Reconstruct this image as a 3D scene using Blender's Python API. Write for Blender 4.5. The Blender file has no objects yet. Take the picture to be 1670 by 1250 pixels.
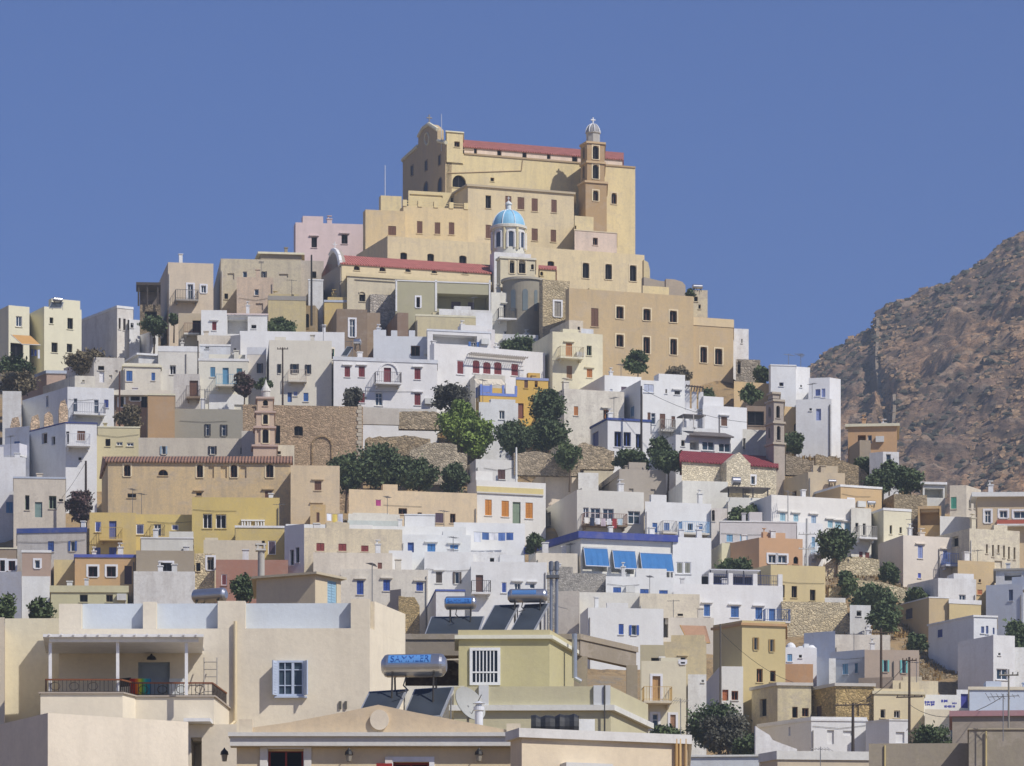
import bpy, math, random
import numpy as np
from mathutils import Vector, Matrix, noise
random.seed(7)
rng = np.random.default_rng(11)
SC = bpy.context.scene
COL = SC.collection
R = math.radians

# ------------------------------------------------------------------ camera, sky, sun, exposure
F, YH, CX, CZ = 8500.0, 2150.0, 835.0, 1.7        # focal length, horizon row, centre column (photo pixels), eye height
cam = bpy.data.cameras.new('camera'); camo = bpy.data.objects.new('camera', cam); COL.objects.link(camo)
cam.sensor_width = 36.0; cam.lens = 36.0 * F / 1670.0
cam.shift_y = (YH - 625.0) / 1670.0
cam.clip_start = 1.0; cam.clip_end = 12000.0
camo.location = (0, 0, CZ); camo.rotation_euler = (R(90), 0, 0)
SC.camera = camo

SUN_EL, SUN_AZ = 46.0, 51.0      # azimuth measured from -Y (behind the camera) towards +X
W = bpy.data.worlds.new('World'); SC.world = W; W.use_nodes = True
nt = W.node_tree; nt.nodes.clear()
sky = nt.nodes.new('ShaderNodeTexSky'); sky.sky_type = 'NISHITA'; sky.sun_disc = False
sky.sun_elevation = R(SUN_EL); sky.sun_rotation = R(180.0 - SUN_AZ)
sky.altitude = 300; sky.air_density = 1.0; sky.dust_density = 0.3; sky.ozone_density = 3.0
hs = nt.nodes.new('ShaderNodeHueSaturation'); hs.inputs['Saturation'].default_value = 1.0
tint = nt.nodes.new('ShaderNodeMixRGB'); tint.blend_type = 'MULTIPLY'; tint.inputs['Fac'].default_value = 1.0
tint.inputs['Color2'].default_value = (0.38, 0.51, 0.90, 1)
bg = nt.nodes.new('ShaderNodeBackground'); bg.inputs['Strength'].default_value = 0.074
out = nt.nodes.new('ShaderNodeOutputWorld')
nt.links.new(sky.outputs[0], hs.inputs['Color']); nt.links.new(hs.outputs[0], tint.inputs['Color1'])
nt.links.new(tint.outputs[0], bg.inputs[0]); nt.links.new(bg.outputs[0], out.inputs[0])
sl = bpy.data.lights.new('sun', 'SUN'); sl.energy = 3.4; sl.angle = R(0.6); sl.color = (1.0, 0.95, 0.875)
slo = bpy.data.objects.new('sun', sl); COL.objects.link(slo)
sv = Vector((math.sin(R(SUN_AZ)) * math.cos(R(SUN_EL)), -math.cos(R(SUN_AZ)) * math.cos(R(SUN_EL)), math.sin(R(SUN_EL))))
slo.rotation_euler = (-sv).to_track_quat('-Z', 'Y').to_euler(); slo.location = (60, -40, 120)
SC.view_settings.view_transform = 'Standard'; SC.view_settings.look = 'None'
SC.view_settings.gamma = 1.0; SC.view_settings.exposure = 0.42; SC.view_settings.use_curve_mapping = False
try:
    SC.cycles.max_bounces = 5; SC.cycles.diffuse_bounces = 3; SC.cycles.glossy_bounces = 2; SC.cycles.transmission_bounces = 2
    SC.cycles.volume_bounces = 0; SC.cycles.caustics_reflective = False; SC.cycles.caustics_refractive = False
    SC.cycles.use_denoising = True
except Exception: pass

# ------------------------------------------------------------------ photo geometry -> world
def P(x, y, D): return Vector(((x - CX) / F * D, D, CZ + (YH - y) / F * D))
def Dm(y): return 360.0 + (1250.0 - y) * 0.22      # distance of the hillside whose foot shows at row y
def lin(c): return c / 12.92 if c <= 0.04045 else ((c + 0.055) / 1.055) ** 2.4
def hexc(h): return tuple(lin(int(h[i:i + 2], 16) / 255.0) for i in (0, 2, 4))

# ------------------------------------------------------------------ materials
MATS = {}
def nodes(name):
    m = bpy.data.materials.new(name); m.use_nodes = True; t = m.node_tree; t.nodes.clear()
    o = t.nodes.new('ShaderNodeOutputMaterial'); b = t.nodes.new('ShaderNodeBsdfPrincipled')
    t.links.new(b.outputs[0], o.inputs[0]); return m, t, b
def N(t, kind, **kw):
    n = t.nodes.new(kind)
    for k, v in kw.items():
        if k in n.inputs: n.inputs[k].default_value = v
        else: setattr(n, k, v)
    return n
def geo_scaled(t, sx, sy, sz, off=(0, 0, 0)):
    g = t.nodes.new('ShaderNodeNewGeometry'); m = t.nodes.new('ShaderNodeMapping')
    m.inputs['Scale'].default_value = (sx, sy, sz); m.inputs['Location'].default_value = off
    t.links.new(g.outputs['Position'], m.inputs[0]); return m.outputs[0]
def noise_n(t, vec, scale, detail=5, rough=0.6):
    n = N(t, 'ShaderNodeTexNoise', Scale=scale, Detail=detail, Roughness=rough); t.links.new(vec, n.inputs['Vector']); return n.outputs['Fac']
def ramp(t, fac, stops):
    r = t.nodes.new('ShaderNodeValToRGB'); e = r.color_ramp.elements
    while len(e) < len(stops): e.new(0.5)
    for i, (p, c) in enumerate(stops):
        e[i].position = p; e[i].color = (c, c, c, 1) if not isinstance(c, tuple) else (c[0], c[1], c[2], 1)
    t.links.new(fac, r.inputs[0]); return r.outputs[0]
def mixc(t, fac, a, b, mode='MIX'):
    m = t.nodes.new('ShaderNodeMixRGB'); m.blend_type = mode
    for s, v in ((m.inputs[0], fac), (m.inputs[1], a), (m.inputs[2], b)):
        if isinstance(v, (int, float)): s.default_value = v
        elif isinstance(v, tuple): s.default_value = (v[0], v[1], v[2], 1)
        else: t.links.new(v, s)
    return m.outputs[0]
def bump(t, b, h, strength, dist):
    n = N(t, 'ShaderNodeBump', Strength=strength, Distance=dist); t.links.new(h, n.inputs['Height']); t.links.new(n.outputs[0], b.inputs['Normal'])
def dim(c, f): return tuple(x * f for x in c)

def plaster(key, dirt=0.5):
    """lime-washed or painted render: blotches, run-down stains, patches where the wash has weathered"""
    dirt = dirt * 1.1 + .035; k = ('pl', key, dirt)
    if k in MATS: return MATS[k]
    c = hexc(key); g_ = .35 * c[0] + .5 * c[1] + .15 * c[2]; c = tuple(x + (g_ - x) * .20 for x in c); c = (c[0], c[1], c[2] * (.955 if min(c) > .6 else 1.0)); m, t, b = nodes('plaster_' + key)
    off = (random.uniform(0, 50), random.uniform(0, 50), 0)
    v = geo_scaled(t, 1, 1, 1, off); vs = geo_scaled(t, 1.6, 1.6, 0.22, off)
    g = sum(c) / 3.0
    worn = tuple(0.42 * x + 0.58 * y for x, y in zip(c, (0.44, 0.385, 0.33)))
    n1 = noise_n(t, v, 0.33, 6, 0.65); n2 = noise_n(t, vs, 0.9, 5, 0.65); n3 = noise_n(t, v, 1.7, 7, 0.72); n4 = noise_n(t, v, 7.0, 4, 0.6)
    base = mixc(t, ramp(t, n1, [(0.30, 0.0), (0.72, 1.0)]), dim(c, 0.93), dim(c, 1.03))
    n5 = noise_n(t, geo_scaled(t, 1, 1, 1.5, (off[1], 3, off[0])), 0.6, 8, 0.75)
    base = mixc(t, ramp(t, n2, [(0.46, 0.0), (0.72, min(.8, 0.75 * dirt + 0.05))]), base, dim(worn, 0.78))
    base = mixc(t, ramp(t, n5, [(0.53, 0.0), (0.57, min(.75, 0.55 * dirt)), (0.66, min(.9, 0.85 * dirt))]), base, dim(worn, 1.05))
    base = mixc(t, ramp(t, n3, [(0.52, 0.0), (0.66, 0.70 * dirt)]), base, dim(worn, 0.85))
    base = mixc(t, ramp(t, n4, [(0.30, 0.05 + 0.30 * dirt), (0.60, 0.0)]), base, dim(worn, 0.62))
    t.links.new(base, b.inputs['Base Color']); b.inputs['Roughness'].default_value = 0.9
    try: b.inputs['Specular IOR Level'].default_value = 0.2
    except Exception: pass
    bump(t, b, n3, 0.30, 0.06)
    MATS[k] = m; return m

def paint(key, rough=0.55, metal=0.0, var=0.10):
    k = ('pa', key, rough, metal)
    if k in MATS: return MATS[k]
    c = hexc(key); m, t, b = nodes('paint_' + key)
    v = geo_scaled(t, 1, 1, 1, (random.uniform(0, 9), 0, 0)); n = noise_n(t, v, 2.2, 5, 0.7)
    col = mixc(t, ramp(t, n, [(0.35, 0.0), (0.70, 1.0)]), dim(c, 1.0 - var), dim(c, 1.0 + var * 0.5))
    t.links.new(col, b.inputs['Base Color']); b.inputs['Roughness'].default_value = rough; b.inputs['Metallic'].default_value = metal
    MATS[k] = m; return m

def glass(key='1a222c', rough=0.12):
    k = ('gl', key, rough)
    if k in MATS: return MATS[k]
    c = hexc(key); m, t, b = nodes('window_glass_' + key)
    v = geo_scaled(t, 1, 1, 1); n = noise_n(t, v, 0.8, 2, 0.5)
    t.links.new(mixc(t, n, dim(c, 0.6), dim(c, 1.7)), b.inputs['Base Color'])
    b.inputs['Roughness'].default_value = rough
    if rough > .2: b.inputs['Specular IOR Level'].default_value = .12
    MATS[k] = m; return m

def stone(key, scale=1.9, mortar='b8ac98', dark=0.55, squash=1.5, contrast=1.0):
    """rubble masonry: irregular stones, each its own tone, set in mortar"""
    k = ('st', key, scale, mortar, dark)
    if k in MATS: return MATS[k]
    c = hexc(key); m, t, b = nodes('rubble_stone_' + key)
    scale = scale * 1.75; v = geo_scaled(t, 1, 1, squash, (random.uniform(0, 9), 3, 1))
    nz = N(t, 'ShaderNodeTexNoise', Scale=1.6, Detail=3); t.links.new(v, nz.inputs['Vector'])
    vd = N(t, 'ShaderNodeVectorMath', operation='MULTIPLY_ADD'); vd.inputs[1].default_value = (0.5, 0.5, 0.5)
    t.links.new(nz.outputs['Color'], vd.inputs[0]); t.links.new(v, vd.inputs[2])
    vo = N(t, 'ShaderNodeTexVoronoi', Scale=scale); t.links.new(vd.outputs[0], vo.inputs['Vector'])
    ve = N(t, 'ShaderNodeTexVoronoi', Scale=scale, feature='DISTANCE_TO_EDGE'); t.links.new(vd.outputs[0], ve.inputs['Vector'])
    sep = t.nodes.new('ShaderNodeSeparateColor'); t.links.new(vo.outputs['Color'], sep.inputs[0])
    col = mixc(t, sep.outputs[0], dim(c, dark), dim(c, 1.5))
    big = noise_n(t, v, 0.25, 5, 0.7)
    col = mixc(t, ramp(t, big, [(0.42, 0.0), (0.68, 0.6)]), col, dim(hexc(mortar), 0.9))
    col = mixc(t, ramp(t, ve.outputs['Distance'], [(0.01, 0.55), (0.09, 0.0)]), col, dim(hexc(mortar), 0.62))
    fine = noise_n(t, v, 6.0, 5, 0.7)
    col = mixc(t, ramp(t, fine, [(0.35, 0.22), (0.65, 0.0)]), col, dim(c, 0.45))
    t.links.new(col, b.inputs['Base Color']); b.inputs['Roughness'].default_value = 0.95
    hh = mixc(t, 0.5, ramp(t, ve.outputs['Distance'], [(0.0, 0.0), (0.16, 1.0)]), fine)
    bump(t, b, hh, 0.8, 0.14)
    MATS[k] = m; return m

def tile_mat(key, ang, pitch=0.27):
    """roof tiles: courses running down the slope (ang = direction of the eave)"""
    k = ('ti', key, ang)
    if k in MATS: return MATS[k]
    c = hexc(key); m, t, b = nodes('roof_tile_' + key)
    g = t.nodes.new('ShaderNodeNewGeometry'); mp = t.nodes.new('ShaderNodeMapping'); mp.inputs['Rotation'].default_value = (0, 0, -R(ang))
    t.links.new(g.outputs['Position'], mp.inputs[0])
    w = N(t, 'ShaderNodeTexWave', Scale=0.5 / pitch * 0.62, Distortion=0.25); w.bands_direction = 'X'; t.links.new(mp.outputs[0], w.inputs['Vector'])
    n = noise_n(t, mp.outputs[0], 1.5, 6, 0.7)
    col = mixc(t, ramp(t, n, [(0.3, 0.0), (0.7, 1.0)]), dim(c, 0.72), dim(c, 1.25))
    col = mixc(t, ramp(t, n, [(0.62, 0.0), (0.72, 0.5)]), col, (0.45, 0.36, 0.28))
    t.links.new(col, b.inputs['Base Color']); b.inputs['Roughness'].default_value = 0.85
    bump(t, b, w.outputs['Fac'], 0.9, 0.12)
    MATS[k] = m; return m

def earth_mat(name, stops, scale=0.11, rough_scale=1.2, bumpd=0.5):
    m, t, b = nodes(name); v = geo_scaled(t, 1, 1, 1.6)
    n1 = noise_n(t, v, scale, 8, 0.68); n2 = noise_n(t, v, rough_scale, 8, 0.75)
    mixn = N(t, 'ShaderNodeMath', operation='MULTIPLY_ADD'); mixn.inputs[1].default_value = 0.55
    t.links.new(n2, mixn.inputs[0])
    half = N(t, 'ShaderNodeMath', operation='MULTIPLY'); half.inputs[1].default_value = 0.5; t.links.new(n1, half.inputs[0]); t.links.new(half.outputs[0], mixn.inputs[2])
    col = ramp(t, mixn.outputs[0], stops)
    t.links.new(col, b.inputs['Base Color']); b.inputs['Roughness'].default_value = 1.0
    bump(t, b, n2, 0.9, bumpd); return m

def leaf_mat(name, dark, light, sc=0.45):
    k = ('lf', name)
    if k in MATS: return MATS[k]
    m, t, b = nodes(name); v = geo_scaled(t, 1, 1, 1); n = noise_n(t, v, sc, 4, 0.7); n2 = noise_n(t, v, 3.5, 3, 0.6)
    c = mixc(t, ramp(t, n, [(0.32, 0.0), (0.66, 1.0)]), dark, light)
    c = mixc(t, ramp(t, n2, [(0.5, 0.0), (0.75, 0.45)]), c, dim(light, 1.25))
    t.links.new(c, b.inputs['Base Color']); b.inputs['Roughness'].default_value = 0.8
    MATS[k] = m; return m

# ------------------------------------------------------------------ mesh building
def setp(o, label=None, cat=None, group=None, kind=None):
    if label: o['label'] = label
    if cat: o['category'] = cat
    if group: o['group'] = group
    if kind: o['kind'] = kind
    return o
def thing(name, label, cat, loc, group=None):
    o = bpy.data.objects.new(name, None); o.empty_display_size = 0.5; COL.objects.link(o); o.location = loc
    return setp(o, label, cat, group)

class Fr:
    """a vertical face: origin, horizontal direction u, outward normal n"""
    def __init__(s, o, ang, flip=False):
        a = R(ang); s.o = (o[0], o[1]); s.u = (math.cos(a), math.sin(a)); s.n = (math.sin(a), -math.cos(a))
        if flip: s.n = (-s.n[0], -s.n[1])
    def pt(s, u, z, w=0.0): return (s.o[0] + u * s.u[0] + w * s.n[0], s.o[1] + u * s.u[1] + w * s.n[1], z)
    def at(s, x, y):
        k = (x - CX) / F; t = (k * s.o[1] - s.o[0]) / (s.u[0] - k * s.u[1]); D = s.o[1] + t * s.u[1]
        return t, CZ + (YH - y) / F * D
class FrD(Fr):
    """same from two ground points; n is on the right-hand side walking a -> b"""
    def __init__(s, a, b):
        d = math.hypot(b[0] - a[0], b[1] - a[1]); s.o = (a[0], a[1]); s.u = ((b[0] - a[0]) / d, (b[1] - a[1]) / d); s.n = (s.u[1], -s.u[0]); s.len = d

class MB:
    def __init__(s): s.v = []; s.f = []; s.m = []
    def poly(s, pts, mi=0):
        n = len(s.v); s.v += [tuple(p) for p in pts]; s.f.append(tuple(range(n, n + len(pts)))); s.m.append(mi)
    def box(s, fr, u0, u1, z0, z1, w0, w1, mi=0):
        """box in a face frame; w from w0 (back) to w1 (front)"""
        c = [fr.pt(u, z, w) for w in (w0, w1) for z in (z0, z1) for u in (u0, u1)]
        for q in ((0, 2, 3, 1), (4, 5, 7, 6), (0, 1, 5, 4), (2, 6, 7, 3), (0, 4, 6, 2), (1, 3, 7, 5)): s.poly([c[i] for i in q], mi)
    def prism(s, base, z0, z1, mi=0, top=None):
        """vertical prism over a ground polygon"""
        n = len(base); top = top or base
        zt = z1 if isinstance(z1, (list, tuple)) else [z1] * n
        b = [(p[0], p[1], z0) for p in base]; t = [(p[0], p[1], zt[i]) for i, p in enumerate(top)]
        for i in range(n): j = (i + 1) % n; s.poly([b[i], b[j], t[j], t[i]], mi)
        s.poly(t, mi); s.poly(b[::-1], mi)
    def bar(s, a, b, r, mi=0, n=6, r2=None):
        a = Vector(a); b = Vector(b); d = (b - a)
        if d.length < 1e-6: return
        d.normalize(); r2 = r if r2 is None else r2
        x = d.cross(Vector((0, 0, 1)));
        if x.length < 1e-3: x = Vector((1, 0, 0))
        x.normalize(); y = d.cross(x)
        A = [a + (x * math.cos(2 * math.pi * i / n) + y * math.sin(2 * math.pi * i / n)) * r for i in range(n)]
        B = [b + (x * math.cos(2 * math.pi * i / n) + y * math.sin(2 * math.pi * i / n)) * r2 for i in range(n)]
        for i in range(n): j = (i + 1) % n; s.poly([A[i], A[j], B[j], B[i]], mi)
        s.poly(A[::-1], mi); s.poly(B, mi)
    def tube(s, pts, r, mi=0, n=6):
        for a, b in zip(pts[:-1], pts[1:]): s.bar(a, b, r, mi, n)
    def lathe(s, c, prof, n=24, mi=0, a0=0.0, a1=360.0):
        """prof = [(radius, z)] around the vertical axis through c"""
        full = abs(a1 - a0) >= 359.9; k = n if full else n + 1
        rings = [[(c[0] + r * math.cos(R(a0 + (a1 - a0) * i / n)), c[1] + r * math.sin(R(a0 + (a1 - a0) * i / n)), z) for i in range(k)] for r, z in prof]
        for p, q in zip(rings[:-1], rings[1:]):
            for i in range(n):
                j = (i + 1) % k; s.poly([p[i], p[j], q[j], q[i]], mi)
        s.poly(rings[-1], mi)
    def build(s, name, mats, parent=None, origin=None, smooth=False):
        if not s.f: return None
        me = bpy.data.meshes.new(name)
        v = np.array(s.v, dtype=float)
        if origin is None:
            if parent is not None:
                p = parent
                while p.parent is not None: p = p.parent
                origin = p.location
            else: origin = Vector(((v[:, 0].min() + v[:, 0].max()) / 2, (v[:, 1].min() + v[:, 1].max()) / 2, v[:, 2].min()))
        v = v - np.array(origin[:])
        me.from_pydata(v.tolist(), [], s.f); mats = mats if isinstance(mats, (list, tuple)) else [mats]
        for m in mats: me.materials.append(m)
        if len(mats) > 1: me.polygons.foreach_set('material_index', s.m)
        if smooth: me.polygons.foreach_set('use_smooth', [True] * len(me.polygons))
        me.update(); o = bpy.data.objects.new(name, me); COL.objects.link(o)
        if parent is not None: o.parent = parent
        else: o.location = origin
        return o

def inset(poly, d):
    """offset a counter-clockwise ground polygon inwards by d (negative = outwards)"""
    n = len(poly); out = []
    for i in range(n):
        p0, p1, p2 = poly[i - 1], poly[i], poly[(i + 1) % n]
        def nr(a, b):
            l = math.hypot(b[0] - a[0], b[1] - a[1]) or 1; return (-(b[1] - a[1]) / l, (b[0] - a[0]) / l)
        n1, n2 = nr(p0, p1), nr(p1, p2); k = 1 + n1[0] * n2[0] + n1[1] * n2[1]; k = max(k, 0.3)
        out.append((p1[0] + d * (n1[0] + n2[0]) / k, p1[1] + d * (n1[1] + n2[1]) / k))
    return out
# ------------------------------------------------------------------ houses
C = dict(white='e6e6ea', warm='ded8cc', cream='dfd0ac', pale='e6dfba', castle='e6d090', castleb='d8bf8c', pink='e2c9c4', beige='d5c3a6', tan='b99a66',
         olive='a6a283', grey='9a958c', dgrey='77716a', brown='8d765c', yellow='d3b254', ochre='c9952f', orange='cf9a5c', peach='dcc093', brick='a3705a',
         blue='3c68a8', dblue='34468c', lblue='88b0cc', red='7a2b30', brn='6e4a35', orng='b8763a', green='7d8f78', teal='54958c', lilac='8f9cc8',
         dark='25242a', wd='97714a', trim='e4e3e0', bluew='b8c4d6', stone='a8967a', bluish='c2c8d8', purple='5a4858', cyan='9cc0cc', rail='4b4744', whiteb='d6dae6', buff='cdb07c')
def ck(c): return C.get(c, c)

DEP = dict(S=0.10, G=0.16, X=0.30, O=0.20, D=0.161, V=2.2, N=0.12, v=1.3)
def face_mesh(mb, fr, U0, U1, Z0, Z1, holes, mi=0):
    us = sorted(set([U0, U1] + [h[0] for h in holes] + [h[1] for h in holes])); zs = sorted(set([Z0, Z1] + [h[2] for h in holes] + [h[3] for h in holes]))
    us = [u for u in us if U0 <= u <= U1]; zs = [z for z in zs if Z0 <= z <= Z1]
    for a, b in zip(us[:-1], us[1:]):
        for c, d in zip(zs[:-1], zs[1:]):
            um, zm = (a + b) / 2, (c + d) / 2
            if any(h[0] < um < h[1] and h[2] < zm < h[3] for h in holes): continue
            mb.poly([fr.pt(a, c), fr.pt(b, c), fr.pt(b, d), fr.pt(a, d)], mi)
    for u0, u1, z0, z1, dp, arch in holes:
        for a, b in (((u0, z0), (u0, z1)), ((u0, z1), (u1, z1)), ((u1, z1), (u1, z0)), ((u1, z0), (u0, z0))):
            mb.poly([fr.pt(*a), fr.pt(*b), fr.pt(b[0], b[1], -dp), fr.pt(a[0], a[1], -dp)], mi)
        if dp > 1.0 or dp == DEP['N']: mb.poly([fr.pt(u0, z0, -dp), fr.pt(u1, z0, -dp), fr.pt(u1, z1, -dp), fr.pt(u0, z1, -dp)], mi)
        if arch:
            um, hw = (u0 + u1) / 2, (u1 - u0) / 2; rise = min(hw, (z1 - z0) * 0.9) if arch == 1 else hw * 0.45
            arc = [(um - hw * math.cos(math.pi * i / 10), z1 - rise + rise * math.sin(math.pi * i / 10)) for i in range(11)]
            for k in range(10):
                p, q = arc[k], arc[k + 1]
                mb.poly([fr.pt(p[0], p[1], .002), fr.pt(q[0], q[1], .002), fr.pt(q[0], z1 + .001, .002), fr.pt(p[0], z1 + .001, .002)], mi)
                mb.poly([fr.pt(p[0], p[1], .002), fr.pt(q[0], q[1], .002), fr.pt(q[0], q[1], -dp), fr.pt(p[0], p[1], -dp)], mi)

def parse(spec):
    for part in spec.split('|'):
        part = part.strip()
        if not part: continue
        k, c, rest = part.split(None, 2)
        for r in rest.split(','):
            x0, y0, x1, y1 = [float(q) for q in r.split()]; yield k, c, x0, y0, x1, y1

def openings(fr, spec):
    res = []
    for k, c, x0, y0, x1, y1 in parse(spec):
        xm, ym = (x0 + x1) / 2, (y0 + y1) / 2
        u0, _ = fr.at(x0, ym); u1, _ = fr.at(x1, ym); _, z1 = fr.at(xm, y0); _, z0 = fr.at(xm, y1)
        if u0 > u1: u0, u1 = u1, u0
        res.append((k, c, u0, u1, z0, z1))
    return res

def window(fr, k, c, u0, u1, z0, z1, root, wallmat):
    kind = k[0]
    if kind in 'NVv': return
    w = u1 - u0; h = z1 - z0; dp = DEP[kind]
    if kind in 'NVv': return
    jit = random.uniform(-.02, .02); fm = MB(); leafm = paint(ck(c), 0.6)
    framem = paint('e0ded8') if kind in 'GO' and c != 'dark' else leafm
    if 'w' in k: framem = paint('e4e4e6')
    e = min(0.07, w * 0.12)
    for a in ((u0, u0 + e, z0, z1), (u1 - e, u1, z0, z1), (u0 + e, u1 - e, z1 - e, z1), (u0 + e, u1 - e, z0, z0 + e)):
        fm.box(fr, a[0], a[1], a[2] + .001, a[3] - .001, -dp + .01, -dp + .06, 0)
    if kind in 'GXO' and w > 0.45: fm.box(fr, (u0 + u1) / 2 - .03, (u0 + u1) / 2 + .03, z0 + e, z1 - e, -dp + .012, -dp + .05, 0)
    if kind in 'GO' and h > 1.0: fm.box(fr, u0 + e, u1 - e, z0 + h * .62, z0 + h * .62 + .05, -dp + .013, -dp + .048, 0)
    if kind != 'D': fm.box(fr, u0 - .06, u1 + .06, z0 - .07, z0 - .003, -.02, .07, 1)
    if 'l' in k: fm.box(fr, u0 - .22, u1 + .22, z1 + .10, z1 + .20, -.02, .16, 1)
    if 't' in k or 'u' in k:
        s = .16 if 't' in k else .12
        for a in ((u0 - s, u0, z0, z1 + s), (u1, u1 + s, z0, z1 + s), (u0, u1, z1, z1 + s)): fm.box(fr, a[0], a[1], a[2], a[3], -.02, .035, 1)
    tm = paint('e4e4e6') if 't' in k else (plaster('ead6a8', .2) if 'u' in k else wallmat)
    f = fm.build('door' if kind == 'D' else 'window', [framem, tm], root)
    pm = MB()
    if kind in 'S':
        m = (u0 + u1) / 2; g = .015
        ajar = random.random() < 0.12
        for a, b in ((u0 + e, m - g), (m + g, u1 - e)):
            pm.box(fr, a, b, z0 + e, z1 - e, -dp + .008, -dp + .045, 0)
            n = max(3, int(h / 0.16))
            for i in range(n):
                zz = z0 + e + .06 + (h - 2 * e - .12) * (i + .5) / n
                pm.box(fr, a + .04, b - .04, zz - .022, zz + .022, -dp + .04, -dp + .065, 0)
        pm.build('shutter', leafm, f)
    elif kind == 'D':
        m = (u0 + u1) / 2
        pm.box(fr, u0 + e, u1 - e, z0 + .01, z1 - e, -dp + .004, -dp + .03, 0)
        for q in range(2):
            for s in (-1, 1):
                a = m + s * (w / 4 - .01); pm.box(fr, a - w * .14, a + w * .14, z0 + h * (.10 + .45 * q), z0 + h * (.46 + .42 * q), -dp + .03, -dp + .045, 0)
        pm.build('door_panel', leafm, f)
    else:
        gm = glass('0e0d10' if kind == 'X' else '2a3a48', 0.35 if kind == 'X' else .12)  # X openings get a near-black sheet standing in for their unlit inside
        pm.poly([fr.pt(u0, z0, -dp + .006), fr.pt(u1, z0, -dp + .006), fr.pt(u1, z1, -dp + .006), fr.pt(u0, z1, -dp + .006)])
        pm.build('pane', gm, f)
        if kind == 'O':
            for s in (-1, 1):
                q = MB(); a = u0 - w * .46 if s < 0 else u1 + .02; q.box(fr, a, a + w * .44, z0, z1, .02, .06, 0)
                q.build('shutter', leafm, f)

def railing(fr, u0, u1, z, dep, h, mat, parent, solid=False, sp=0.16, w0=0.0):
    rb = MB()
    if solid:
        rb.box(fr, u0, u1, z, z + h, dep - .10, dep, 0); rb.box(fr, u0, u0 + .1, z, z + h, w0, dep - .1, 0); rb.box(fr, u1 - .1, u1, z, z + h, w0, dep - .1, 0)
    else:
        for zz in (z + .08, z + h - .03): rb.box(fr, u0, u1, zz, zz + .035, dep - .05, dep - .015, 0)
        for s in (u0, u1 - .035):
            rb.box(fr, s, s + .035, z + h - .03, z + h + .005, w0, dep - .05, 0); rb.box(fr, s, s + .03, z + .08, z + .115, w0, dep - .05, 0)
            n = max(2, int((dep - w0) / sp))
            for i in range(n): ww = w0 + (dep - w0) * (i + .5) / n; rb.box(fr, s, s + .025, z, z + h - .03, ww, ww + .025, 0)
        n = max(3, int((u1 - u0) / sp))
        for i in range(n + 1): u = u0 + (u1 - u0 - .03) * i / n; rb.box(fr, u, u + .025, z, z + h - .03, dep - .045, dep - .02, 0)
    return rb.build('railing', mat, parent)

def balcony(Hh, x0, x1, y, dep=0.9, h=0.95, rail='rail', slab='warm', solid=False, face='fr'):
    fr = Hh[face]; u0, z = fr.at(x0, y); u1, _ = fr.at(x1, y)
    if u0 > u1: u0, u1 = u1, u0
    b = MB(); b.box(fr, u0, u1, z - .16, z, -.03, dep, 0)
    for s in (u0 + .12, u1 - .24): b.box(fr, s, s + .12, z - .42, z - .16, -.03, dep * .5, 0)
    o = b.build('balcony', plaster(ck(slab)), Hh['root'])
    railing(fr, u0, u1, z, dep, h, paint(ck(rail)), o, solid)

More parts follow.
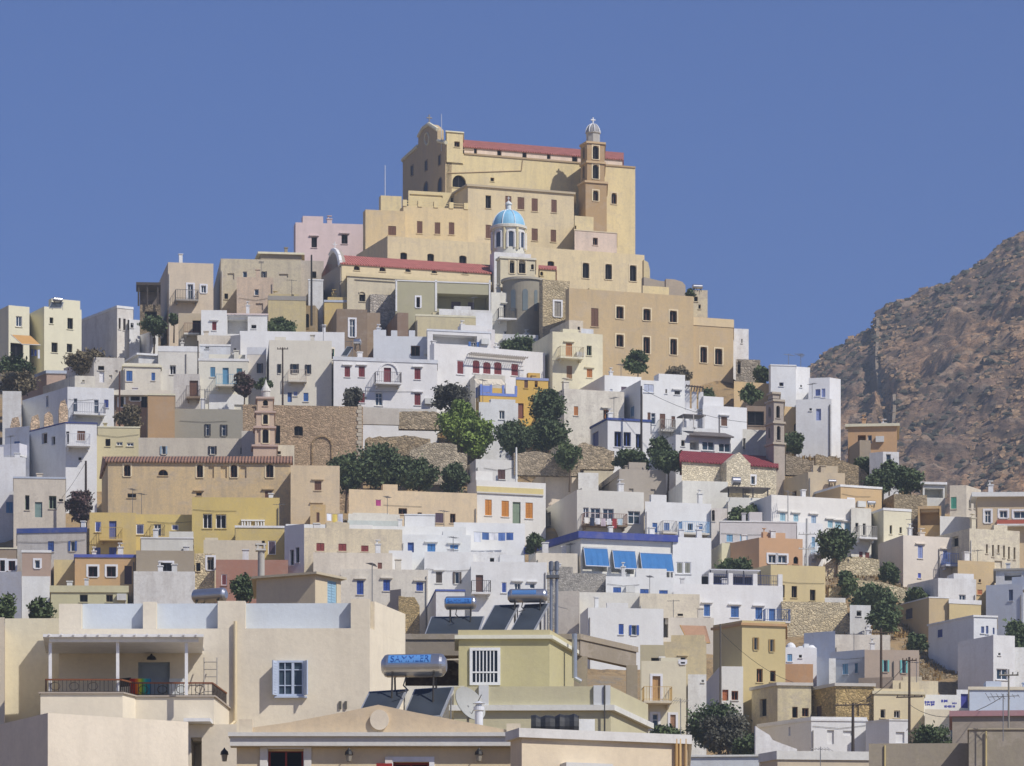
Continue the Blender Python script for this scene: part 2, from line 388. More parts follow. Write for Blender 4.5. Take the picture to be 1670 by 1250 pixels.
def clutter(Hh, label, ops, col):
    """chimneys, vents, aerials, pipes and air conditioners that sit on nearly every house"""
    r = random.Random(label); fr, zt, root = Hh['fr'], Hh['zt'], Hh['root']; L_ = fr.len
    for _ in range(r.choice((0, 1, 1, 2))):
        u = r.uniform(.4, L_ - .9); w = r.uniform(.28, .5); h = r.uniform(.45, 1.1); b = -r.uniform(.7, 2.6); g = MB()
        g.box(fr, u, u + w, zt - .55, zt + h, b - w, b); g.box(fr, u - .06, u + w + .06, zt + h, zt + h + .07, b - w - .06, b + .06)
        if r.random() < .4: g.box(fr, u + .08, u + .18, zt + h + .07, zt + h + .35, b - .18, b - .08); g.box(fr, u, u + w, zt + h + .35, zt + h + .40, b - w, b)
        g.build('chimney', plaster(C['white'] if r.random() < .5 else ck(col), .5), root)
    if r.random() < .45:
        u = r.uniform(0, L_ * .6); w = r.uniform(1.0, min(3.5, L_ - u)); g = MB(); h = r.uniform(.25, .9); b0 = -.01 - r.choice((0, .4, 1.5)); g.box(fr, u + .003, min(u + w, L_ - .003), zt - .3, zt + h, b0 - r.uniform(.25, 1.8), b0); g.build('parapet_block', Hh['mat'], root)
    if r.random() < .2:
        u = r.uniform(.3, L_ - .3); b = -r.uniform(.4, 2.0); h = r.uniform(1.1, 2.4); g = MB(); g.bar(fr.pt(u, zt - .5, b), fr.pt(u, zt + h, b), .025, 0, 5); a = r.uniform(0, 3); d = Vector((math.cos(a), math.sin(a), 0)); c_ = Vector(fr.pt(u, zt + h - .1, b)); e_ = Vector((-d.y, d.x, 0))
        g.bar(c_ - d * .5, c_ + d * .5, .018, 0, 4)
        for k in range(5): p = c_ + d * (.22 * k - .45); g.bar(p - e_ * .25, p + e_ * .25, .014, 0, 4)
        g.build('aerial', paint('6e6e72', .5, .3), root)
    if r.random() < .5:
        u = r.choice((.12, L_ - .15, L_ * r.uniform(.3, .7))); 
        if not any(o[2] - .15 < u < o[3] + .15 for o in ops): g = MB(); g.bar(fr.pt(u, zt - .35 - r.uniform(0, 1), .06), fr.pt(u, Hh['z0'], .06), .045, 0, 5); g.build('downpipe', paint(r.choice(('8a8580', 'c8c4bc', '5e5a56')), .6), root)
    if r.random() < .28 and ops:
        o = r.choice(ops); z = o[4] + (o[5] - o[4]) * r.uniform(.3, 1.0) + .5; g = MB(); a = max(.1, o[2] - r.uniform(1.2, 3)); b = min(L_ - .1, o[3] + r.uniform(1, 4))
        if z < zt - .2: g.tube([fr.pt(a, z, .04), fr.pt((a + b) / 2, z - r.uniform(.03, .2), .05), fr.pt(b, z + r.uniform(-.1, .1), .04)], .013, 0, 4); g.build('wall_cable', paint('3a3838', .7), root)
    if r.random() < .22 and ops:
        o = r.choice(ops); u = o[3] + .35
        if u + .8 < L_ and not any(q[2] < u + .8 and q[3] > u for q in ops): g = MB(); g.box(fr, u, u + .75, o[4] + .1, o[4] + .62, .04, .34); g.build('air_conditioner', paint('cfcfca', .6), root)

def house(label, xl, xr, yt, yb, col, th=18, sx=None, rx=None, sa=None, F='', L='', Q='', D=None, Ld=7.0, band=None, dirt=0.5, par=0.5,
          cat='house', name='house', B=None, group=None, mat=None, drop=5.0, roof=None, low=None, root=None, pname='wall'):
    D = Dm(yb) if D is None else D
    A = P(xl, yt, D); zt = A.z; A = (A.x, A.y)
    fr0 = Fr(A, th); u, _ = fr0.at(xr, yt); Bc = fr0.pt(u, 0)[:2]
    sa = th if sa is None else sa
    def back(corner, xpx, xin):
        if xpx is None:
            k = (xin - CX) / globals()['F']; l = math.hypot(k, 1); d = (k / l, 1 / l); return (corner[0] + d[0] * Ld + (xin - (corner[0] / corner[1] * globals()['F'] + CX)) * 0.0, corner[1] + d[1] * Ld)
        d = (-math.sin(R(sa)), math.cos(R(sa))); k = (xpx - CX) / globals()['F']
        den = d[0] - k * d[1]; t = (k * corner[1] - corner[0]) / den if abs(den) > 1e-6 else Ld
        t = min(max(t, 1.0), 30.0); return (corner[0] + d[0] * t, corner[1] + d[1] * t)
    BL = back(A, sx, xl + 2.0); BR = back(Bc, rx, xr - 2.0)
    poly = [A, Bc, BR, BL]
    mat = mat or plaster(ck(col), dirt)
    zb = P(xl, yb, D).z; z0 = zb - drop
    if low is not None: z0 = P(xl, low, D).z
    root = root or thing(name, label, cat, ((A[0] + Bc[0] + BR[0] + BL[0]) / 4, (A[1] + Bc[1] + BR[1] + BL[1]) / 4, z0), group)
    fr, frl, frr = FrD(A, Bc), FrD(BL, A), FrD(Bc, BR)
    mb = MB(); allw = []
    for f_, spec in ((fr, F), (frl, L), (frr, Q)):
        ops = openings(f_, spec); hs_ = []
        for k, c, u0, u1, a, b in ops:
            u0 = max(u0, .02); u1 = min(u1, f_.len - .02); b = min(b, zt - .05); a = max(a, z0 + .05)
            if u1 - u0 < .1 or b - a < .1: continue
            arch = 1 if 'a' in k else (2 if 'A' in k else 0)
            hs_.append((u0, u1, a, b, DEP[k[0]], arch)); allw.append((f_, k, c, u0, u1, a, b))
        face_mesh(mb, f_, 0, f_.len, z0, zt, hs_)
    mb.poly([(BR[0], BR[1], z0), (BL[0], BL[1], z0), (BL[0], BL[1], zt), (BR[0], BR[1], zt)])
    pi = inset(poly, 0.22)
    rz = zt - (par if roof is None else 0)
    for i in range(4):
        j = (i + 1) % 4
        mb.poly([(poly[i][0], poly[i][1], zt), (poly[j][0], poly[j][1], zt), (pi[j][0], pi[j][1], zt), (pi[i][0], pi[i][1], zt)])
        mb.poly([(pi[i][0], pi[i][1], zt), (pi[j][0], pi[j][1], zt), (pi[j][0], pi[j][1], rz), (pi[i][0], pi[i][1], rz)])
    mb.poly([(p[0], p[1], rz) for p in pi])
    mb.build(pname, mat, root)
    for w in allw: window(*w, root, mat)
    if band:
        bc, bh, pr = band[0], band[1] * D / globals()['F'], (band[2] if len(band) > 2 else .05)
        off = abs(band[3]) * D / globals()['F'] if len(band) > 3 else -.03
        po = inset(poly, -pr); bb = MB()
        ztop = zt - off; zlow = ztop - bh
        for i in range(4):
            j = (i + 1) % 4; a, b, c2, d2 = po[i], po[j], poly[i], poly[j]
            bb.poly([(a[0], a[1], zlow), (b[0], b[1], zlow), (b[0], b[1], ztop), (a[0], a[1], ztop)])
            ii, jj = (pi[i], pi[j]) if off <= 0 else (c2, d2)
            bb.poly([(a[0], a[1], ztop), (b[0], b[1], ztop), (jj[0], jj[1], ztop), (ii[0], ii[1], ztop)])
            bb.poly([(a[0], a[1], zlow), (b[0], b[1], zlow), (d2[0], d2[1], zlow), (c2[0], c2[1], zlow)])
        bb.build('cornice', plaster(ck(bc), .25), root)
    if roof:      # (tile colour, rise in m, overhang): pitched roof with the ridge parallel to the front
        tc, rise, oh = roof; po = inset(poly, -oh); rb = MB(); rm = tile_mat(tc, th)
        M0 = tuple((po[0][i] + po[3][i]) / 2 for i in (0, 1)); M1 = tuple((po[1][i] + po[2][i]) / 2 for i in (0, 1))
        t3 = lambda p, z: (p[0], p[1], z)
        z = zt + .03; e = .12
        rb.poly([t3(po[0], z), t3(po[1], z), t3(M1, z + rise), t3(M0, z + rise)]); rb.poly([t3(po[2], z), t3(po[3], z), t3(M0, z + rise), t3(M1, z + rise)])
        rb.poly([t3(po[0], z - e), t3(po[1], z - e), t3(po[1], z), t3(po[0], z)])
        rb.poly([t3(po[0], z - e), t3(po[1], z - e), t3(po[2], z - e), t3(po[3], z - e)])
        for a, b, m_ in ((po[3], po[0], M0), (po[1], po[2], M1)): rb.poly([t3(a, z - e), t3(b, z - e), t3(b, z), t3(m_, z + rise), t3(a, z)])
        rb.build('roof', rm, root)
    Hh = dict(root=root, fr=fr, frl=frl, frr=frr, zt=zt, z0=z0, D=D, poly=poly, mat=mat, rz=rz, A=A, B=Bc)
    if name == 'house' and label and D > 340 and fr.len > 3.0: clutter(Hh, label, openings(fr, F), col)
    for b in (B or []): balcony(Hh, *b[:3], **(b[3] if len(b) > 3 else {}))
    return Hh

def surface_window(fr, spec, root, w0, col='2a2420'):
    for k, c, u0, u1, z0, z1 in openings(fr, spec):
        um, hw = (u0 + u1) / 2, (u1 - u0) / 2; pts = [(u0, z0), (u1, z0)] + ([(um + hw * math.cos(math.pi * i / 8), z1 - hw + hw * math.sin(math.pi * i / 8)) for i in range(9)] if 'a' in k else [(u1, z1), (u0, z1)])
        g = MB(); g.poly([fr.pt(u, z, w0 + .012) for u, z in pts]); f = MB(); e = .07; q = pts + [pts[0]]
        for a, b in zip(q[:-1], q[1:]): f.bar(fr.pt(a[0], a[1], w0 + .01), fr.pt(b[0], b[1], w0 + .01), e, 0, 4)
        o = f.build('window', paint('8c7a62'), root); g.build('pane', glass('0e0d10', .35), o)

def fwall(label, pts, D, col, thick=0.5, th=0, mat=None, cat='wall', name='wall', low=None, group=None, cap=None):
    """free-standing wall whose top edge follows photo points; stands th degrees off square to the camera"""
    mat = mat or plaster(ck(col)); fr = Fr(P(pts[0][0], pts[0][1], D)[:2], th); mb = MB()
    q = [fr.at(x, y) for x, y in pts]; zl = P(pts[0][0], low if low else 1.0, D).z if low else min(z for _, z in q) - 4
    for (u0, a), (u1, b) in zip(q[:-1], q[1:]):
        mb.poly([fr.pt(u0, zl), fr.pt(u1, zl), fr.pt(u1, b), fr.pt(u0, a)]); mb.poly([fr.pt(u0, zl, -thick), fr.pt(u1, zl, -thick), fr.pt(u1, b, -thick), fr.pt(u0, a, -thick)])
        mb.poly([fr.pt(u0, a), fr.pt(u1, b), fr.pt(u1, b, -thick), fr.pt(u0, a, -thick)])
    for u, a in (q[0], q[-1]): mb.poly([fr.pt(u, zl), fr.pt(u, a), fr.pt(u, a, -thick), fr.pt(u, zl, -thick)])
    o = mb.build(name, mat); setp(o, label, cat, group)
    return o, fr

def pole(label, x, y0, y1, D, r=0.09, col='4a3c30', arms=None, cat='utility pole', name='utility_pole', lean=0):
    a, b = P(x, y1, D), P(x + lean, y0, D); root = thing(name, label, cat, a)
    m = MB(); m.bar(a - Vector((0, 0, 2)), b, r * 1.2, 0, 8, r * .8); m.build('post', paint(col, .8), root, smooth=False)
    for k, (dy, half) in enumerate(arms or []):
        c = P(x + lean * .8, y0 + dy, D); q = MB(); q.bar(c + Vector((-half, -.12, 0)), c + Vector((half, -.05, half * .05)), .045)
        for s in (-.9, -.4, .4, .9): q.bar(c + Vector((half * s, -.1, 0)), c + Vector((half * s, -.1, .16)), .035)
        q.build('crossarm', paint(col, .8), root)
    return root

def tv_antenna(label, x, y0, y1, D, span=1.1, ang=20, col='8a8a8c', r=0.02):
    a, b = P(x, y1, D), P(x, y0, D); root = thing('tv_antenna', label, 'antenna', a)
    m = MB(); m.bar(a - Vector((0, 0, .5)), b, r * 1.3); m.build('mast', paint(col, .5, .4), root)
    q = MB(); c = b - Vector((0, 0, .12)); d = Vector((math.cos(R(ang)), math.sin(R(ang)), 0)); e = Vector((-d.y, d.x, 0))
    q.bar(c - d * span / 2, c + d * span / 2, r)
    for i in range(7):
        p = c + d * span * (i / 6 - .5); l = .18 + .05 * i; q.bar(p - e * l + Vector((0, 0, -l * .3)), p + e * l + Vector((0, 0, l * .3)), r * .7, 0, 4)
    q.build('aerial', paint(col, .5, .4), root)

def lathe_thing(name, label, cat, x, yb, D, prof, col, n=20, group=None, mat=None, dy=0):
    c = P(x, yb, D); c.y += dy; m = MB(); m.lathe(c, [(r, c.z + z) for r, z in prof], n); o = m.build(name, mat or plaster(ck(col)), smooth=False)
    return setp(o, label, cat, group)

def heater(label, x0, x1, y0, y1, D, th, panels, legs_y, blue=None, group='solar water heaters on the roofs', text=None, tanktilt=0):
    """solar water heater: horizontal tank on a frame above sloping collector panels"""
    fr = Fr(P(x0, y0, D)[:2], th); ua, za = fr.at(x0, y0); ub, zb_ = fr.at(x1, y1); rad = (za - zb_) / 2; zc = zb_ + rad
    root = thing('solar_water_heater', label, 'water heater', P(x0, legs_y, D), group)
    t = MB(); n = 28
    def ring(u, r): return [fr.pt(u, zc + r * math.sin(2 * math.pi * i / n), r * math.cos(2 * math.pi * i / n)) for i in range(n)]
    L_ = ub - ua; prof = [(ua, rad * .55), (ua + .05 * L_, rad * .93), (ua + .09 * L_, rad), (ub - .09 * L_, rad), (ub - .05 * L_, rad * .93), (ub, rad * .55)]
    rs = [ring(u, r) for u, r in prof]
    for p, q in zip(rs[:-1], rs[1:]):
        for i in range(n): j = (i + 1) % n; t.poly([p[i], q[i], q[j], p[j]])
    t.poly(rs[0]); t.poly(rs[-1][::-1])
    k = 'tankmetal'
    if k not in MATS:
        m, tt, b = nodes('stainless_tank'); b.inputs['Metallic'].default_value = .85; b.inputs['Roughness'].default_value = .30
        v = geo_scaled(tt, 1, 1, 1); nn = noise_n(tt, v, 3, 4, .6); tt.links.new(mixc(tt, nn, (.42, .42, .43), (.62, .62, .63)), b.inputs['Base Color']); MATS[k] = m
    tank = t.build('tank', MATS[k], root, smooth=True)
    for s in (.02, .98):
        c_ = MB(); u = ua + L_ * s; rr = ring(u, rad * .8)
    if blue:
        bb = MB(); u0, u1 = ua + L_ * blue[0], ua + L_ * blue[1]; a0, a1 = blue[2], blue[3]; m_ = 8
        for i in range(m_):
            p, q = R(a0 + (a1 - a0) * i / m_), R(a0 + (a1 - a0) * (i + 1) / m_); rr = rad * 1.012
            bb.poly([fr.pt(u0, zc + rr * math.sin(p), rr * math.cos(p)), fr.pt(u1, zc + rr * math.sin(p), rr * math.cos(p)), fr.pt(u1, zc + rr * math.sin(q), rr * math.cos(q)), fr.pt(u0, zc + rr * math.sin(q), rr * math.cos(q))])
        bb.build('label_strip', paint(blue[4], .45), tank)
    if text:
        cu = bpy.data.curves.new('t', 'FONT'); cu.body = text[0]; cu.size = 1; cu.extrude = 0
        to = bpy.data.objects.new('t', cu); COL.objects.link(to); bpy.context.view_layer.update()
        me = bpy.data.meshes.new_from_object(to.evaluated_get(bpy.context.evaluated_depsgraph_get())); bpy.data.objects.remove(to)
        vs = np.array([v.co[:] for v in me.vertices]); w_ = vs[:, 0].max() - vs[:, 0].min(); h_ = vs[:, 1].max() - vs[:, 1].min()
        tb = MB(); u0, u1, a0, a1 = ua + L_ * text[1], ua + L_ * text[2], text[3], text[4]
        pts = []
        for x_, y_, _z in vs:
            u = u0 + (x_ - vs[:, 0].min()) / w_ * (u1 - u0); a = R(a0 + (y_ - vs[:, 1].min()) / h_ * (a1 - a0)); rr = rad * 1.035
            pts.append(fr.pt(u, zc + rr * math.sin(a), rr * math.cos(a)))
        for p in me.polygons: tb.poly([pts[i] for i in p.vertices])
        tb.build('lettering', paint(text[5], .5), tank)
    lg = MB(); zl = P(x0, legs_y, D).z
    for s in (.18, .82):
        lg = MB(); u = ua + L_ * s
        for w in (-rad * .8, rad * .8): lg.bar(fr.pt(u, zl, w * 1.3), fr.pt(u, zc - rad * .6, w * .8), .03)
        lg.bar(fr.pt(u, zc - rad * .8, -rad), fr.pt(u, zc - rad * .8, rad), .03)
        lg.build('stand', paint('35322f', .7), root)
    lg = MB(); lg.tube([fr.pt(ua + L_ * .38, zc - rad, .1), fr.pt(ua + L_ * .36, zc - rad * 1.8, .35), fr.pt(ua + L_ * .45, zc - rad * 2.3, .55), fr.pt(ua + L_ * .30, zc - rad * 2.6, .7)], .022)
    lg.build('hose', paint('26262a', .7), root)
    for (xa, ya, xb, yb_, xc, yc, run) in panels:       # top-left, bottom-left, top-right in the photo; the panel slopes towards the viewer
        pa, pb = P(xa, ya, D + .2), P(xb, yb_, D - run); pc = P(xc, yc, D + .2 + (xc - xa) / F * D * math.tan(R(th)))
        e1, e2 = pc - pa, pb - pa; nrm = e1.cross(e2); nrm.normalize()
        if nrm.z < 0: nrm = -nrm
        q = MB(); th_ = nrm * .09
        def slab(o, a, b, t0, t1, mi):
            c = [o + t0, o + a + t0, o + a + b + t0, o + b + t0]; d = [o + t1, o + a + t1, o + a + b + t1, o + b + t1]
            q.poly(c, mi); q.poly(d, mi)
            for i in range(4): j = (i + 1) % 4; q.poly([c[i], c[j], d[j], d[i]], mi)
        slab(pa, e1, e2, -th_, Vector((0, 0, 0)), 0)
        i1, i2 = e1.normalized() * .05, e2.normalized() * .05
        slab(pa + i1 + i2, e1 - i1 * 2, e2 - i2 * 2, nrm * .001, nrm * .006, 1)
        q.build('collector_panel', [paint('b9bcc0', .4, .5), glass('3a4048', .25)], root)
        l2 = MB()
        for s in (.08, .92): p = pa + e1 * s; l2.bar(p - nrm * .08, Vector((p.x, p.y, pb.z)), .025)
        l2.build('panel_leg', paint('8e9092', .5, .5), root)
    return root

def tree(name, label, cat, x0, y0, x1, y1, D, style, dens=1.0, group=None, depth=None, trunk=0.3, leaf=0.26, lumps=None, low=False):
    """tapered trunk with limbs, crown of leaf clumps scattered through its volume"""
    a, b = P(x0, y1, D), P(x1, y0, D); w = b.x - a.x; h = b.z - a.z; cx = (a.x + b.x) / 2; d = depth or w * .8
    tz = a.z + h * trunk * .5; root = thing(name, label, cat, (cx, D, a.z - 1.0), group)
    m = MB(); base = Vector((cx, D, a.z - 2.0)); fork = Vector((cx + w * .03, D, a.z + h * trunk))
    m.bar(base, fork, max(.08, w * .035), 0, 7, max(.05, w * .02))
    nl = lumps or int(16 + w * h * .55); cs = []
    for i in range(nl):
        for _ in range(20):
            p = np.array([random.uniform(-1, 1), random.uniform(-1, 1), random.uniform(-1, 1)])
            if (p ** 2).sum() < 1: break
        if i < nl * .6: p = p / max(.35, np.linalg.norm(p)) * random.uniform(.60, .86)
        cs.append((cx + p[0] * w * random.uniform(.34, .47), D + p[1] * d * .42, a.z + h * ((.40 + .46 * p[2]) if low else (.54 + .40 * p[2] * (1 - .15 * abs(p[0]))))))
    for c_ in cs[:7]: m.bar(fork, Vector(c_), max(.03, w * .013), 0, 5, .015)
    m.build('trunk', paint('5a4a3a', .9), root)
    vs, sz = [], []
    for c_ in cs:
        r = random.uniform(.12, .24) * (w + h) / 2 * (1.0 if nl < 30 else .72); n = int(340 * dens * (r / .8) ** 2) + 60
        g = rng.normal(size=(n, 3)); g /= np.linalg.norm(g, axis=1)[:, None]; rad = r * (1 - rng.random(n) ** 2.2 * .6) * (1 + .30 * rng.normal(size=n))
        vs.append(np.array(c_) + g * rad[:, None] * np.array([1, 1, .82]))
    pts = np.concatenate(vs); n = len(pts); s = leaf * rng.uniform(.6, 1.35, n)
    u = rng.normal(size=(n, 3)); u /= np.linalg.norm(u, axis=1)[:, None]; t = rng.normal(size=(n, 3)); v = np.cross(u, t); v /= np.linalg.norm(v, axis=1)[:, None]
    q = np.stack([pts - u * s[:, None], pts - v * s[:, None] * .55, pts + u * s[:, None], pts + v * s[:, None] * .55], 1).reshape(-1, 3) - np.array(root.location[:])
    me = bpy.data.meshes.new('crown'); me.from_pydata(q.tolist(), [], np.arange(4 * n).reshape(-1, 4).tolist())
    me.materials.append(STY[style]()); o = bpy.data.objects.new('crown', me); COL.objects.link(o); o.parent = root
    return root
STY = dict(dark=lambda: leaf_mat('dark_evergreen_leaves', (.036, .060, .024), (.098, .135, .050)),
           green=lambda: leaf_mat('bright_green_leaves', (.085, .14, .022), (.26, .35, .07)),
           mid=lambda: leaf_mat('mid_green_leaves', (.042, .068, .024), (.115, .155, .055)),
           olive=lambda: leaf_mat('grey_olive_leaves', (.055, .056, .040), (.125, .120, .085)),
           bloom=lambda: leaf_mat('bougainvillea_leaves', (.045, .058, .028), (.135, .062, .070)),
           dry=lambda: leaf_mat('dry_shrub_leaves', (.085, .070, .040), (.20, .16, .09)))
# ------------------------------------------------------------------ ground, hillside, mountain
def interp(x, tab):
    if x <= tab[0][0]: return tab[0][1]
    for (a, p), (b, q) in zip(tab[:-1], tab[1:]):
        if x <= b: return p + (q - p) * (x - a) / (b - a)
    return tab[-1][1]
NEAR = [(-200, -.2), (40, 0.0), (110, 8), (200, 17), (300, 27), (360, 36.0)]
RIDGE = [(-400, 900), (-100, 660), (0, 600), (60, 590), (130, 578), (200, 562), (300, 520), (480, 430), (600, 405), (700, 345), (880, 400), (925, 480), (1052, 505), (1150, 540), (1200, 600),
         (1260, 625), (1310, 675), (1370, 735), (1450, 775), (1560, 830), (1700, 850), (2000, 1000), (2600, 1240)]
def ground_y(x, D):
    y = 1250 - (D - 360) / .22 + interp(D, [(360, 45), (455, 45), (485, 0)]) + interp(x, [(1430, 0), (1540, 38)]) * interp(D, [(440, 1), (475, 0)]); g = interp(x, RIDGE)
    return y if y > g else g + (g - y) * .55
def ground_z(X, D):
    if D < 360:
        return interp(D, NEAR)
    x = CX + X / D * F; y = ground_y(x, D)
    return CZ + (YH - y) / F * D
def structure(name, verts, faces, mat, smooth=True):
    me = bpy.data.meshes.new(name); me.from_pydata(verts, [], faces); me.materials.append(mat)
    if smooth: me.polygons.foreach_set('use_smooth', [True] * len(me.polygons))
    o = bpy.data.objects.new(name, me); COL.objects.link(o); o['kind'] = 'structure'; return o
earth = earth_mat('dry_earth', [(0.30, (.060, .050, .036)), (0.42, (.17, .125, .075)), (0.52, (.38, .26, .125)), (0.62, (.26, .22, .16)), (0.75, (.40, .36, .30))], .12, 1.0, .35)
gs = 3500.0; ni = 24
structure('ground', [((i / ni - .5) * 2 * gs, -1500 + j / ni * 2 * gs, -0.6) for j in range(ni + 1) for i in range(ni + 1)],
          [(j * (ni + 1) + i, j * (ni + 1) + i + 1, (j + 1) * (ni + 1) + i + 1, (j + 1) * (ni + 1) + i) for j in range(ni) for i in range(ni)], earth, False)
xs = np.linspace(-170, 170, 250); ys = np.concatenate([np.linspace(20, 340, 30), np.linspace(343, 640, 200)])
vv = []
for D in ys:
    for X in xs:
        z = ground_z(X, D)
        if D > 355:
            amp = 1.0; z += -1.1 + amp * (noise.fractal(Vector((X * .16, D * .16, 3)), 1.0, 2.0, 5) * .9)
            st = 2.4; f_ = (z / st) % 1.0; z = (math.floor(z / st) + min(1, f_ * 2.2) * 1.0) * st * .35 + z * .65 - .3      # old cultivation terraces
        fade = max(0.0, min(1.0, (170 - abs(X)) / 40.0)); z = -0.8 + (z + .8) * fade
        if D > 600: z = -0.8 + (z + .8) * (640 - D) / 40.0
        vv.append((X, D, z))
nx = len(xs)
structure('hillside', vv, [(j * nx + i, j * nx + i + 1, (j + 1) * nx + i + 1, (j + 1) * nx + i) for j in range(len(ys) - 1) for i in range(nx - 1)], earth)

# rocky mountain behind on the right
MR = [(700, 1250), (1000, 900), (1150, 740), (1250, 660), (1310, 612), (1345, 588), (1380, 562), (1420, 536), (1428, 513), (1455, 506), (1500, 486), (1560, 451), (1600, 430), (1640, 404), (1670, 386), (1760, 335), (1900, 255), (2100, 190), (2500, 240), (3000, 500), (3600, 900)]

def mountain_mat():
    m, t, b = nodes('mountain_rock'); v = geo_scaled(t, 1, 1, 1.9)
    n1 = noise_n(t, v, .016, 6, .6); n2 = noise_n(t, v, .17, 10, .78); n3 = noise_n(t, v, .7, 6, .75)
    vo = N(t, 'ShaderNodeTexVoronoi', Scale=.32); t.links.new(v, vo.inputs['Vector']); sp = t.nodes.new('ShaderNodeSeparateColor'); t.links.new(vo.outputs['Color'], sp.inputs[0])
    rock_ = mixc(t, ramp(t, n2, [(.34, 0.0), (.64, 1.0)]), (.22, .125, .070), (.76, .47, .255))
    rock_ = mixc(t, ramp(t, n1, [(.40, 0.0), (.60, .8)]), rock_, mixc(t, n2, (.13, .095, .080), (.42, .275, .185)))
    rock_ = mixc(t, ramp(t, sp.outputs[0], [(.62, 0.0), (.80, .35)]), rock_, (.60, .48, .34))
    mpw = t.nodes.new('ShaderNodeMapping'); mpw.inputs['Rotation'].default_value = (0, R(-24), 0); t.links.new(v, mpw.inputs[0])
    wv_ = N(t, 'ShaderNodeTexWave', Scale=.022, Distortion=9.0, Detail=6.0); wv_.inputs['Detail Scale'].default_value = 2.2; wv_.bands_direction = 'Z'; t.links.new(mpw.outputs[0], wv_.inputs['Vector'])
    rock_ = mixc(t, ramp(t, wv_.outputs['Fac'], [(.52, 0.0), (.80, .62)]), rock_, (.105, .078, .060))
    sc_ = mixc(t, ramp(t, n3, [(.52, 0.0), (.63, .75)]), rock_, (.060, .052, .042))
    t.links.new(sc_, b.inputs['Base Color']); b.inputs['Roughness'].default_value = 1.0; bump(t, b, n3, 1.0, 1.5); return m
mount = mountain_mat()
def mount_z(x, D):
    yr = interp(x, MR); s = (D - 740) / 560.0
    y = 1330 + (yr - 1330) * (s ** .80) if s <= 1 else yr + (s - 1) * 520
    Z = CZ + (YH - y) / F * D; X = (x - CX) / F * D
    edge = min(1.0, max(0.0, (1 - s) * 5)) if s < 1 else 0.0
    g = noise.fractal(Vector((X * .011, D * .011, Z * .012)), .9, 2.1, 4); ra = 1 - abs(noise.noise(Vector((X * .020 + D * .006, D * .010, Z * .01 + 4)))) * 2
    k = (Z + X * .25 + 10 * noise.noise(Vector((X * .02, D * .02, 7)))) / 9.0; led = (k - math.floor(k)); led = min(1, led * 2.2) - .5      # broken rock ledges
    r2 = noise.fractal(Vector((X * .06, D * .06, Z * .10)), .7, 2.1, 4); r3 = noise.noise(Vector((X * .19, D * .19, Z * .3))); lm = max(0.0, noise.noise(Vector((X * .03 + 9, D * .03, 1))) + .25)
    gy_ = interp(D, [(1000, 0), (1060, 1), (1215, .8), (1262, 0)]) * math.exp(-((x - interp(D, [(1000, 1418), (1100, 1440), (1180, 1446), (1235, 1420), (1300, 1412)])) / 12.0) ** 2) * 9.0
    return X, max(-1.0, -gy_ + Z + (g * 9 + ra * 4.5) * (edge * .9 + .06) + (r2 * 4.0 + r3 * 1.7) * (edge * .45 + .5) + led * 4.0 * lm * (edge * .8 + .1))
mx = np.concatenate([np.linspace(700, 1240, 30), np.linspace(1245, 1760, 340), np.linspace(1770, 3600, 60)]); md = np.concatenate([np.linspace(740, 800, 6), np.linspace(805, 1300, 620), np.linspace(1310, 1800, 16)])
mv = []
for D in md:
    for x in mx: X, Z = mount_z(x, D); mv.append((X, D, Z))
nm = len(mx)
structure('mountain', mv, [(j * nm + i, j * nm + i + 1, (j + 1) * nm + i + 1, (j + 1) * nm + i) for j in range(len(md) - 1) for i in range(nm - 1)], mount, False)
sg = MB()
for _ in range(4000):
    x = random.uniform(1300, 1760); D = random.uniform(850, 1310)
    if noise.noise(Vector((x * .012, D * .012, 3))) < random.uniform(-.35, .35): continue
    X, Z = mount_z(x, D); s_ = random.uniform(.4, 1.25); p = Vector((X, D, Z)); k = 5; top = p + Vector((0, 0, s_ * .8)); rg = [p + Vector((math.cos(a) * s_, math.sin(a) * s_, random.uniform(-.3, .25) * s_)) for a in [6.283 * i / k + random.uniform(-.4, .4) for i in range(k)]]
    mid_ = [q + (p - q) * .25 + Vector((0, 0, s_ * random.uniform(.35, .6))) for q in rg]
    for i in range(k): sg.poly([rg[i], rg[(i + 1) % k], mid_[(i + 1) % k], mid_[i]]); sg.poly([mid_[i], mid_[(i + 1) % k], top])
mg = MB()
for _ in range(15000):
    x = random.uniform(1300, 1730); D = random.uniform(850, 1305)
    if noise.noise(Vector((x * .010 + 5, D * .007, 8))) < random.uniform(-.25, .25): continue
    X, Z = mount_z(x, D); s_ = random.uniform(.3, .78) ** 1.9; p = Vector((X, D, Z + s_ * .1)); v = [p + Vector((a * s_ * random.uniform(.4, 1.9), b * s_ * random.uniform(.5, 1.3), c_ * s_ * random.uniform(.2, 1.0) + a * s_ * .25)) for a in (-1, 1) for b in (-1, 1) for c_ in (-1, 1)]
    for q in ((0, 1, 3, 2), (4, 6, 7, 5), (0, 4, 5, 1), (2, 3, 7, 6), (0, 2, 6, 4), (1, 5, 7, 3)): mg.poly([v[i] for i in q])
setp(mg.build('mountain_rocks', stone('a88a68', .5, 'a08a72', .5)), 'pale boulders and outcrops strewn over the mountain', kind='stuff')
so = sg.build('mountain_scrub', leaf_mat('thorny_scrub', (.028, .030, .020), (.075, .068, .042))); setp(so, 'dark thorny scrub dotted over the rocky mountain', kind='stuff')
wg = MB(); prev = None
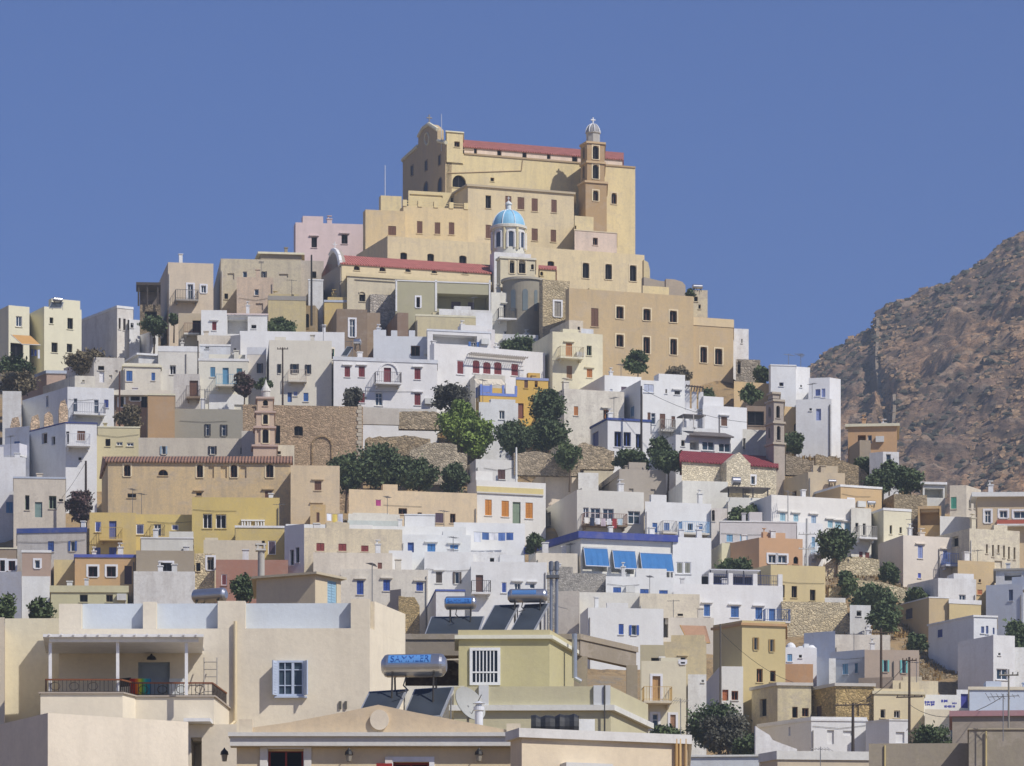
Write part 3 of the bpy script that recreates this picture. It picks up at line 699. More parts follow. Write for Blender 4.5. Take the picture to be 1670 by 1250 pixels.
for t_ in range(61):
    tt_ = t_ / 60.0; q_ = [(1434, 1290), (1432, 1235), (1446, 1190), (1462, 1150), (1454, 1110), (1432, 1040), (1428, 1000), (1436, 960), (1430, 915)]; f__ = tt_ * (len(q_) - 1); i_ = min(int(f__), len(q_) - 2); w_ = f__ - i_
    x = q_[i_][0] * (1 - w_) + q_[i_ + 1][0] * w_; D = q_[i_][1] * (1 - w_) + q_[i_ + 1][1] * w_; X, Z = mount_z(x, D); p = Vector((X, D, Z))
    if prev is not None: wg.poly([prev - Vector((0, 0, 1)), p - Vector((0, 0, 1)), p + Vector((0, 0, .45)), prev + Vector((0, 0, .45))]); wg.poly([prev + Vector((-.7, 0, -1)), p + Vector((-.7, 0, -1)), p + Vector((-.7, 0, .45)), prev + Vector((-.7, 0, .45))]); wg.poly([prev + Vector((0, 0, .45)), p + Vector((0, 0, .45)), p + Vector((-.7, 0, .45)), prev + Vector((-.7, 0, .45))])
    prev = p
setp(wg.build('gully_ridge', stone('7c6c58', 1.2)), 'dry stone field wall running down the rocky mountain', 'wall')  # added ridge, its dark tone and shadow draw the gully line
hz_ = MB(); hz_.box(Fr((-3520, -1520), 0), 0, 7040, -4.0, 345.0, -7040, 0)
hm = bpy.data.materials.new('haze'); hm.use_nodes = True; ht_ = hm.node_tree; ht_.nodes.clear(); ho_ = ht_.nodes.new('ShaderNodeOutputMaterial'); pv_ = ht_.nodes.new('ShaderNodeVolumePrincipled')
pv_.inputs['Color'].default_value = (.80, .90, .97, 1); pv_.inputs['Density'].default_value = .00025; pv_.inputs['Anisotropy'].default_value = .2
ht_.links.new(pv_.outputs[0], ho_.inputs['Volume']); hzo = hz_.build('haze', hm); hzo['kind'] = 'stuff'
# ------------------------------------------------------------------ hilltop cathedral and monastery
def slab_px(fr, pts, w0, w1, mb, mi=0):
    """outline in photo points on a face plane, given real thickness"""
    q = [fr.at(x, y) for x, y in pts]; n = len(q)
    mb.poly([fr.pt(u, z, w1) for u, z in q], mi); mb.poly([fr.pt(u, z, w0) for u, z in q][::-1], mi)
    for i in range(n): j = (i + 1) % n; mb.poly([fr.pt(*q[i], w0), fr.pt(*q[j], w0), fr.pt(*q[j], w1), fr.pt(*q[i], w1)], mi)
def cross(mb, c, h, r=.05, ang=20):
    mb.bar(c, c + Vector((0, 0, h)), r); d = Vector((math.cos(R(ang)), math.sin(R(ang)), 0)) * h * .3; m = c + Vector((0, 0, h * .68)); mb.bar(m - d, m + d, r)
def belltower(root, col, tiers, th, D, capcol='trim', dirt=.4, sa=None):
    """stack of storeys: (xl, xr, sx, ytop, ybottom, front openings, side openings)"""
    res = []
    for i, (xl, xr, sx, yt, yb, f, l) in enumerate(tiers):
        hh = house('', xl, xr, yt, yb, col, th=th, sx=sx, sa=sa, F=f, L=l, D=D, drop=6.0 if i == 0 else 0.0, par=.05, root=root, pname='storey', band=(capcol, 3.2, .14), dirt=dirt)
        res.append(hh)
    return res

# cathedral
TH = 20; CD = 552.0
cath = house('large cream cathedral crowning the hilltop with a curved west gable and red tiled nave roof', 728, 1036, 249, 400, 'castle', th=TH, sx=658, D=CD, name='cathedral', cat='cathedral', drop=4, par=.3,
             F='X brn 746 251 755 267|Xa dark 738 286 760 306|Xau brn 997 315 1006 333|X brn 800 290 806 296', dirt=.45)
cr = cath['root']
hb = house('', 728.5, 755, 214, 249, 'castle', th=TH, D=CD - .15, drop=1.0, root=cr, pname='west_block', par=.2, F='X brn 741 231 750 240', Ld=5, band=('pale', 2.0, .12), dirt=.45)
nv = house('', 757, 1015, 239.5, 262, 'e6cdb4', th=TH, D=CD + 2.6, drop=2, root=cr, pname='clerestory', roof=('a8685f', 1.5, .15), Ld=7,
           F='X dark 773 242 778 252, 811 244 818 255, 852 247 859 258, 892 249 898 260, 933 253 942 264', dirt=.45)
g = MB(); fl = cath['frl']
slab_px(fl, [(658.5, 330), (658.5, 262), (663, 258), (670, 254), (677, 247), (683.5, 240), (684, 224), (687, 216), (691, 210), (696, 205), (701, 203), (706, 204), (711, 208), (715, 213), (715, 230), (719, 231), (723, 233), (728, 233), (728, 330)], -.6, .12, g)
g.build('west_gable', plaster('c9ae7c', .4), cr)
surface_window(fl, 'X dark 672 270 676 287, 695 262 699 279, 717 253 721 270|Xa dark 693 297 700 314, 716 290 723 314', cr, .12)
g = MB()
for a, b in (((691, 210), (701, 203)), ((701, 203), (715, 212)), ((684, 223), (691, 210)), ((663, 257), (683, 239)), ((658, 262), (663, 257)), ((716, 230), (729, 233))):
    p, q = fl.at(*a), fl.at(*b); g.bar(fl.pt(*p, .1), fl.pt(*q, .1), .22)
g.build('gable_moulding', plaster(C['pale'], .3), cr)
g = MB(); o_ = [fl.at(698.5 + 3.6 * math.cos(a), 227 + 9.5 * math.sin(a)) for a in [2 * math.pi * i / 20 for i in range(21)]]
g.tube([fl.pt(*p, .16) for p in o_], .10, 0, 5); g.build('oculus', plaster(C['pale'], .3), cr)
g = MB(); p = fl.at(700, 203); cross(g, Vector(fl.pt(*p)), 1.0, .07); g.build('cross', paint('8e8678'), cr)
# string courses on the south wall
g = MB(); f_ = cath['fr']
for (a, b) in (((731, 243.5), (772, 245.5)), ((730, 283), (850, 279)), ((850, 279), (852, 262))):
    p, q = f_.at(*a), f_.at(*b); g.bar(f_.pt(*p, .03), f_.pt(*q, .03), .06, 0, 4)
p, q = f_.at(757, 251), f_.at(1036, 274); g.box(f_, p[0], f_.len, cath['zt'] - .05, cath['zt'] + .12, -.1, .1)
g.build('string_course', plaster('b89a68', .4), cr)
# bell tower of the cathedral
bt = thing('bell_tower', 'tan bell tower with small ribbed dome and white cross beside the cathedral nave', 'bell tower', P(967, 357, 553))
belltower(bt, 'b8955f', [(955, 989.5, 943.5, 295, 362, 'Xau brn 967 311 976 328', ''), (957.5, 986, 947, 263, 295, 'Xau dark 966.5 269 976.5 292', 'Xa dark 950 270 953.5 292'),
                         (957.5, 986, 947, 231, 262, 'Xau dark 966.5 238 976.5 260', 'Xa dark 950 240 953.5 260')], 20, 551.5, 'cfae7a')
g = MB(); c = P(967.2, 231, 553.4); z = lambda y: P(0, y, 553.4).z
g.lathe(c, [(.72, c.z - .2), (.72, z(219)), (.82, z(218.5)), (.82, z(217))], 8); g.build('drum', plaster('bdb9ae', .4), bt)
g = MB(); g.lathe(c, [(.74 * math.cos(a), z(217) + .92 * math.sin(a)) for a in [math.pi / 2 * i / 8 for i in range(9)]], 20); dm = g.build('dome', plaster('9a9a9c', .3), bt)
g = MB()
for k in range(8):
    a = 2 * math.pi * k / 8 + .2; g.tube([(c.x + .78 * math.cos(a) * math.cos(t), c.y + .78 * math.sin(a) * math.cos(t), z(217) + .95 * math.sin(t)) for t in [math.pi / 2 * i / 6 for i in range(7)]], .06, 0, 5)
g.build('ribs', paint('dcdcdc'), dm)
g = MB(); cross(g, P(967.2, 205, 553.4), .85, .075); g.build('cross', paint('e6e6e6'), bt)

# monastery blocks stepping down in front
m1 = house('tall cream monastery block with two rows of brown shuttered windows in front of the cathedral', 763, 936, 301, 400, 'dfca98', th=20, sx=738, D=544, name='monastery_block', cat='monastery',
           F='X dark 792 319 801 340|S brn 824 320 834 341, 844 322 855 342, 867 324 877 345, 899 326 908 347, 792 367 801 389, 867 373 877 393, 898 375 907 395', band=('bfae8a', 3.4, .18), drop=6, dirt=.45)
m2 = house('cream monastery wing with three brown shuttered windows and a roof terrace with low piers', 658, 764, 336, 396, 'e2c88e', th=14, sx=652, D=541, name='monastery_wing', cat='monastery', F='S brn 680 361 689 381, 709 363 718 382, 732 363 741 383', drop=6, dirt=.45)
g = MB(); f_ = m2['fr']; z = m2['zt']
for x in (660, 685, 711, 736, 760): u, _ = f_.at(x, 340); g.box(f_, u - .22, u + .22, z - .02, z + .62, -.3, .08)
for zz in (.25, .5): g.box(f_, .2, f_.len - .1, z + zz, z + zz + .05, -.14, -.08)
g.build('terrace_balustrade', plaster(C['castle'], .3), m2['root'])
house('small cream upper room with a dark doorway on the monastery roof terrace', 666, 748, 311, 340, 'castle', th=14, D=547, name='terrace_room', cat='building', F='X dark 735 320 746 338|N x 668 318 722 322', drop=2, dirt=.4)
house('cream corner tower of the monastery on the left above the pink house', 596, 661, 342, 415, 'dabf86', th=12, sx=592, D=539, name='monastery_tower', cat='monastery', F='S brn 633 369 646 384', drop=6, dirt=.5)
house('low cream penthouse left of the cathedral with an aerial on its roof', 621, 655, 319, 345, 'castle', th=12, sx=618, D=545, name='penthouse', cat='building', drop=2)
m3 = house('long yellowish fortress wall building with arched dark windows below the monastery', 632, 1051, 385, 470, 'e6d09a', th=20, sx=581, D=531, name='fortress_building', cat='building', drop=5, dirt=.45,
           F='XA dark 653 412 664 424, 697 414 708 427, 749 417 761 430, 893 426 904 436|XAu dark 950 429 961 454, 987 431 998 456, 1027 433 1038 459')
house('small pinkish annexe with one brown window under the cathedral wall', 937, 1006, 375, 404, 'dfc6b0', th=20, D=541, name='annexe', cat='building', F='X brn 967 388 975 400', drop=3, band=('dccaa4', 1.5))
house('low cream block with a tiny window at the foot of the cathedral bell tower', 937, 968, 352, 380, 'castle', th=20, D=543, name='low_block', cat='building', F='X dark 935.5 368 940 374, 938 385 941 392', drop=3)
tn = house('big tan convent building with rows of arched brown windows on the right slope', 928, 1131, 470, 640, 'cdb07a', th=19, sx=926, D=496, name='convent_building', cat='building', drop=4, dirt=.45,
      F='S brn 964 503 976 533|XAu brn 1005 500 1017 520, 1049 504 1061 523, 1092 507 1104 526, 1005 546 1017 566, 1049 550 1060 577, 1093 553 1104 579')
house('lower tan convent wing with two tall brown arched windows and a cream parapet', 1130, 1196, 517, 645, 'ccae78', th=19, D=500.5, name='convent_wing', cat='building', drop=4, dirt=.45, F='XAu brn 1142 566 1153 592, 1166 569 1178 595', band=('dfc591', 13, .06, -.5))
house('cream terrace wall above the tan convent building with corner pier', 1048, 1091, 466, 485, 'castle', th=19, D=503, name='terrace_wall', cat='wall', drop=2, Ld=1.2)
fwall('cream corbelled bay hanging on the tan convent wall', [(961, 470), (989, 472)], 497.2, 'castle', .8, 19, name='corbelled_bay', low=485)
fwall('grey plastered wall stepping down beside the fortress building', [(1050, 452), (1075, 458), (1090, 460)], 512, 'b5a58c', .8, 15, name='garden_wall', low=480)
fwall('rough wall end with rounded top above the tan convent', [(1086, 455), (1100, 456), (1113, 460), (1118, 466), (1118, 485)], 510, 'c2ae92', .8, 8, name='rounded_wall', low=490)
fwall('curved cream wall fragment at the right end of the fortress building', [(1050, 424), (1057, 428), (1060, 440), (1060, 455)], 534, 'castle', .8, 10, name='wall_fragment', low=470)
house('narrow weathered plaster house on the skyline right of the convent', 1131, 1154, 473, 530, 'd3c6a0', th=10, sx=1128, D=506, F='X dark 1132 484 1138 492|X grey 1139 497 1143 504', drop=3, dirt=1.0)
house('small white stepped house on the skyline behind the tan convent wing', 1196, 1221, 536, 600, 'white', th=12, D=508, drop=6, F='X dark 1209 553 1211 560')
house('grey stone hut with rusty drum behind the convent wing', 1200, 1240, 586, 625, 'a39a8c', th=10, D=500, drop=4, mat=stone('9a9080', 1.6), F='X dark 1203 590 1208 610')

# ------------------------------------------------------------------ church with the light blue dome
ch = house('long church with pinkish red tiled roof, arched clerestory windows and light blue dome', 557, 800, 430, 450, 'e3cf9d', th=18, sx=527, D=517, name='domed_church', cat='church', drop=7, roof=('b46c62', 1.5, .12), dirt=.25,
           F='Xa brn 577 433 587 441, 619 434 629 443|Xa dark 661 436 670 444, 704 438 713 446, 754 440 764 447')
cr = ch['root']
house('', 566, 800, 446, 495, 'd9cba6', th=18, D=514.8, root=cr, pname='aisle', drop=5, dirt=.6, band=('e0cb96', 5, .12), Ld=2.2, F='N x 578 458 648 482|Xa dark 586 476 596 492')
g = MB(); fl = ch['frl']
slab_px(fl, [(526, 500), (526, 447), (530, 440), (534, 432), (538, 420), (541, 412), (546, 408), (550, 411), (554, 420), (556.5, 432), (557, 500)], -.5, .12, g)
g.build('west_gable', plaster('a89c8c', .6), cr)
g = MB(); g.tube([fl.pt(*fl.at(*p), .05) for p in ((540, 416), (542.5, 411), (546, 408.5), (550, 411), (553.5, 418), (555.5, 428), (556, 434))], .26, 0, 6); cross(g, Vector(fl.pt(*fl.at(546, 408))), .8, .05); g.build('gable_capping', plaster(C['white'], .2), cr)
house('', 806, 866, 411, 440, 'white', th=18, sx=799, D=521.5, root=cr, pname='dome_base', drop=3, dirt=.45)
c = P(829.5, 400, 525.0); z = lambda y: P(0, y, 525.0).z; g = MB()
g.lathe(c, [(1.66, z(420)), (1.66, z(376)), (1.86, z(375)), (1.86, z(371)), (1.70, z(370))], 40); dr = g.build('drum', plaster('e0ddd0', .3), cr)
for k in range(8):
    a = R(-90 + 8 + 45 * k); cc = (c.x + 1.66 * math.cos(a), c.y + 1.66 * math.sin(a)); ff = Fr(cc, math.degrees(a) + 90)
    q = MB(); hw = .23; zb_, zt_ = z(407), z(382)
    arc = [(hw * math.cos(math.pi * i / 8), zt_ - hw + hw * math.sin(math.pi * i / 8)) for i in range(9)]
    q.poly([ff.pt(hw, zb_, .03)] + [ff.pt(u, zz, .03) for u, zz in arc] + [ff.pt(-hw, zb_, .03)]); q.build('drum_window', glass('3a4350'), dr)
    q = MB(); q.tube([ff.pt(hw * 1.6, zb_ - .1, .02)] + [ff.pt(u * 1.6, zz + .05, .02) for u, zz in arc] + [ff.pt(-hw * 1.6, zb_ - .1, .02)], .13, 0, 5); q.build('window_surround', plaster(C['white'], .2), dr)
    a2 = a + R(22.5); q = MB(); q.bar((c.x + 1.70 * math.cos(a2), c.y + 1.70 * math.sin(a2), z(412)), (c.x + 1.70 * math.cos(a2), c.y + 1.70 * math.sin(a2), z(375)), .13); q.build('pilaster', plaster('dccf9c', .2), dr)
g = MB(); g.lathe(c, [(1.68 * math.cos(a), z(371) + 1.72 * math.sin(a)) for a in [math.pi / 2 * i / 14 * .97 for i in range(15)]], 36); dome = g.build('dome', paint('86bcd8', .6), cr, smooth=True)
g = MB()
for k in range(8):
    a = R(-112 + 45 * k); g.tube([(c.x + 1.70 * math.cos(a) * math.cos(t), c.y + 1.70 * math.sin(a) * math.cos(t), z(371) + 1.74 * math.sin(t)) for t in [math.pi / 2 * i / 8 for i in range(9)]], .05, 0, 5)
g.build('ribs', paint('d9e2e8'), dome)
g = MB(); g.lathe(c, [(.42, z(349)), (.42, z(345)), (.26, z(344)), (.26, z(335)), (.36, z(334)), (.33, z(332)), (.2, z(330)), (.04, z(328))], 12); cross(g, P(829.5, 329, 525), .5, .03); g.build('lantern', plaster('dfe6ea', .2), dome)
bf = thing('belfry', 'low cream belfry with three arched bell openings under the blue dome', 'belfry', P(844, 455, 514))
house('', 816, 873, 419, 452, 'ddd0a8', th=16, sx=810, D=514, root=bf, pname='belfry_wall', drop=1, F='Xau dark 831 425 839 446, 846 424 857 446|Xa brn 866 431 871 440', band=('e2dcc8', 3, .12), dirt=.4)
house('small red tiled side chapel roof right of the belfry', 880, 906, 438, 452, 'castle', th=18, D=517, name='side_chapel', cat='chapel', drop=3, roof=('b46c62', 1.0, .12), F='Xa dark 881 443 886 450')
ap = thing('apse', 'tall rounded olive grey apse with blind arches below the belfry', 'apse', P(853, 560, 503)); g = MB(); cA = P(853, 500, 504.5); zz = lambda y: P(0, y, 503).z
g.lathe(cA, [(2.0, zz(575)), (2.0, zz(457))], 28, 0, 150, 395); g.lathe(cA, [(2.0, zz(457)), (2.16, zz(456.5)), (2.16, zz(453)), (0.1, zz(452))], 28, 1, 150, 395)
g.build('apse_wall', [plaster('9a927c', .5), plaster('b9b09a', .3)], ap)
for a0, w_ in ((-118, .26), (-84, .26), (-52, .2)):
    a = R(a0); ff = Fr((cA.x + 2.0 * math.cos(a), cA.y + 2.0 * math.sin(a)), a0 + 90); q = MB(); zb_, zt_ = zz(508), zz(473)
    arc = [(w_ * math.cos(math.pi * i / 8), zt_ - w_ + w_ * math.sin(math.pi * i / 8)) for i in range(9)]
    q.poly([ff.pt(w_, zb_, .02)] + [ff.pt(u, s, .02) for u, s in arc] + [ff.pt(-w_, zb_, .02)]); q.build('blind_arch', plaster('6f8087', .3), ap)
house('grey stone corner building with a tall grey window left of the tan convent', 885, 929, 456, 560, 'cdb488', th=19, sx=883, D=499, F='St grey 904 492 915 517|X dark 928 504 933 519', mat=stone('b8a888', 2.2, 'd0bc94', .8), drop=3, cat='building', name='corner_building')

# ------------------------------------------------------------------ yellow church with tiled roof and slim pink bell tower
yc = house('long weathered yellow church with brown tiled roof and arched windows in the left half', 176, 474, 753, 855, 'dcbd82', th=2, sx=166, sa=8, D=447, name='yellow_church', cat='church', drop=4, roof=('8e6a56', 1.1, .2), dirt=.8,
           F='Xau brn 202 758 213 777, 321 758 331 779, 376 758 387 779, 434 757 446 779|Xa brn 258 766 274 776|X dark 208 805 222 812|Xl brn 320 803 329 809|Sl brn 432 801 443 823|N x 340 761 349 780, 392 761 402 780, 360 761 370 780')
house('tall cream apse block with small brown windows at the right end of the yellow church', 474, 554, 759, 865, 'dcc398', th=5, D=444, name='church_annexe', cat='building', drop=4, dirt=.45, F='Sl brn 513 785 524 800|Xl brn 510 823 523 830')
pt_ = thing('bell_tower', 'slim pink plaster bell tower of four diminishing arched tiers above the yellow church', 'bell tower', P(431, 745, 452))
belltower(pt_, 'd3b596', [(413, 451, 412, 726, 756, '', ''), (416, 448, 415, 696, 726, 'Xau dark 428 700 438 723|N x 419 702 424 722', ''), (418, 447, 417, 671, 696, 'Xau dark 429 676 437 692', ''), (420, 445, 419, 648, 671, 'Xa dark 429 652 437 662', '')], 4, 451, 'c9aa98')
g = MB(); c = P(433.5, 648, 452); z = lambda y: P(0, y, 452).z; g.lathe(c, [(.38, z(650)), (.38, z(640)), (.44, z(639)), (.36, z(634)), (.16, z(628)), (.02, z(619))], 12); g.build('spire', plaster('d8d4d0', .3), pt_)
sb = house('old brown stone building with arched openings behind the pink bell tower', 396, 592, 660, 755, 'stone', th=6, D=462, name='stone_building', cat='building', drop=5, mat=stone('b0977a', 2.4, 'c8b090', .7),
      F='XA dark 480 695 494 711|X dark 449 694 457 724|N x 411 663 418 672')
g = MB(); f_ = sb['fr']; arc = [f_.at(525 + 16 * math.cos(a), 727 - 15 * math.sin(a)) for a in [math.pi * i / 12 for i in range(13)]]
arc = [(arc[0][0], arc[0][1] - 2.0)] + arc + [(arc[-1][0], arc[-1][1] - 2.0)]
g.tube([f_.pt(u, z_, .03) for u, z_ in arc], .10, 0, 5); g.build('blind_arch', stone('a88e6a', 3.0, 'c4ac88'), sb['root'])
g = MB()
for i in range(14):
    y0 = 662 + i * 6.3; u, z1 = f_.at(584 - (i % 2) * 2.5, y0); u2, z0 = f_.at(590, y0 + 5.6); g.box(f_, u, u2, z0, z1, -.1, .06)
g.build('quoins', plaster('c9bba0', .7), sb['root'])

# ------------------------------------------------------------------ red roofed church and its stone tower on the right
rc = house('low grey beige church with dark red tiled roof and a small front gable', 1112, 1266, 752, 800, 'c8bda4', th=21, D=455, name='red_roofed_church', cat='church', drop=3, roof=('88383e', 1.45, .2), dirt=.25, mat=stone('dccfb2', 2.6, 'e4d9c0', .85),
           F='Gt grey 1225 777 1231 790, 1195 769 1204 780')
g = MB(); f_ = rc['fr']; slab_px(f_, [(1176, 800), (1176, 757), (1180, 755), (1197, 741), (1212, 757), (1215, 760), (1215, 804)], -.3, 1.2, g); g.build('front_gable', stone('dccfb2', 2.6, 'e4d9c0', .85), rc['root'])
st = thing('bell_tower', 'square grey stone bell tower with arched openings beside the red roofed church', 'bell tower', P(1263, 790, 459))
belltower(st, 'b5a796', [(1262, 1280, 1249, 722, 795, '', ''), (1262, 1279, 1249, 688, 722, 'Xa dark 1267 695 1273 718', 'Xa grey 1253 698 1256 715'), (1262, 1278, 1249, 652, 688, 'Xa dark 1266 662 1272 682', 'Xa dark 1253 664 1257 680'), (1260.5, 1271, 1257, 640, 650, '', '')], 22, 459, 'b9ab94', 1.0)
# ------------------------------------------------------------------ the town, roughly from the skyline down
rub = stone('a39478', 2.2, 'b9a98c', .6); rubl = stone('cbbb98', 2.0, 'd8cbac', .8); rubd = stone('857660', 2.4, '9a8a70', .55)
# skyline, left
house('pale yellow flat roofed house at the left edge of the skyline with awning', 14, 48, 498, 628, 'pale', th=26, sx=-12, F='Gw white 26 516 36 533|X dark 17 560 38 583', dirt=.08, Ld=8)
ha = house('pale yellow two storey house with four dark windows under a roof water heater', 72, 133, 500, 622, 'pale', th=26, sx=44, F='X dark 81 518 87 528, 110 519 119 537, 84 559 94 575, 109 561 118 575', dirt=.08)
house('bare grey plaster house with three narrow windows right of the pale yellow houses', 191, 217, 499, 575, 'ded8d2', th=30, sx=127, F='X brn 193.5 519 197 537, 201 520 205 539, 208 522 211 539', dirt=.5, band=('white', 4))
house('little white annexe at the corner of the bare grey plaster house', 211, 228, 521, 575, 'white', th=25, F='X dark 213 527 218 535')
house('small white cube hut with a dark door below the skyline houses', 244, 258, 542, 575, 'white', th=35, sx=219, F='D dark 249 551 254 562')
hb = house('shaded stone house with covered terrace left of the tall beige house', 228, 262, 497, 560, 'dgrey', th=4, D=514, mat=rubd, F='X dark 236 508 256 530')  # shade under the terrace is put into the dark stone colour
g = MB(); f_ = hb['fr']; u0, z1 = f_.at(222, 462); u1, z0 = f_.at(262, 467); g.box(f_, u0, u1, z0, z1, -3, .5); zf = hb['zt']
for x in (226, 240, 257): u, _ = f_.at(x, 480); g.bar(f_.pt(u, zf - .2, .3), f_.pt(u, z0, .3), .09)
g.build('terrace_roof', paint('4a423c', .9), hb['root'])
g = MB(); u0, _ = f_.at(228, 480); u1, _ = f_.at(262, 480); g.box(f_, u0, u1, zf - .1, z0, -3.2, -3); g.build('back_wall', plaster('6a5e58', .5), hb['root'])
house('tall beige plaster house with balcony and white framed door on the left skyline', 274, 348, 428, 540, 'dcc8a8', th=9, sx=253, F='Gt white 306 464 315 489|Gt white 328 466 336 478', B=[(285, 322, 491, dict(rail='rail', slab='grey', dep=1.1))], dirt=.35)
house('tall weathered plaster house with worn window openings beside the beige house', 360, 491, 422, 515, 'd0c3a0', th=6, sx=347, F='Gw white 396 443 403 455|Ow dark 429 443 433 455|N x 371 446 382 456, 455 447 470 453|X dark 366 479 372 488', dirt=.95)
house('reddish patched front extension with a white framed double window on the weathered house', 386, 446, 452, 512, 'd8bc9c', th=6, D=516, F='Gw white 415 472 422 482|N x 417 495 429 507', dirt=.9)
house('low room with white slab roof behind the weathered plaster house', 425, 492, 412, 440, 'a89878', th=8, sx=412, D=534, band=('pale', 3.2, .3))
house('pale pink two window house left of the monastery', 482, 592, 363, 430, 'pink', th=8, sx=479, D=545, F='Xl dark 508 387 517 404, 557 383 567 398', dirt=.2)
house('small off white house with shaded wall under the pink house', 490, 528, 425, 470, 'c9bca6', th=8, D=524, F='X dark 509 443 516 454', dirt=.9)
house('tiny white house beside the gable of the domed church', 503, 527, 456, 520, 'dcdcde', th=8, D=517, band=('white', 2))
# terrace under the skyline
house('square yellow plaster house wall with pale cap on the upper left', 437, 499, 483, 560, 'cdb97c', th=6, F='X dark 415 503 420 512', band=('grey', 7, .03), dirt=.6)
house('narrow brown garden pavilion with an arched niche', 489, 514, 499, 550, 'a58c5c', th=-6, rx=519, F='Xa dark 498 512 504 535', dirt=.6)
house('low yellow house with pale blue roof edge behind the brown cube house', 529, 580, 490, 530, 'd6b862', th=5, sx=524, D=515, band=('bluew', 3.5))
house('brown cube house with a tall framed door', 549, 599, 504, 560, 'brown', th=8, sx=520, F='Gt wd 570 521 579 550', dirt=.35, D=507)
house('small dull brown wall house behind the battlemented white house', 597, 620, 510, 550, 'a58c6e', th=8, D=511)
house('dark brown box house above the battlemented white house', 648, 666, 510, 560, '94775f', th=10, sx=613, D=507)
house('rough grey rubble house with no windows under the domed church', 604, 651, 480, 520, 'b8b0a4', th=10, sx=574, D=515, mat=stone('b9b0a4', 2.0, 'c9c2b6', .75))
ho = house('olive green house with white corners and a deep shaded veranda', 645, 800, 457, 520, 'b4ae88', th=10, D=512, F='Xt red 679 485 685 502|V x 713 480 798 505', dirt=.2, band=('white', 2))
g = MB(); f_ = ho['fr']
for x in (646, 711, 799): u, z0 = f_.at(x, 508); _, z1 = f_.at(x, 457); g.box(f_, max(0, u - .1), min(u + .1, f_.len), z0, z1, -.05, .05)
g.build('corner_strips', plaster(C['white'], .2), ho['root'])
for x0, x1, y0 in ((742, 757, 486), (769, 779, 487)): g = MB(); u, z = f_.at(x0, 505); u2, z2 = f_.at(x1, y0); g.box(f_, u, u2, z, z2, -2.19, -2.12); g.build('door', paint(C['purple']), ho['root'])
house('long low cream building in front of the olive veranda house', 678, 790, 513, 560, 'd6c898', th=10, D=509, dirt=.35, band=('pale', 3, .03))
house('white terrace wall of the olive veranda house with a little block', 716, 801, 504, 525, 'white', th=10, D=510.5, Ld=1, drop=2)
house('white narrow tall house with a dark balcony door beside the apse', 801, 856, 477, 560, 'e4e0d4', th=10, D=503, F='Xl dblue 821 497 829 521|G white 822 540 829 551', B=[(811, 840, 521, dict(slab='white', dep=.9))], dirt=.3)
house('white stepped house left of the tall white balcony house', 776, 803, 510, 575, 'white', th=10, D=500, dirt=.2)
house('low white roof terrace wall under the apse', 820, 878, 545, 580, 'd2d4da', th=10, D=499)
house('small cream rooftop hut with dark square window by the tan convent', 928, 951, 522, 560, 'dccdb0', th=20, sx=897, D=492, F='X dark 942 533 946 539', dirt=.8)
house('low white block on the roof of the cream balcony house', 948, 968, 536, 560, 'whiteb', th=20, D=490)
house('cream three storey house with orange shutters and a curved balcony', 901, 983, 541, 650, 'e6dcb4', th=17, sx=868, D=487, F='Sl orng 923 560 933 585|X green 957 564 965 580|S wd 924 597 933 618|Sl orng 957 602 966 616', B=[(909, 947, 584, dict(slab='pale', rail='b5a98a', dep=1.0))], dirt=.25)
hw = house('long white house with a row of dark red shuttered windows under a pergola beam', 708, 889, 560, 660, 'e2e0e2', th=25, sx=705, D=483, F='Sw red 745 588 757 611|SA red 771 588 782 609, 788 591 800 610, 806 591 818 611|S red 834 594 845 613', dirt=.12)
g = MB(); f_ = hw['fr']; p, q = f_.at(763, 579), f_.at(854, 588)
for w in (.25, .9): g.bar(f_.pt(p[0], p[1], w), f_.pt(q[0], p[1], w), .06)
n = 26
for i in range(n): u = p[0] + (q[0] - p[0]) * i / (n - 1); g.bar(f_.pt(u, p[1] + .08, 0), f_.pt(u, p[1] + .08, 1.0), .04)
g.build('pergola_beams', paint('b3aca2', .8), hw['root'])
house('white upper house with blue windows and a shaded recess above the red shuttered house', 697, 800, 537, 590, 'e4e2e4', th=14, D=490, F='v x 706 547 778 562|O blue 768 558 777 566', dirt=.15, band=('whiteb', 3))
house('white stepped wall with pale lilac block behind the long white house', 770, 807, 536, 580, 'dcd6da', th=16, D=494, dirt=.3)
hc = house('white house with battlements and a dark square window', 609, 708, 548, 600, 'd6d9e2', th=5, D=491, F='X brn 670 564 685 581', dirt=.12)
g = MB(); f_ = hc['fr']
for x0, x1 in ((609, 620), (638, 648), (667, 677), (696, 707)): a, z1 = f_.at(x0, 539); b, _ = f_.at(x1, 539); g.box(f_, a, b, hc['zt'] - .02, z1, -.35, -.01)
g.build('battlements', hc['mat'], hc['root'])
hv = house('white two storey villa with dark red shutters and an arched balcony niche', 544, 713, 582, 690, 'e9e7ea', th=11, D=478, dirt=.1, band=('whiteb', 6, .06),
      F='Sl red 562 598 571 615, 585 598 595 615, 676 601 686 619|D red 626 600 638 626|S red 585 641 595 657|G lilac 612 641 624 662|Sl red 676 642 686 661', B=[(610, 652, 626, dict(slab='white', dep=1.0, rail='6a6668'))])
g = MB(); f_ = hv['fr']; arc = [f_.at(633 + 16 * math.cos(a), 610 - 17 * math.sin(a)) for a in [math.pi * i / 12 for i in range(13)]]; g.tube([f_.pt(u, z, .03) for u, z in arc], .09, 0, 5); g.build('arch_moulding', hv['mat'], hv['root'])
house('white cottage with green opening between the long white houses', 524, 546, 566, 690, 'e6dccc', th=6, D=481, F='X teal 528 569 545 586|X dark 522 632 542 652', dirt=.2)
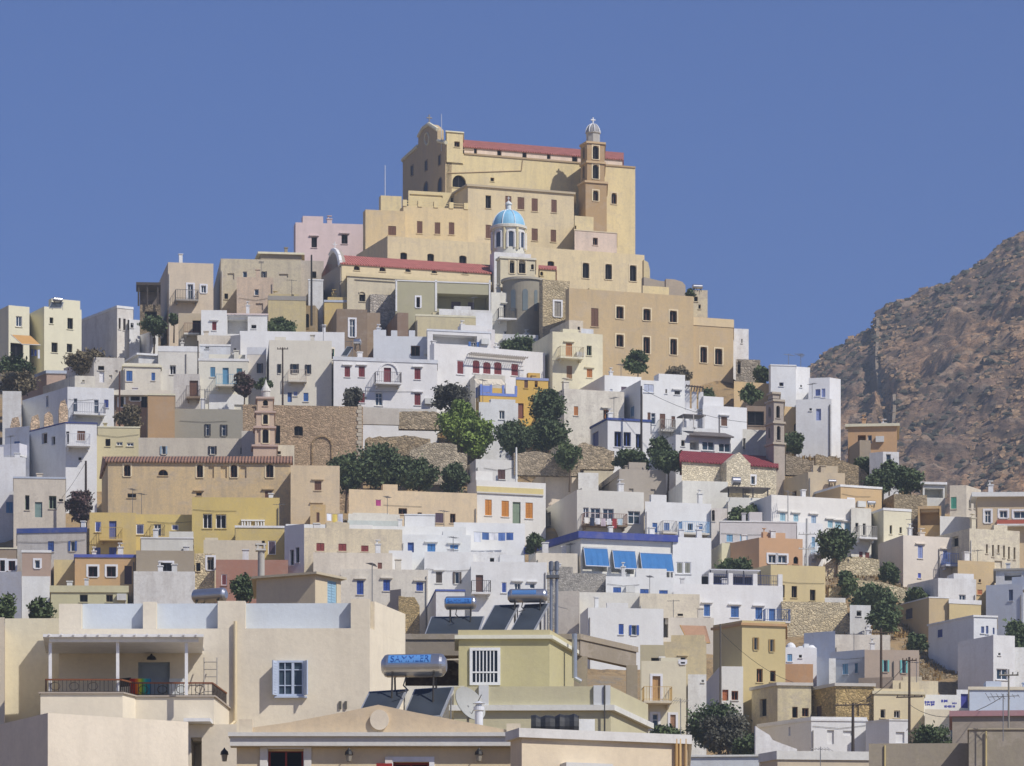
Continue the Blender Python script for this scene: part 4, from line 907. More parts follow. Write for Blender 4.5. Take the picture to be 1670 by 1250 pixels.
house('wide blank white building with a shaded left wall on the upper left', 391, 562, 540, 610, 'e8e7ea', th=4, sx=376, D=494, dirt=.1)
house('cream white block house with four white framed windows and a balcony slab', 439, 541, 555, 668, 'e3dccd', th=4, sx=433, D=479, dirt=.15, F='O dark 454 594 457 609, 477 594 484 609, 500 595 505 610|D blue 469 640 476 656|S lilac 479 639 485 646|S blue 495 641 503 655', B=[(470, 500, 622, dict(rail='c8b8a8', dep=.7))])
house('narrow warm white house with one white framed window left of the block house', 403, 434, 567, 660, 'dfd7c8', th=4, D=481, F='O dark 421 593 426 609', band=('whiteb', 12, .02), dirt=.2)
house('warm white house with a turquoise balcony and blue shutters', 324, 405, 585, 660, 'e4dfd0', th=5, D=480, F='S 5c8fae 343 599 351 615|D 5c8fae 363 600 373 630|S 4a7a8a 386 601 395 617', B=[(352, 385, 630, dict(rail='6aa0bc', dep=1.0))], band=('white', 4, .05), dirt=.2)
house('pale blue white upper room with parapet behind the turquoise balcony house', 326, 376, 562, 610, 'd3d6de', th=4, D=488, F='X dark 335 566 341 569', band=('white', 3))
house('beige house with an open dark doorway and rusty balcony', 291, 332, 511, 580, 'c9b590', th=4, D=501, F='X dark 314 523 327 546', B=[(300, 325, 546, dict(rail='7a4a3a', dep=1.0))], dirt=.3)
house('plain white house with one dark red shutter on the upper left', 328, 370, 506, 580, 'e6e6e8', th=3, sx=326, D=499, F='Sl red 346 525 353 539', dirt=.15)
house('white house with pink flat canopy over its door', 368, 436, 512, 580, 'dddcdc', th=3, D=500, F='v x 371 516 404 545|X dark 410 530 418 536', band=('e0ccc6', 2, .1), dirt=.4)
house('low cream parapet building under the single red shutter house', 322, 377, 547, 590, 'ddd0b8', th=4, D=493, dirt=.6)
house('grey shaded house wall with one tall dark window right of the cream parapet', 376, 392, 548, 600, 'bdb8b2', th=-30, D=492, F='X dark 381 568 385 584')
house('white terrace house with a flat roof on the left slope', 258, 326, 565, 635, 'e2ddd4', th=4, D=487, F='Xw red 277 596 287 611', dirt=.25, band=('white', 9, .03))
house('white house with overhanging roof edge and small chimney on the left slope', 226, 260, 577, 610, 'd6d6da', th=20, sx=180, D=491, band=('white', 3, .25))
house('grey white rendered house with white door and scars', 153, 203, 583, 640, 'd8d2c6', th=8, sx=104, sa=30, D=487, F='X dark 160 597 170 604|D white 162 606 170 624|N x 178 612 183 618, 188 604 192 608', dirt=.8)
house('cream house with two blue windows and a striped awning edge', 201, 262, 592, 645, 'e0d8c8', th=8, D=485, F='S blue 206 605 216 622, 247 608 253 621', dirt=.35, band=('pale', 3, .12, -3))
house('whitewashed house with a brown door behind iron railing', 283, 326, 610, 670, 'd3cdc4', th=3, sx=256, D=479, F='D brn 309 621 323 648', B=[(304, 327, 650, dict(rail='4a3430', dep=1.2, slab='brown'))], dirt=.7)
hs_ = house('salmon brown house under a broad white balcony slab on the left', 186, 262, 637, 690, 'b58a6c', th=3, D=476, F='Xt dark 194 643 202 664|Xt dark 213 643 228 654|X dark 230 644 240 665', dirt=.4, band=('e4dac8', 8, .9, -2))
house('ochre brown wall house with white cap right of the salmon house', 241, 285, 643, 690, 'c29a66', th=3, D=472, band=('pale', 2.5, .06), dirt=.3)
house('long white house with balcony and grey side wall at the left', 110, 186, 631, 712, 'dfe0e6', th=12, sx=36, sa=34, D=473, F='Gw dark 120 650 126 672, 153 652 161 677|S dblue 170 652 177 665', L='X dark 75 646 79 664', B=[(118, 170, 676, dict(rail='8a8a92', slab='white', dep=1.0))], dirt=.2)
house('low cream room with a hole in its wall above the long white house', 122, 155, 613, 650, 'e2dac8', th=6, sx=70, sa=32, D=481, F='X dark 134 620 138 623', dirt=.6)
house('low brown shed with white parapet on the left slope', 76, 107, 605, 640, 'c0a08a', th=5, sx=36, sa=30, D=487, band=('bluew', 5, .1))
house('white corner house cut by the left picture edge under the shrubs', 4, 35, 638, 700, 'dcdcde', th=5, sx=-20, D=475)
# second tier left
hb = house('white house with thin blue roof line, outside stair and balcony at the left', 107, 158, 689, 830, 'e6e6ea', th=8, sx=44, sa=38, D=462, F='D dark 99 702 106 728|D dark 108 704 113 728|S brn 126 703 139 719|X dark 128 746 133 751', L='X brn 68 706 77 724|X dark 84 712 90 726', B=[(108, 146, 728, dict(rail='c4c4ca', slab='white', dep=1.2))], band=('dblue', 2, .06), dirt=.2)
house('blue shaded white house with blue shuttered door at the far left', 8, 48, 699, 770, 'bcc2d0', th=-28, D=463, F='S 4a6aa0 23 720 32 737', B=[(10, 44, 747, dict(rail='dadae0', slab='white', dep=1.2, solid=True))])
house('white house end at the left picture edge below the blue shuttered house', -30, 42, 745, 860, 'dcdde4', th=6, D=456, F='S 4a86b8 10 819 21 837', dirt=.3)
house('low beige house with green window frames and a blue railing', 22, 107, 778, 865, 'd9cdb8', th=5, D=449, F='X green 41 808 48 832, 80 809 92 830|D 7e9690 57 819 69 844|X dark 96 814 103 818', dirt=.5, band=('bluew', 3, .04))
house('pale yellow strip house with slot windows left of the grey olive house', 155, 228, 696, 760, 'd3c592', th=4, D=468, F='X dark 172 716 180 728|Gw white 190 721 200 727, 207 722 218 728', dirt=.15, band=('pale', 2))
house('grey olive house with pale blue framed windows', 240, 401, 666, 735, 'a39d8a', th=5, sx=224, D=473, F='Sw cyan 262 689 273 711|Ow dark 336 692 341 711, 362 693 368 711', dirt=.2)
house('plain white cube house above the grey olive house', 341, 398, 643, 690, 'e8e8ea', th=4, sx=324, D=480, F='v x 382 660 396 672', dirt=.1)
house('long beige wall building with three small windows behind the yellow church', 226, 420, 714, 775, 'd5cab2', th=3, D=459, F='O 9cb0bc 264 728 270 741|Ow dark 343 728 350 741|X 50606c 392 730 401 741', dirt=.4)
house('small pale plastered annexe between beige wall and pink bell tower', 394, 417, 703, 760, 'dcd6ca', th=4, D=457, dirt=.3)
house('cream back wall with small brown window right of the pink bell tower', 446, 480, 726, 770, 'dcd3b6', th=4, D=455, F='X brn 450 736 458 741')
# middle: orange house and whites
ho = house('bright orange house with brown windows half hidden by a tree', 842, 894, 616, 700, 'dcae28', th=14, D=479, F='S brn 855 620 861 633|X brn 872 622 877 632|D 7a4630 843 658 854 683', band=('lilac', 4, .05), dirt=.1)
hd = house('orange and blue balcony terrace with white awning beside the orange house', 783, 843, 645, 690, 'dcae28', th=14, sx=776, D=476, dirt=.1)
g = MB(); f_ = hd['fr']; zt = hd['zt']; L_ = f_.len
g.box(f_, 0, L_, zt, zt + .25, -.15, .03)
for s in (0, .27, .60, .95): g.box(f_, L_ * s, L_ * s + .2, zt + .25, zt + 1.0, -.15, .03)
g.box(f_, 0, L_ * .3, zt + .3, zt + .9, -.12, 0)
g.build('parapet', paint('6f86c8', .7), hd['root'])
g = MB(); f_ = hd['frl']; g.box(f_, 0, f_.len, zt, zt + .95, -.15, .03); g.build('side_parapet', paint('2d4f92', .7), hd['root'])
aw = thing('awning', 'cream cloth awning over the blue parapet terrace', 'awning', P(800, 630, 476)); g = MB(); f_ = Fr(P(776, 612, 477)[:2], 10)
a, b, c2, d2 = f_.at(776, 614), f_.at(822, 615), f_.at(822, 631), f_.at(776, 628)
m_ = 10
for i in range(m_):
    s0, s1 = i / m_, (i + 1) / m_; lw = lambda s: (a[0] + (b[0] - a[0]) * s); dr = .10 * math.sin(i * 2.1)
    g.poly([f_.pt(lw(s0), a[1], -1.2), f_.pt(lw(s1), a[1], -1.2), f_.pt(lw(s1), c2[1] + dr * .5, .9), f_.pt(lw(s0), c2[1] + dr * .5, .9)])
    g.poly([f_.pt(lw(s0), a[1] - .03, -1.2), f_.pt(lw(s1), a[1] - .03, -1.2), f_.pt(lw(s1), c2[1] + dr * .5 - .03, .9), f_.pt(lw(s0), c2[1] + dr * .5 - .03, .9)])
g.build('cloth', paint('ddd2bc', .9), aw); g = MB()
for x in (777, 799, 822): u, z = f_.at(x, 630); g.bar(f_.pt(u, z - 1.6, .85), f_.pt(u, z + .1, .85), .035)
g.build('awning_frame', paint('c8c4bc'), aw)
house('white block with shaded side above the orange terrace', 775, 824, 611, 660, 'ddd8cc', th=12, sx=764, D=482, dirt=.4)
house('small whitewashed rough house with one grey window below the orange terrace', 781, 845, 656, 720, 'e3e4e8', th=10, D=471, F='G white 814 670 823 684', dirt=.25, drop=6)
house('weathered white house with orange shutters and grey side wall in the centre right', 920, 1018, 634, 745, 'e2dacb', th=18, sx=893, D=474, F='S orng 936 663 943 678|Xl orng 984 668 993 684', dirt=.8)
house('white flat roofed house with grey side wall and one purple window', 986, 1046, 612, 720, 'e6e6e8', th=17, sx=930, D=480, F='S purple 1013 631 1022 642|S whiteb 995 635 999 643', dirt=.1)
hq = house('large white house with brown shuttered balcony doors behind a dark pole', 1045, 1120, 620, 740, 'e8e8ea', th=17, sx=1006, D=474, F='S bluish 1050 627 1066 640|S grey 1085 635 1088 642|Sl dark 1100 638 1109 644|S brn 1056 673 1061 690|Gw purple 1062 674 1069 692|S brn 1076 675 1085 702, 1095 679 1101 697', L='S lblue 1028 664 1034 680', B=[(1073, 1097, 703, dict(rail='a8a49c', dep=.9))], dirt=.12)
house('white block with brown shutter on the right of the pillar terrace', 1146, 1218, 661, 760, 'e6e6ea', th=19, D=470, F='Sl brn 1176 680 1186 695', dirt=.12)
hp = house('white house part with pergola terrace and pillars in the right middle', 1118, 1150, 666, 760, 'e4e4e8', th=19, D=470.5, dirt=.15)
pg = thing('pergola', 'white pillars with dark roof slats on the white house terrace', 'pergola', P(1125, 665, 471)); g = MB()
for x, yt_ in ((1121, 622), (1132, 640), (1143, 640)): a = P(x, 668, 471); b = P(x, yt_, 471); g.prism([(a.x - .22, a.y - .22), (a.x + .22, a.y - .22), (a.x + .22, a.y + .22), (a.x - .22, a.y + .22)], a.z, b.z)
g.build('pillars', plaster(C['white'], .2), pg); g = MB(); a = P(1119, 631, 471); b = P(1146, 640, 472)
for i in range(7): g.bar((a.x + i * .25, a.y - 1, a.z - i * .03), (a.x + i * .25, a.y + 2, a.z - i * .03), .05)
g.bar((a.x, a.y - .5, a.z), (b.x, a.y - .5, a.z - .15), .07); g.build('roof_slats', paint('4a3a34'), pg)
house('white terrace front with outdoor furniture and dark canopy', 1112, 1170, 697, 760, 'e4e4e8', th=18, D=468, dirt=.2)
hl = house('low white loggia with three framed openings and slate roof in the right middle', 1102, 1192, 709, 765, 'e4e4e6', th=18, sx=1078, D=465, F='X brn 1111 718 1117 728|v x 1125 718 1140 734|Gw white 1145 720 1165 735, 1172 723 1192 738', dirt=.15)
g = MB(); f_ = hl['fr']; a, z1 = f_.at(1122, 705); b, _ = f_.at(1194, 718); zt = hl['zt']; g.poly([f_.pt(a, zt + .02, .5), f_.pt(b, zt + .02, .5), f_.pt(b, zt + .7, -1.8), f_.pt(a, zt + .7, -1.8)]); g.box(f_, a, b, zt - .08, zt + .015, .3, .5); g.build('slate_roof', paint('6b6462', .9), hl['root'])
cn = thing('canopy', 'thin dark canopy on poles over the white terrace furniture', 'canopy', P(1130, 697, 465)); g = MB(); a, b = P(1113, 676, 465), P(1150, 679, 467)
g.box(Fr(a[:2], 18), 0, 2.1, a.z - .1, a.z, -1.5, .3); g.build('canopy_roof', paint('4c4440'), cn); g = MB()
for x in (1114, 1131, 1148): p = P(x, 677, 465); g.bar((p.x, p.y - .1, p.z - 1.2), (p.x, p.y - .1, p.z), .04)
g.build('canopy_post', paint('c8c4bc'), cn)
hb = house('white bungalow with bright blue roof edge and blue framed windows', 991, 1061, 682, 752, 'e6e6ea', th=17, sx=963, D=467, F='X 2f4f9c 1002 704 1014 729, 1017 705 1029 728, 1037 708 1047 732', L='D dblue 966 705 976 729', band=('2f4f9c', 3.5, .08), dirt=.12)
for k, kk in enumerate(((1002, 704, 1014), (1017, 705, 1029), (1037, 708, 1047))): pass
house('white cottage end with lean wall right of the slate loggia', 1211, 1250, 700, 765, 'dcdad4', th=19, D=466, F='X dark 1212 715 1216 733', dirt=.4)
# right ridge
house('long curved tan retaining wall house below the convent wing', 1197, 1300, 622, 690, 'd8b678', th=20, D=489, dirt=.5, drop=6, cat='wall', name='retaining_wall')
house('yellow tan house with one arched dark window right of the stone tower', 1279, 1320, 663, 745, 'd9b676', th=20, sx=1262, D=478, F='Xa dark 1295 691 1302 704', dirt=.3)
house('dark open shed behind the stone bell tower', 1217, 1250, 662, 700, '8d7660', th=10, D=478, F='X dark 1219 671 1246 694')
hr = house('white house with small blue window on the right end of the ridge', 1257, 1298, 595, 700, 'e4e5ea', th=8, sx=1255, D=487, F='X dblue 1271 624 1278 630', band=('white', 2), dirt=.15)
house('white tower part between the two white ridge houses', 1297, 1321, 598, 700, 'e8e8ec', th=22, D=488.5, F='X grey 1305 628 1308 632', dirt=.2)
house('tall white house with lilac shutters standing at the outer right of the ridge', 1319, 1353, 617, 760, 'e4e5ec', th=-10, rx=1371, sa=-50, D=482, F='S 55659c 1330 635 1338 646|S lilac 1340 634 1346 648', dirt=.12, par=.3)
house('white lower house with lilac door under the ridge houses', 1298, 1356, 652, 745, 'e6e6ea', th=-6, rx=1371, sa=-50, D=477, F='D lilac 1331 667 1339 686|X dark 1320 666 1324 670', dirt=.2)
house('orange brown bungalow with broad cream roof edge on the right', 1383, 1463, 693, 765, 'cfa168', th=-6, sx=1371, D=472, F='v x 1399 710 1412 722|G white 1415 710 1422 724', band=('pale', 4.5, .25), dirt=.2)
house('grey beige box hut in front of the orange bungalow', 1402, 1420, 718, 760, 'a69478', th=10, sx=1385, D=468, dirt=.5)
house('white kiosk with grey window in front of the orange bungalow', 1440, 1466, 737, 775, 'e4e4e8', th=8, sx=1418, sa=60, D=465, F='G white 1445 741 1453 753|v x 1432 738 1441 752')
# tier y 750 - 900, centre
ys_ = house('white house upper storey with one brown window above the yellow stripe', 776, 840, 749, 830, 'dedbd8', th=12, sx=762, D=459, F='S 5c3c38 812 766 824 782', dirt=.2)
yy = house('white house with a yellow stripe, three orange shutters and a green door', 777, 890, 783, 885, 'e4e2e0', th=17, sx=762, D=452, F='S c8842f 791 815 802 841, 818 817 830 843, 857 820 869 846|D green 836 819 849 858', dirt=.1)
g = MB(); f_ = yy['fr']; a, z1 = f_.at(778, 793); b, _ = f_.at(886, 793); g.box(f_, 0, b, z1 - .48, z1, -.02, .06, 0); g.box(f_, 0, b, z1 - .60, z1 - .48, -.02, .12, 1); g.build('yellow_stripe', [plaster('dcc878', .2), plaster('cfccc4', .2)], yy['root'])
hz = house('grey beige house with dark windows and laundry on its brown balcony', 941, 1050, 799, 885, 'dad6cf', th=14, sx=884, D=449, F='Gw dark 951 828 960 850|Gw dark 963 829 979 852|Gw dark 983 830 1001 851|Gw dark 1024 834 1044 855', L='X dark 892 836 898 858', B=[(948, 1018, 857, dict(rail='7a4e3c', slab='brown', dep=1.1))], dirt=.12)
house('small cream pink house with grey shaded side behind the laundry house', 889, 944, 766, 815, 'e0cdb2', th=10, sx=867, D=461, dirt=.3)
house('little white lean-to right of the cream pink house', 943, 976, 771, 815, 'e6e4e2', th=8, D=460)
house('blank grey house with two tall cream niches', 1010, 1086, 765, 830, 'b4a896', th=11, sx=972, D=457, F='N x 1026 797 1033 808, 1061 798 1069 815', L='N x 980 786 1009 800', dirt=.3)
g_ = house('low cream box structure behind the blank grey house', 952, 1000, 756, 785, 'd8ccac', th=8, D=465, dirt=.5)
house('big white terraced house with rooftop block in the centre right', 1113, 1187, 784, 845, 'e6e3da', th=10, sx=1085, D=452, dirt=.25)
house('small white rooftop block with grey side near the red roofed church', 1144, 1168, 767, 800, 'e6e4de', th=10, sx=1116, D=456)
house('grey white cube next to the small white rooftop block', 1168, 1191, 774, 800, 'd0ccc6', th=-15, rx=1195, D=457)
house('long white house with five blue windows and a light blue balcony', 1052, 1160, 818, 900, 'e8e8ea', th=14, D=446, F='S 3f6aa8 1064 853 1072 869, 1083 853 1092 866, 1107 851 1113 866, 1140 855 1146 869|X 3f6aa8 1122 854 1130 865', B=[(1107, 1152, 871, dict(rail='8cb4d8', dep=1.0)), (1078, 1101, 869, dict(rail='b8b4b0', dep=.7))], dirt=.1)
house('low white terrace house under the dark pergola', 1184, 1256, 811, 850, 'e4e2da', th=10, D=449, dirt=.25)
house('whitewashed wall house with pink arch left of the climbing plant', 1160, 1186, 829, 870, 'e2d8d0', th=10, D=447, F='Xa dark 1161 832 1166 850')
pgl = thing('pergola', 'dark pergola roof on posts over the white terrace beside a water tank', 'pergola', P(1215, 812, 449)); g = MB(); a = P(1186, 794, 449); g.box(Fr(a[:2], 12), 0, 3.8, a.z - .12, a.z, -2.5, .2); g.build('pergola_roof', paint('4e4642'), pgl); g = MB()
for x in (1188, 1212, 1228, 1252): g = MB(); p = P(x, 812, 449.3); g.bar((p.x, p.y, p.z), (p.x, p.y, a.z - .1), .06); g.build('pergola_post', paint('3e3a3c'), pgl)
house('long white house with six small light blue windows on the right', 1258, 1395, 807, 900, 'e8e4e0', th=20, sx=1222, D=444, F='Sl cyan 1272 837 1281 850, 1294 839 1302 851|Sl 9fb4c8 1323 841 1331 855|Sl cyan 1350 849 1358 861, 1362 851 1372 862, 1377 853 1386 865', dirt=.12)
house('tall narrow white house part with light blue door and balcony on the right', 1300, 1342, 852, 945, 'e8e8ec', th=19, D=443, F='S lblue 1324 876 1329 892|S bluish 1324 908 1332 918', B=[(1322, 1342, 904, dict(rail='8fb6d4', slab='bluish', dep=1.0))], dirt=.15)
house('brown grey flat house with shaded side and small brown window', 1318, 1378, 770, 830, 'cdb994', th=12, sx=1250, sa=24, D=455, L='X brn 1292 801 1299 811', dirt=.3)
house('tan house with white edging and pale blue side wall on the right', 1371, 1438, 791, 850, 'd0ac72', th=22, sx=1318, sa=26, D=451, F='Gt white 1384 815 1391 829', band=('white', 3.5, .06), dirt=.15)
house('narrow white balcony house with black doors and two red doors below', 1388, 1421, 828, 915, 'e2ded4', th=20, D=446, F='X dark 1395 853 1400 869, 1407 854 1412 873|S 7a3a34 1401 900 1407 911, 1411 901 1418 912', B=[(1394, 1423, 878, dict(rail='9a9690', slab='white', dep=1.0))], dirt=.4)
house('pale yellow house with white cap and two slit windows on the right', 1441, 1486, 829, 890, 'e3dbb8', th=20, sx=1411, D=446, F='X dark 1451 857 1455 871, 1467 860 1471 870', band=('white', 4, .05), dirt=.2)
house('ruined stone wall block behind the pale yellow slit window house', 1458, 1512, 806, 850, 'stone', th=12, sx=1438, D=455, mat=rub, cat='ruin', name='ruined_wall')
house('dark open shed with yellow wall edge on the right', 1497, 1535, 826, 870, 'd0a860', th=-8, D=451, F='v x 1500 830 1532 857', dirt=.5)
house('white framed upper house with grey panel beside the fallen shed', 1505, 1541, 787, 840, 'dcdcd8', th=8, D=459, F='v x 1508 797 1538 812', band=('white', 4, .2), dirt=.4)
house('cream house with a turquoise shutter on the right slope', 1549, 1576, 792, 870, 'd9cdb4', th=-6, rx=1600, sa=-30, D=456, F='S 4f9f86 1551 811 1560 830|X dark 1543 802 1548 812', Q='X dark 1580 816 1584 830, 1588 818 1591 830', dirt=.6)
house('white stair wall descending below the turquoise shutter house', 1533, 1590, 842, 880, 'dfdede', th=14, D=450, dirt=.2)
house('wide beige house with broad white roof edge at the far right', 1594, 1700, 805, 960, 'ccb58e', th=-2, sx=1591, D=448, F='Gt 8fa0b8 1606 833 1616 853|Gt 8fa0b8 1630 833 1643 845, 1653 834 1676 846', band=('dfe0e2', 7, .5), B=[(1625, 1690, 857, dict(rail='b05a44', slab='white', dep=.8, solid=True, h=.35))], dirt=.15)
house('ruined cream mansion with slot windows and grey side wall on the right', 1581, 1663, 862, 960, 'e4d8b6', th=20, sx=1518, sa=28, D=440, F='X brn 1608 888 1611 903, 1618 889 1621 908, 1627 889 1630 902, 1636 890 1639 910, 1644 892 1647 912, 1653 893 1656 913|N x 1622 915 1634 926', L='X dark 1553 875 1563 892', dirt=1.0)
house('yellow lower storey wall with two small windows below the ruined mansion', 1562, 1622, 914, 985, 'd4b478', th=18, D=437, F='X brn 1582 942 1587 947, 1596 945 1600 950|S c07850 1594 962 1602 970', dirt=.3)
house('large pinkish white house with lilac shutter and blue balcony on the right', 1473, 1562, 873, 960, 'e6d9cb', th=19, sx=1432, D=441, F='Sl lilac 1497 890 1505 911|Sl lilac 1538 898 1545 912|S 5a6ec8 1497 935 1502 943', B=[(1534, 1561, 923, dict(rail='5f7cc4', slab='bluish', dep=1.1))], dirt=.12)
house('white house with grey side in front of the pinkish white house', 1530, 1592, 943, 1010, 'e4e3e6', th=14, sx=1480, sa=30, D=431, F='Gw grey 1564 970 1575 984', dirt=.35)
house('tan low house with white edge and long shaded brown side wall', 1515, 1548, 974, 1060, 'cfb47e', th=12, sx=1450, sa=25, D=424, L='S 3a3f5c 1477 993 1488 1010', band=('white', 2, .03), dirt=.25)
house('yellow and white low house right of the tan low house', 1548, 1600, 978, 1040, 'd8c080', th=18, D=424, band=('white', 7, .04), dirt=.2)
house('white house with four small blue windows and blue grey side wall', 1588, 1626, 1004, 1090, 'e6e7ec', th=14, sx=1514, sa=30, D=413, F='S 5c6c9c 1600 1022 1605 1033, 1608 1021 1612 1034, 1619 1024 1622 1035', L='S dblue 1529 1027 1537 1040', band=('white', 3, .08), dirt=.15)
house('blue grey house with terrace at the right picture edge', 1608, 1668, 955, 1045, 'c2cad8', th=-24, D=425, F='S 4a5878 1645 962 1652 980', dirt=.15)
house('grey white upper house with a long dark opening at the right edge', 1624, 1690, 929, 1000, 'd0d2d8', th=-10, D=431, F='v x 1638 935 1666 947', band=('grey', 3, .2))
house('white end house at the lower right picture edge with a curved wall', 1620, 1655, 1036, 1120, 'e6e7ec', th=16, sx=1562, sa=30, D=404, F='Gw cyan 1625 1091 1643 1109|X grey 1628 1065 1632 1069', dirt=.2)
house('tiny white block at the right edge above the hedge', 1655, 1700, 1056, 1110, 'd8dadf', th=6, D=407)
# lower left tier
house('bright yellow house with blue shutters and a small balcony', 146, 222, 836, 925, 'd9bb5c', th=3, sx=141, D=436, F='Sw 4a5a9c 155 851 165 868|D 4a5a9c 178 850 190 880|S 4a5a9c 155 893 164 905, 178 893 190 905', B=[(163, 200, 881, dict(rail='c0a658', slab='yellow', dep=.9))], dirt=.35)
house('bright yellow rear house part with a white framed glass door', 221, 315, 839, 925, 'dcc05e', th=3, D=438, F='Sw 48507c 222 855 235 872, 280 856 291 865|Gw dark 251 855 263 875', B=[(246, 269, 876, dict(rail='5a5048', slab='yellow', dep=.6))], dirt=.35)
house('mustard yellow house with two brown red glazed doors', 313, 456, 811, 915, 'd6ba58', th=3, sx=311, D=437, F='Xw 8c3c34 331 838 346 862, 352 839 369 862|X brn 393 848 407 850, 412 848 430 850', dirt=.25)
g = MB(); f_ = Fr(P(313, 811, 437)[:2], 3); bl = thing('balustrade', 'white balusters in the wall of the mustard yellow house', 'balustrade', P(412, 858, 436.9))
for x in (395, 399, 404, 408, 417, 421, 426, 430): g = MB(); u, z = f_.at(x, 858); _, z1 = f_.at(x, 851); g.bar(f_.pt(u, z, .1), f_.pt(u, z1, .1), .07); g.build('baluster', plaster(C['white'], .1), bl)
g = MB(); u, z = f_.at(393, 850.5); u2, z1 = f_.at(432, 848.5); g.box(f_, u, u2, z, z1, 0, .2); g.build('rail', plaster(C['white'], .1), bl)
house('low mustard front house with white cap and a purple shutter', 384, 466, 858, 930, 'd3b95e', th=3, D=432, F='Sw purple 437 882 450 905|X dark 423 882 432 892', band=('white', 3.5, .06), dirt=.3)
house('grey white house with a blue roof band and arched blue window', 28, 141, 863, 925, 'cbc6bd', th=-7, D=434, F='O 3a5a9c 115 883 122 899|S 3a5a9c 78 883 88 900', band=('3552a0', 8, .06), dirt=.6)
house('brown plaster house with a small white framed window and white base', 36, 83, 898, 1010, 'b79a84', th=3, sx=27, D=428, F='Gt white 57 914 65 927', band=('white', 4, .05), dirt=.2)
g_ = house('white lower wall of the brown plaster house', 35.5, 82, 940, 1015, 'e2e2e4', th=3, D=427.6, Ld=2, dirt=.2)
house('brown house with two dark red windows cut by the left picture edge', -20, 27, 894, 950, 'a08a70', th=3, D=430, F='Xt 6a2a30 0 914 8 932, 14 915 25 931', band=('pale', 2, .06))
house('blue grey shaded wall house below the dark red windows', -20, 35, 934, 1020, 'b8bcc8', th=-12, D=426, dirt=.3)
house('orange house with a blue roof band and brown lattice windows', 122, 221, 905, 970, 'd2a566', th=2, D=427, F='Xt 4a2c34 144 924 159 941, 174 924 189 941|D 4a2c38 203 923 215 953', band=('4a5cb8', 5, .08), dirt=.2)
house('low greenish cream house with roof band and two dark openings', 83, 208, 956, 1005, 'cdc796', th=1, D=421, F='X dark 130 970 143 982|X 5a463c 173 970 184 982', band=('d2cb9a', 11, .1), dirt=.15)
house('low pale yellow wall between orange house and blue band house', 88, 124, 913, 960, 'd9c484', th=3, D=430, dirt=.4)
house('tan grey house under a white roof parapet with one dark deep window', 222, 317, 898, 950, 'a5957a', th=2, D=426, F='Xt dark 262 918 281 932', dirt=.2)
house('blank white rooftop parapet room above the tan grey house', 230, 315, 877, 912, 'd9d6ce', th=2, D=429, dirt=.2, band=('white', 2))
house('rough whitewashed stone wall house below the tan grey house', 218, 318, 932, 1005, 'e0dfdf', th=2, D=421, dirt=.6)
house('long beige rooftop room left of the tall chimney', 332, 427, 881, 930, 'd9ccae', th=3, D=430, dirt=.3)
house('brick red plaster house with one dark red shutter', 352, 470, 913, 1000, 'b0785f', th=2, sx=346, D=426, F='Sw 7a3a3c 361 937 370 955', dirt=.3)
house('narrow stone grey stairwell house beside the brick red house', 318, 350, 903, 1000, 'b3a890', th=3, D=427.5, mat=rubl, F='X dark 320 918 327 932|Xt grey 338 909 349 930')
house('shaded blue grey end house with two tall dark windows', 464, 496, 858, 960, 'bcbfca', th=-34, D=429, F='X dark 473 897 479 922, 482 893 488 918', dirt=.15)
house('cream rubble plaster house with three dark red shutters', 495, 656, 861, 930, 'e0cfa8', th=7, D=429, F='S 8a3c38 516 886 529 899, 552 887 565 899, 589 890 601 900', dirt=.8)
house('long white parapet wall house above the red shuttered cream house', 466, 608, 855, 890, 'e8e8e8', th=4, D=433, dirt=.1, sx=464)
house('tan yellow house with lilac door frame under the cream church annexe', 506, 531, 823, 880, 'cda862', th=3, D=438, F='S brn 516 836 521 852')
house('long peach house with two dark doors behind the blue tile balustrade', 569, 778, 798, 880, 'e0c597', th=12, D=445, F='S purple 710 837 723 853|X brn 734 838 743 853, 650 829 664 839, 681 836 688 841', dirt=.4)
house('white terrace block with pale tiled parapet below the peach house', 568, 652, 838, 880, 'e3ddd0', th=6, D=438, dirt=.3, band=('c9d0c6', 12, .06, -11))
house('white box room in front of the peach house', 660, 709, 839, 880, 'e6e6e8', th=4, D=437, dirt=.1, band=('white', 2))
house('white long roof terrace below the peach house with laundry lines', 604, 760, 858, 890, 'e8e8e8', th=4, D=434, dirt=.12)
house('white house with rounded parapet corner and blue laundry', 740, 856, 852, 925, 'ebebed', th=7, D=436, F='X dark 830 910 836 916', dirt=.08)
house('white house with three light blue shuttered windows in a recessed front', 655, 768, 872, 930, 'e6e8ea', th=4, D=430, F='D 35599c 665 885 675 901|Sl 4a86c0 697 887 710 900, 734 889 747 896', dirt=.12)
house('white middle house with two brown shuttered windows and a slit', 692, 772, 900, 985, 'e6e6e8', th=4, D=427, F='Sl 5a5048 711 933 721 951|O 5a5048 742 933 749 952', dirt=.12)
house('white house with a brown balcony door and a small square window', 768, 892, 916, 1000, 'e6e6e8', th=5, D=424, F='D 6a4a3c 776 938 788 968|Sw 3c5cac 818 950 826 967|Gl 3c5cac 839 951 849 962, 864 952 872 960', B=[(768, 799, 968, dict(rail='3a3438', slab='white', dep=.9))], dirt=.12)
house('white small house with one tiny black window below the laundry house', 768, 826, 900, 940, 'e6e5e6', th=5, D=428, F='X dark 799 910 806 917')
house('long cream lower house with a small brown shutter', 511, 640, 901, 1000, 'e2d6c0', th=5, D=424, F='S 8a5a4a 616 918 623 928', dirt=.4)
house('whitish house with three deep blue shutters in a row', 556, 698, 928, 1010, 'e3dacb', th=5, D=421, F='Sl 2f4f9e 582 947 593 970, 625 946 636 964, 679 950 690 964', dirt=.45)
house('white box house right of the small brown shutter house', 634, 672, 898, 960, 'e8e8ea', th=5, D=425.5, dirt=.1)
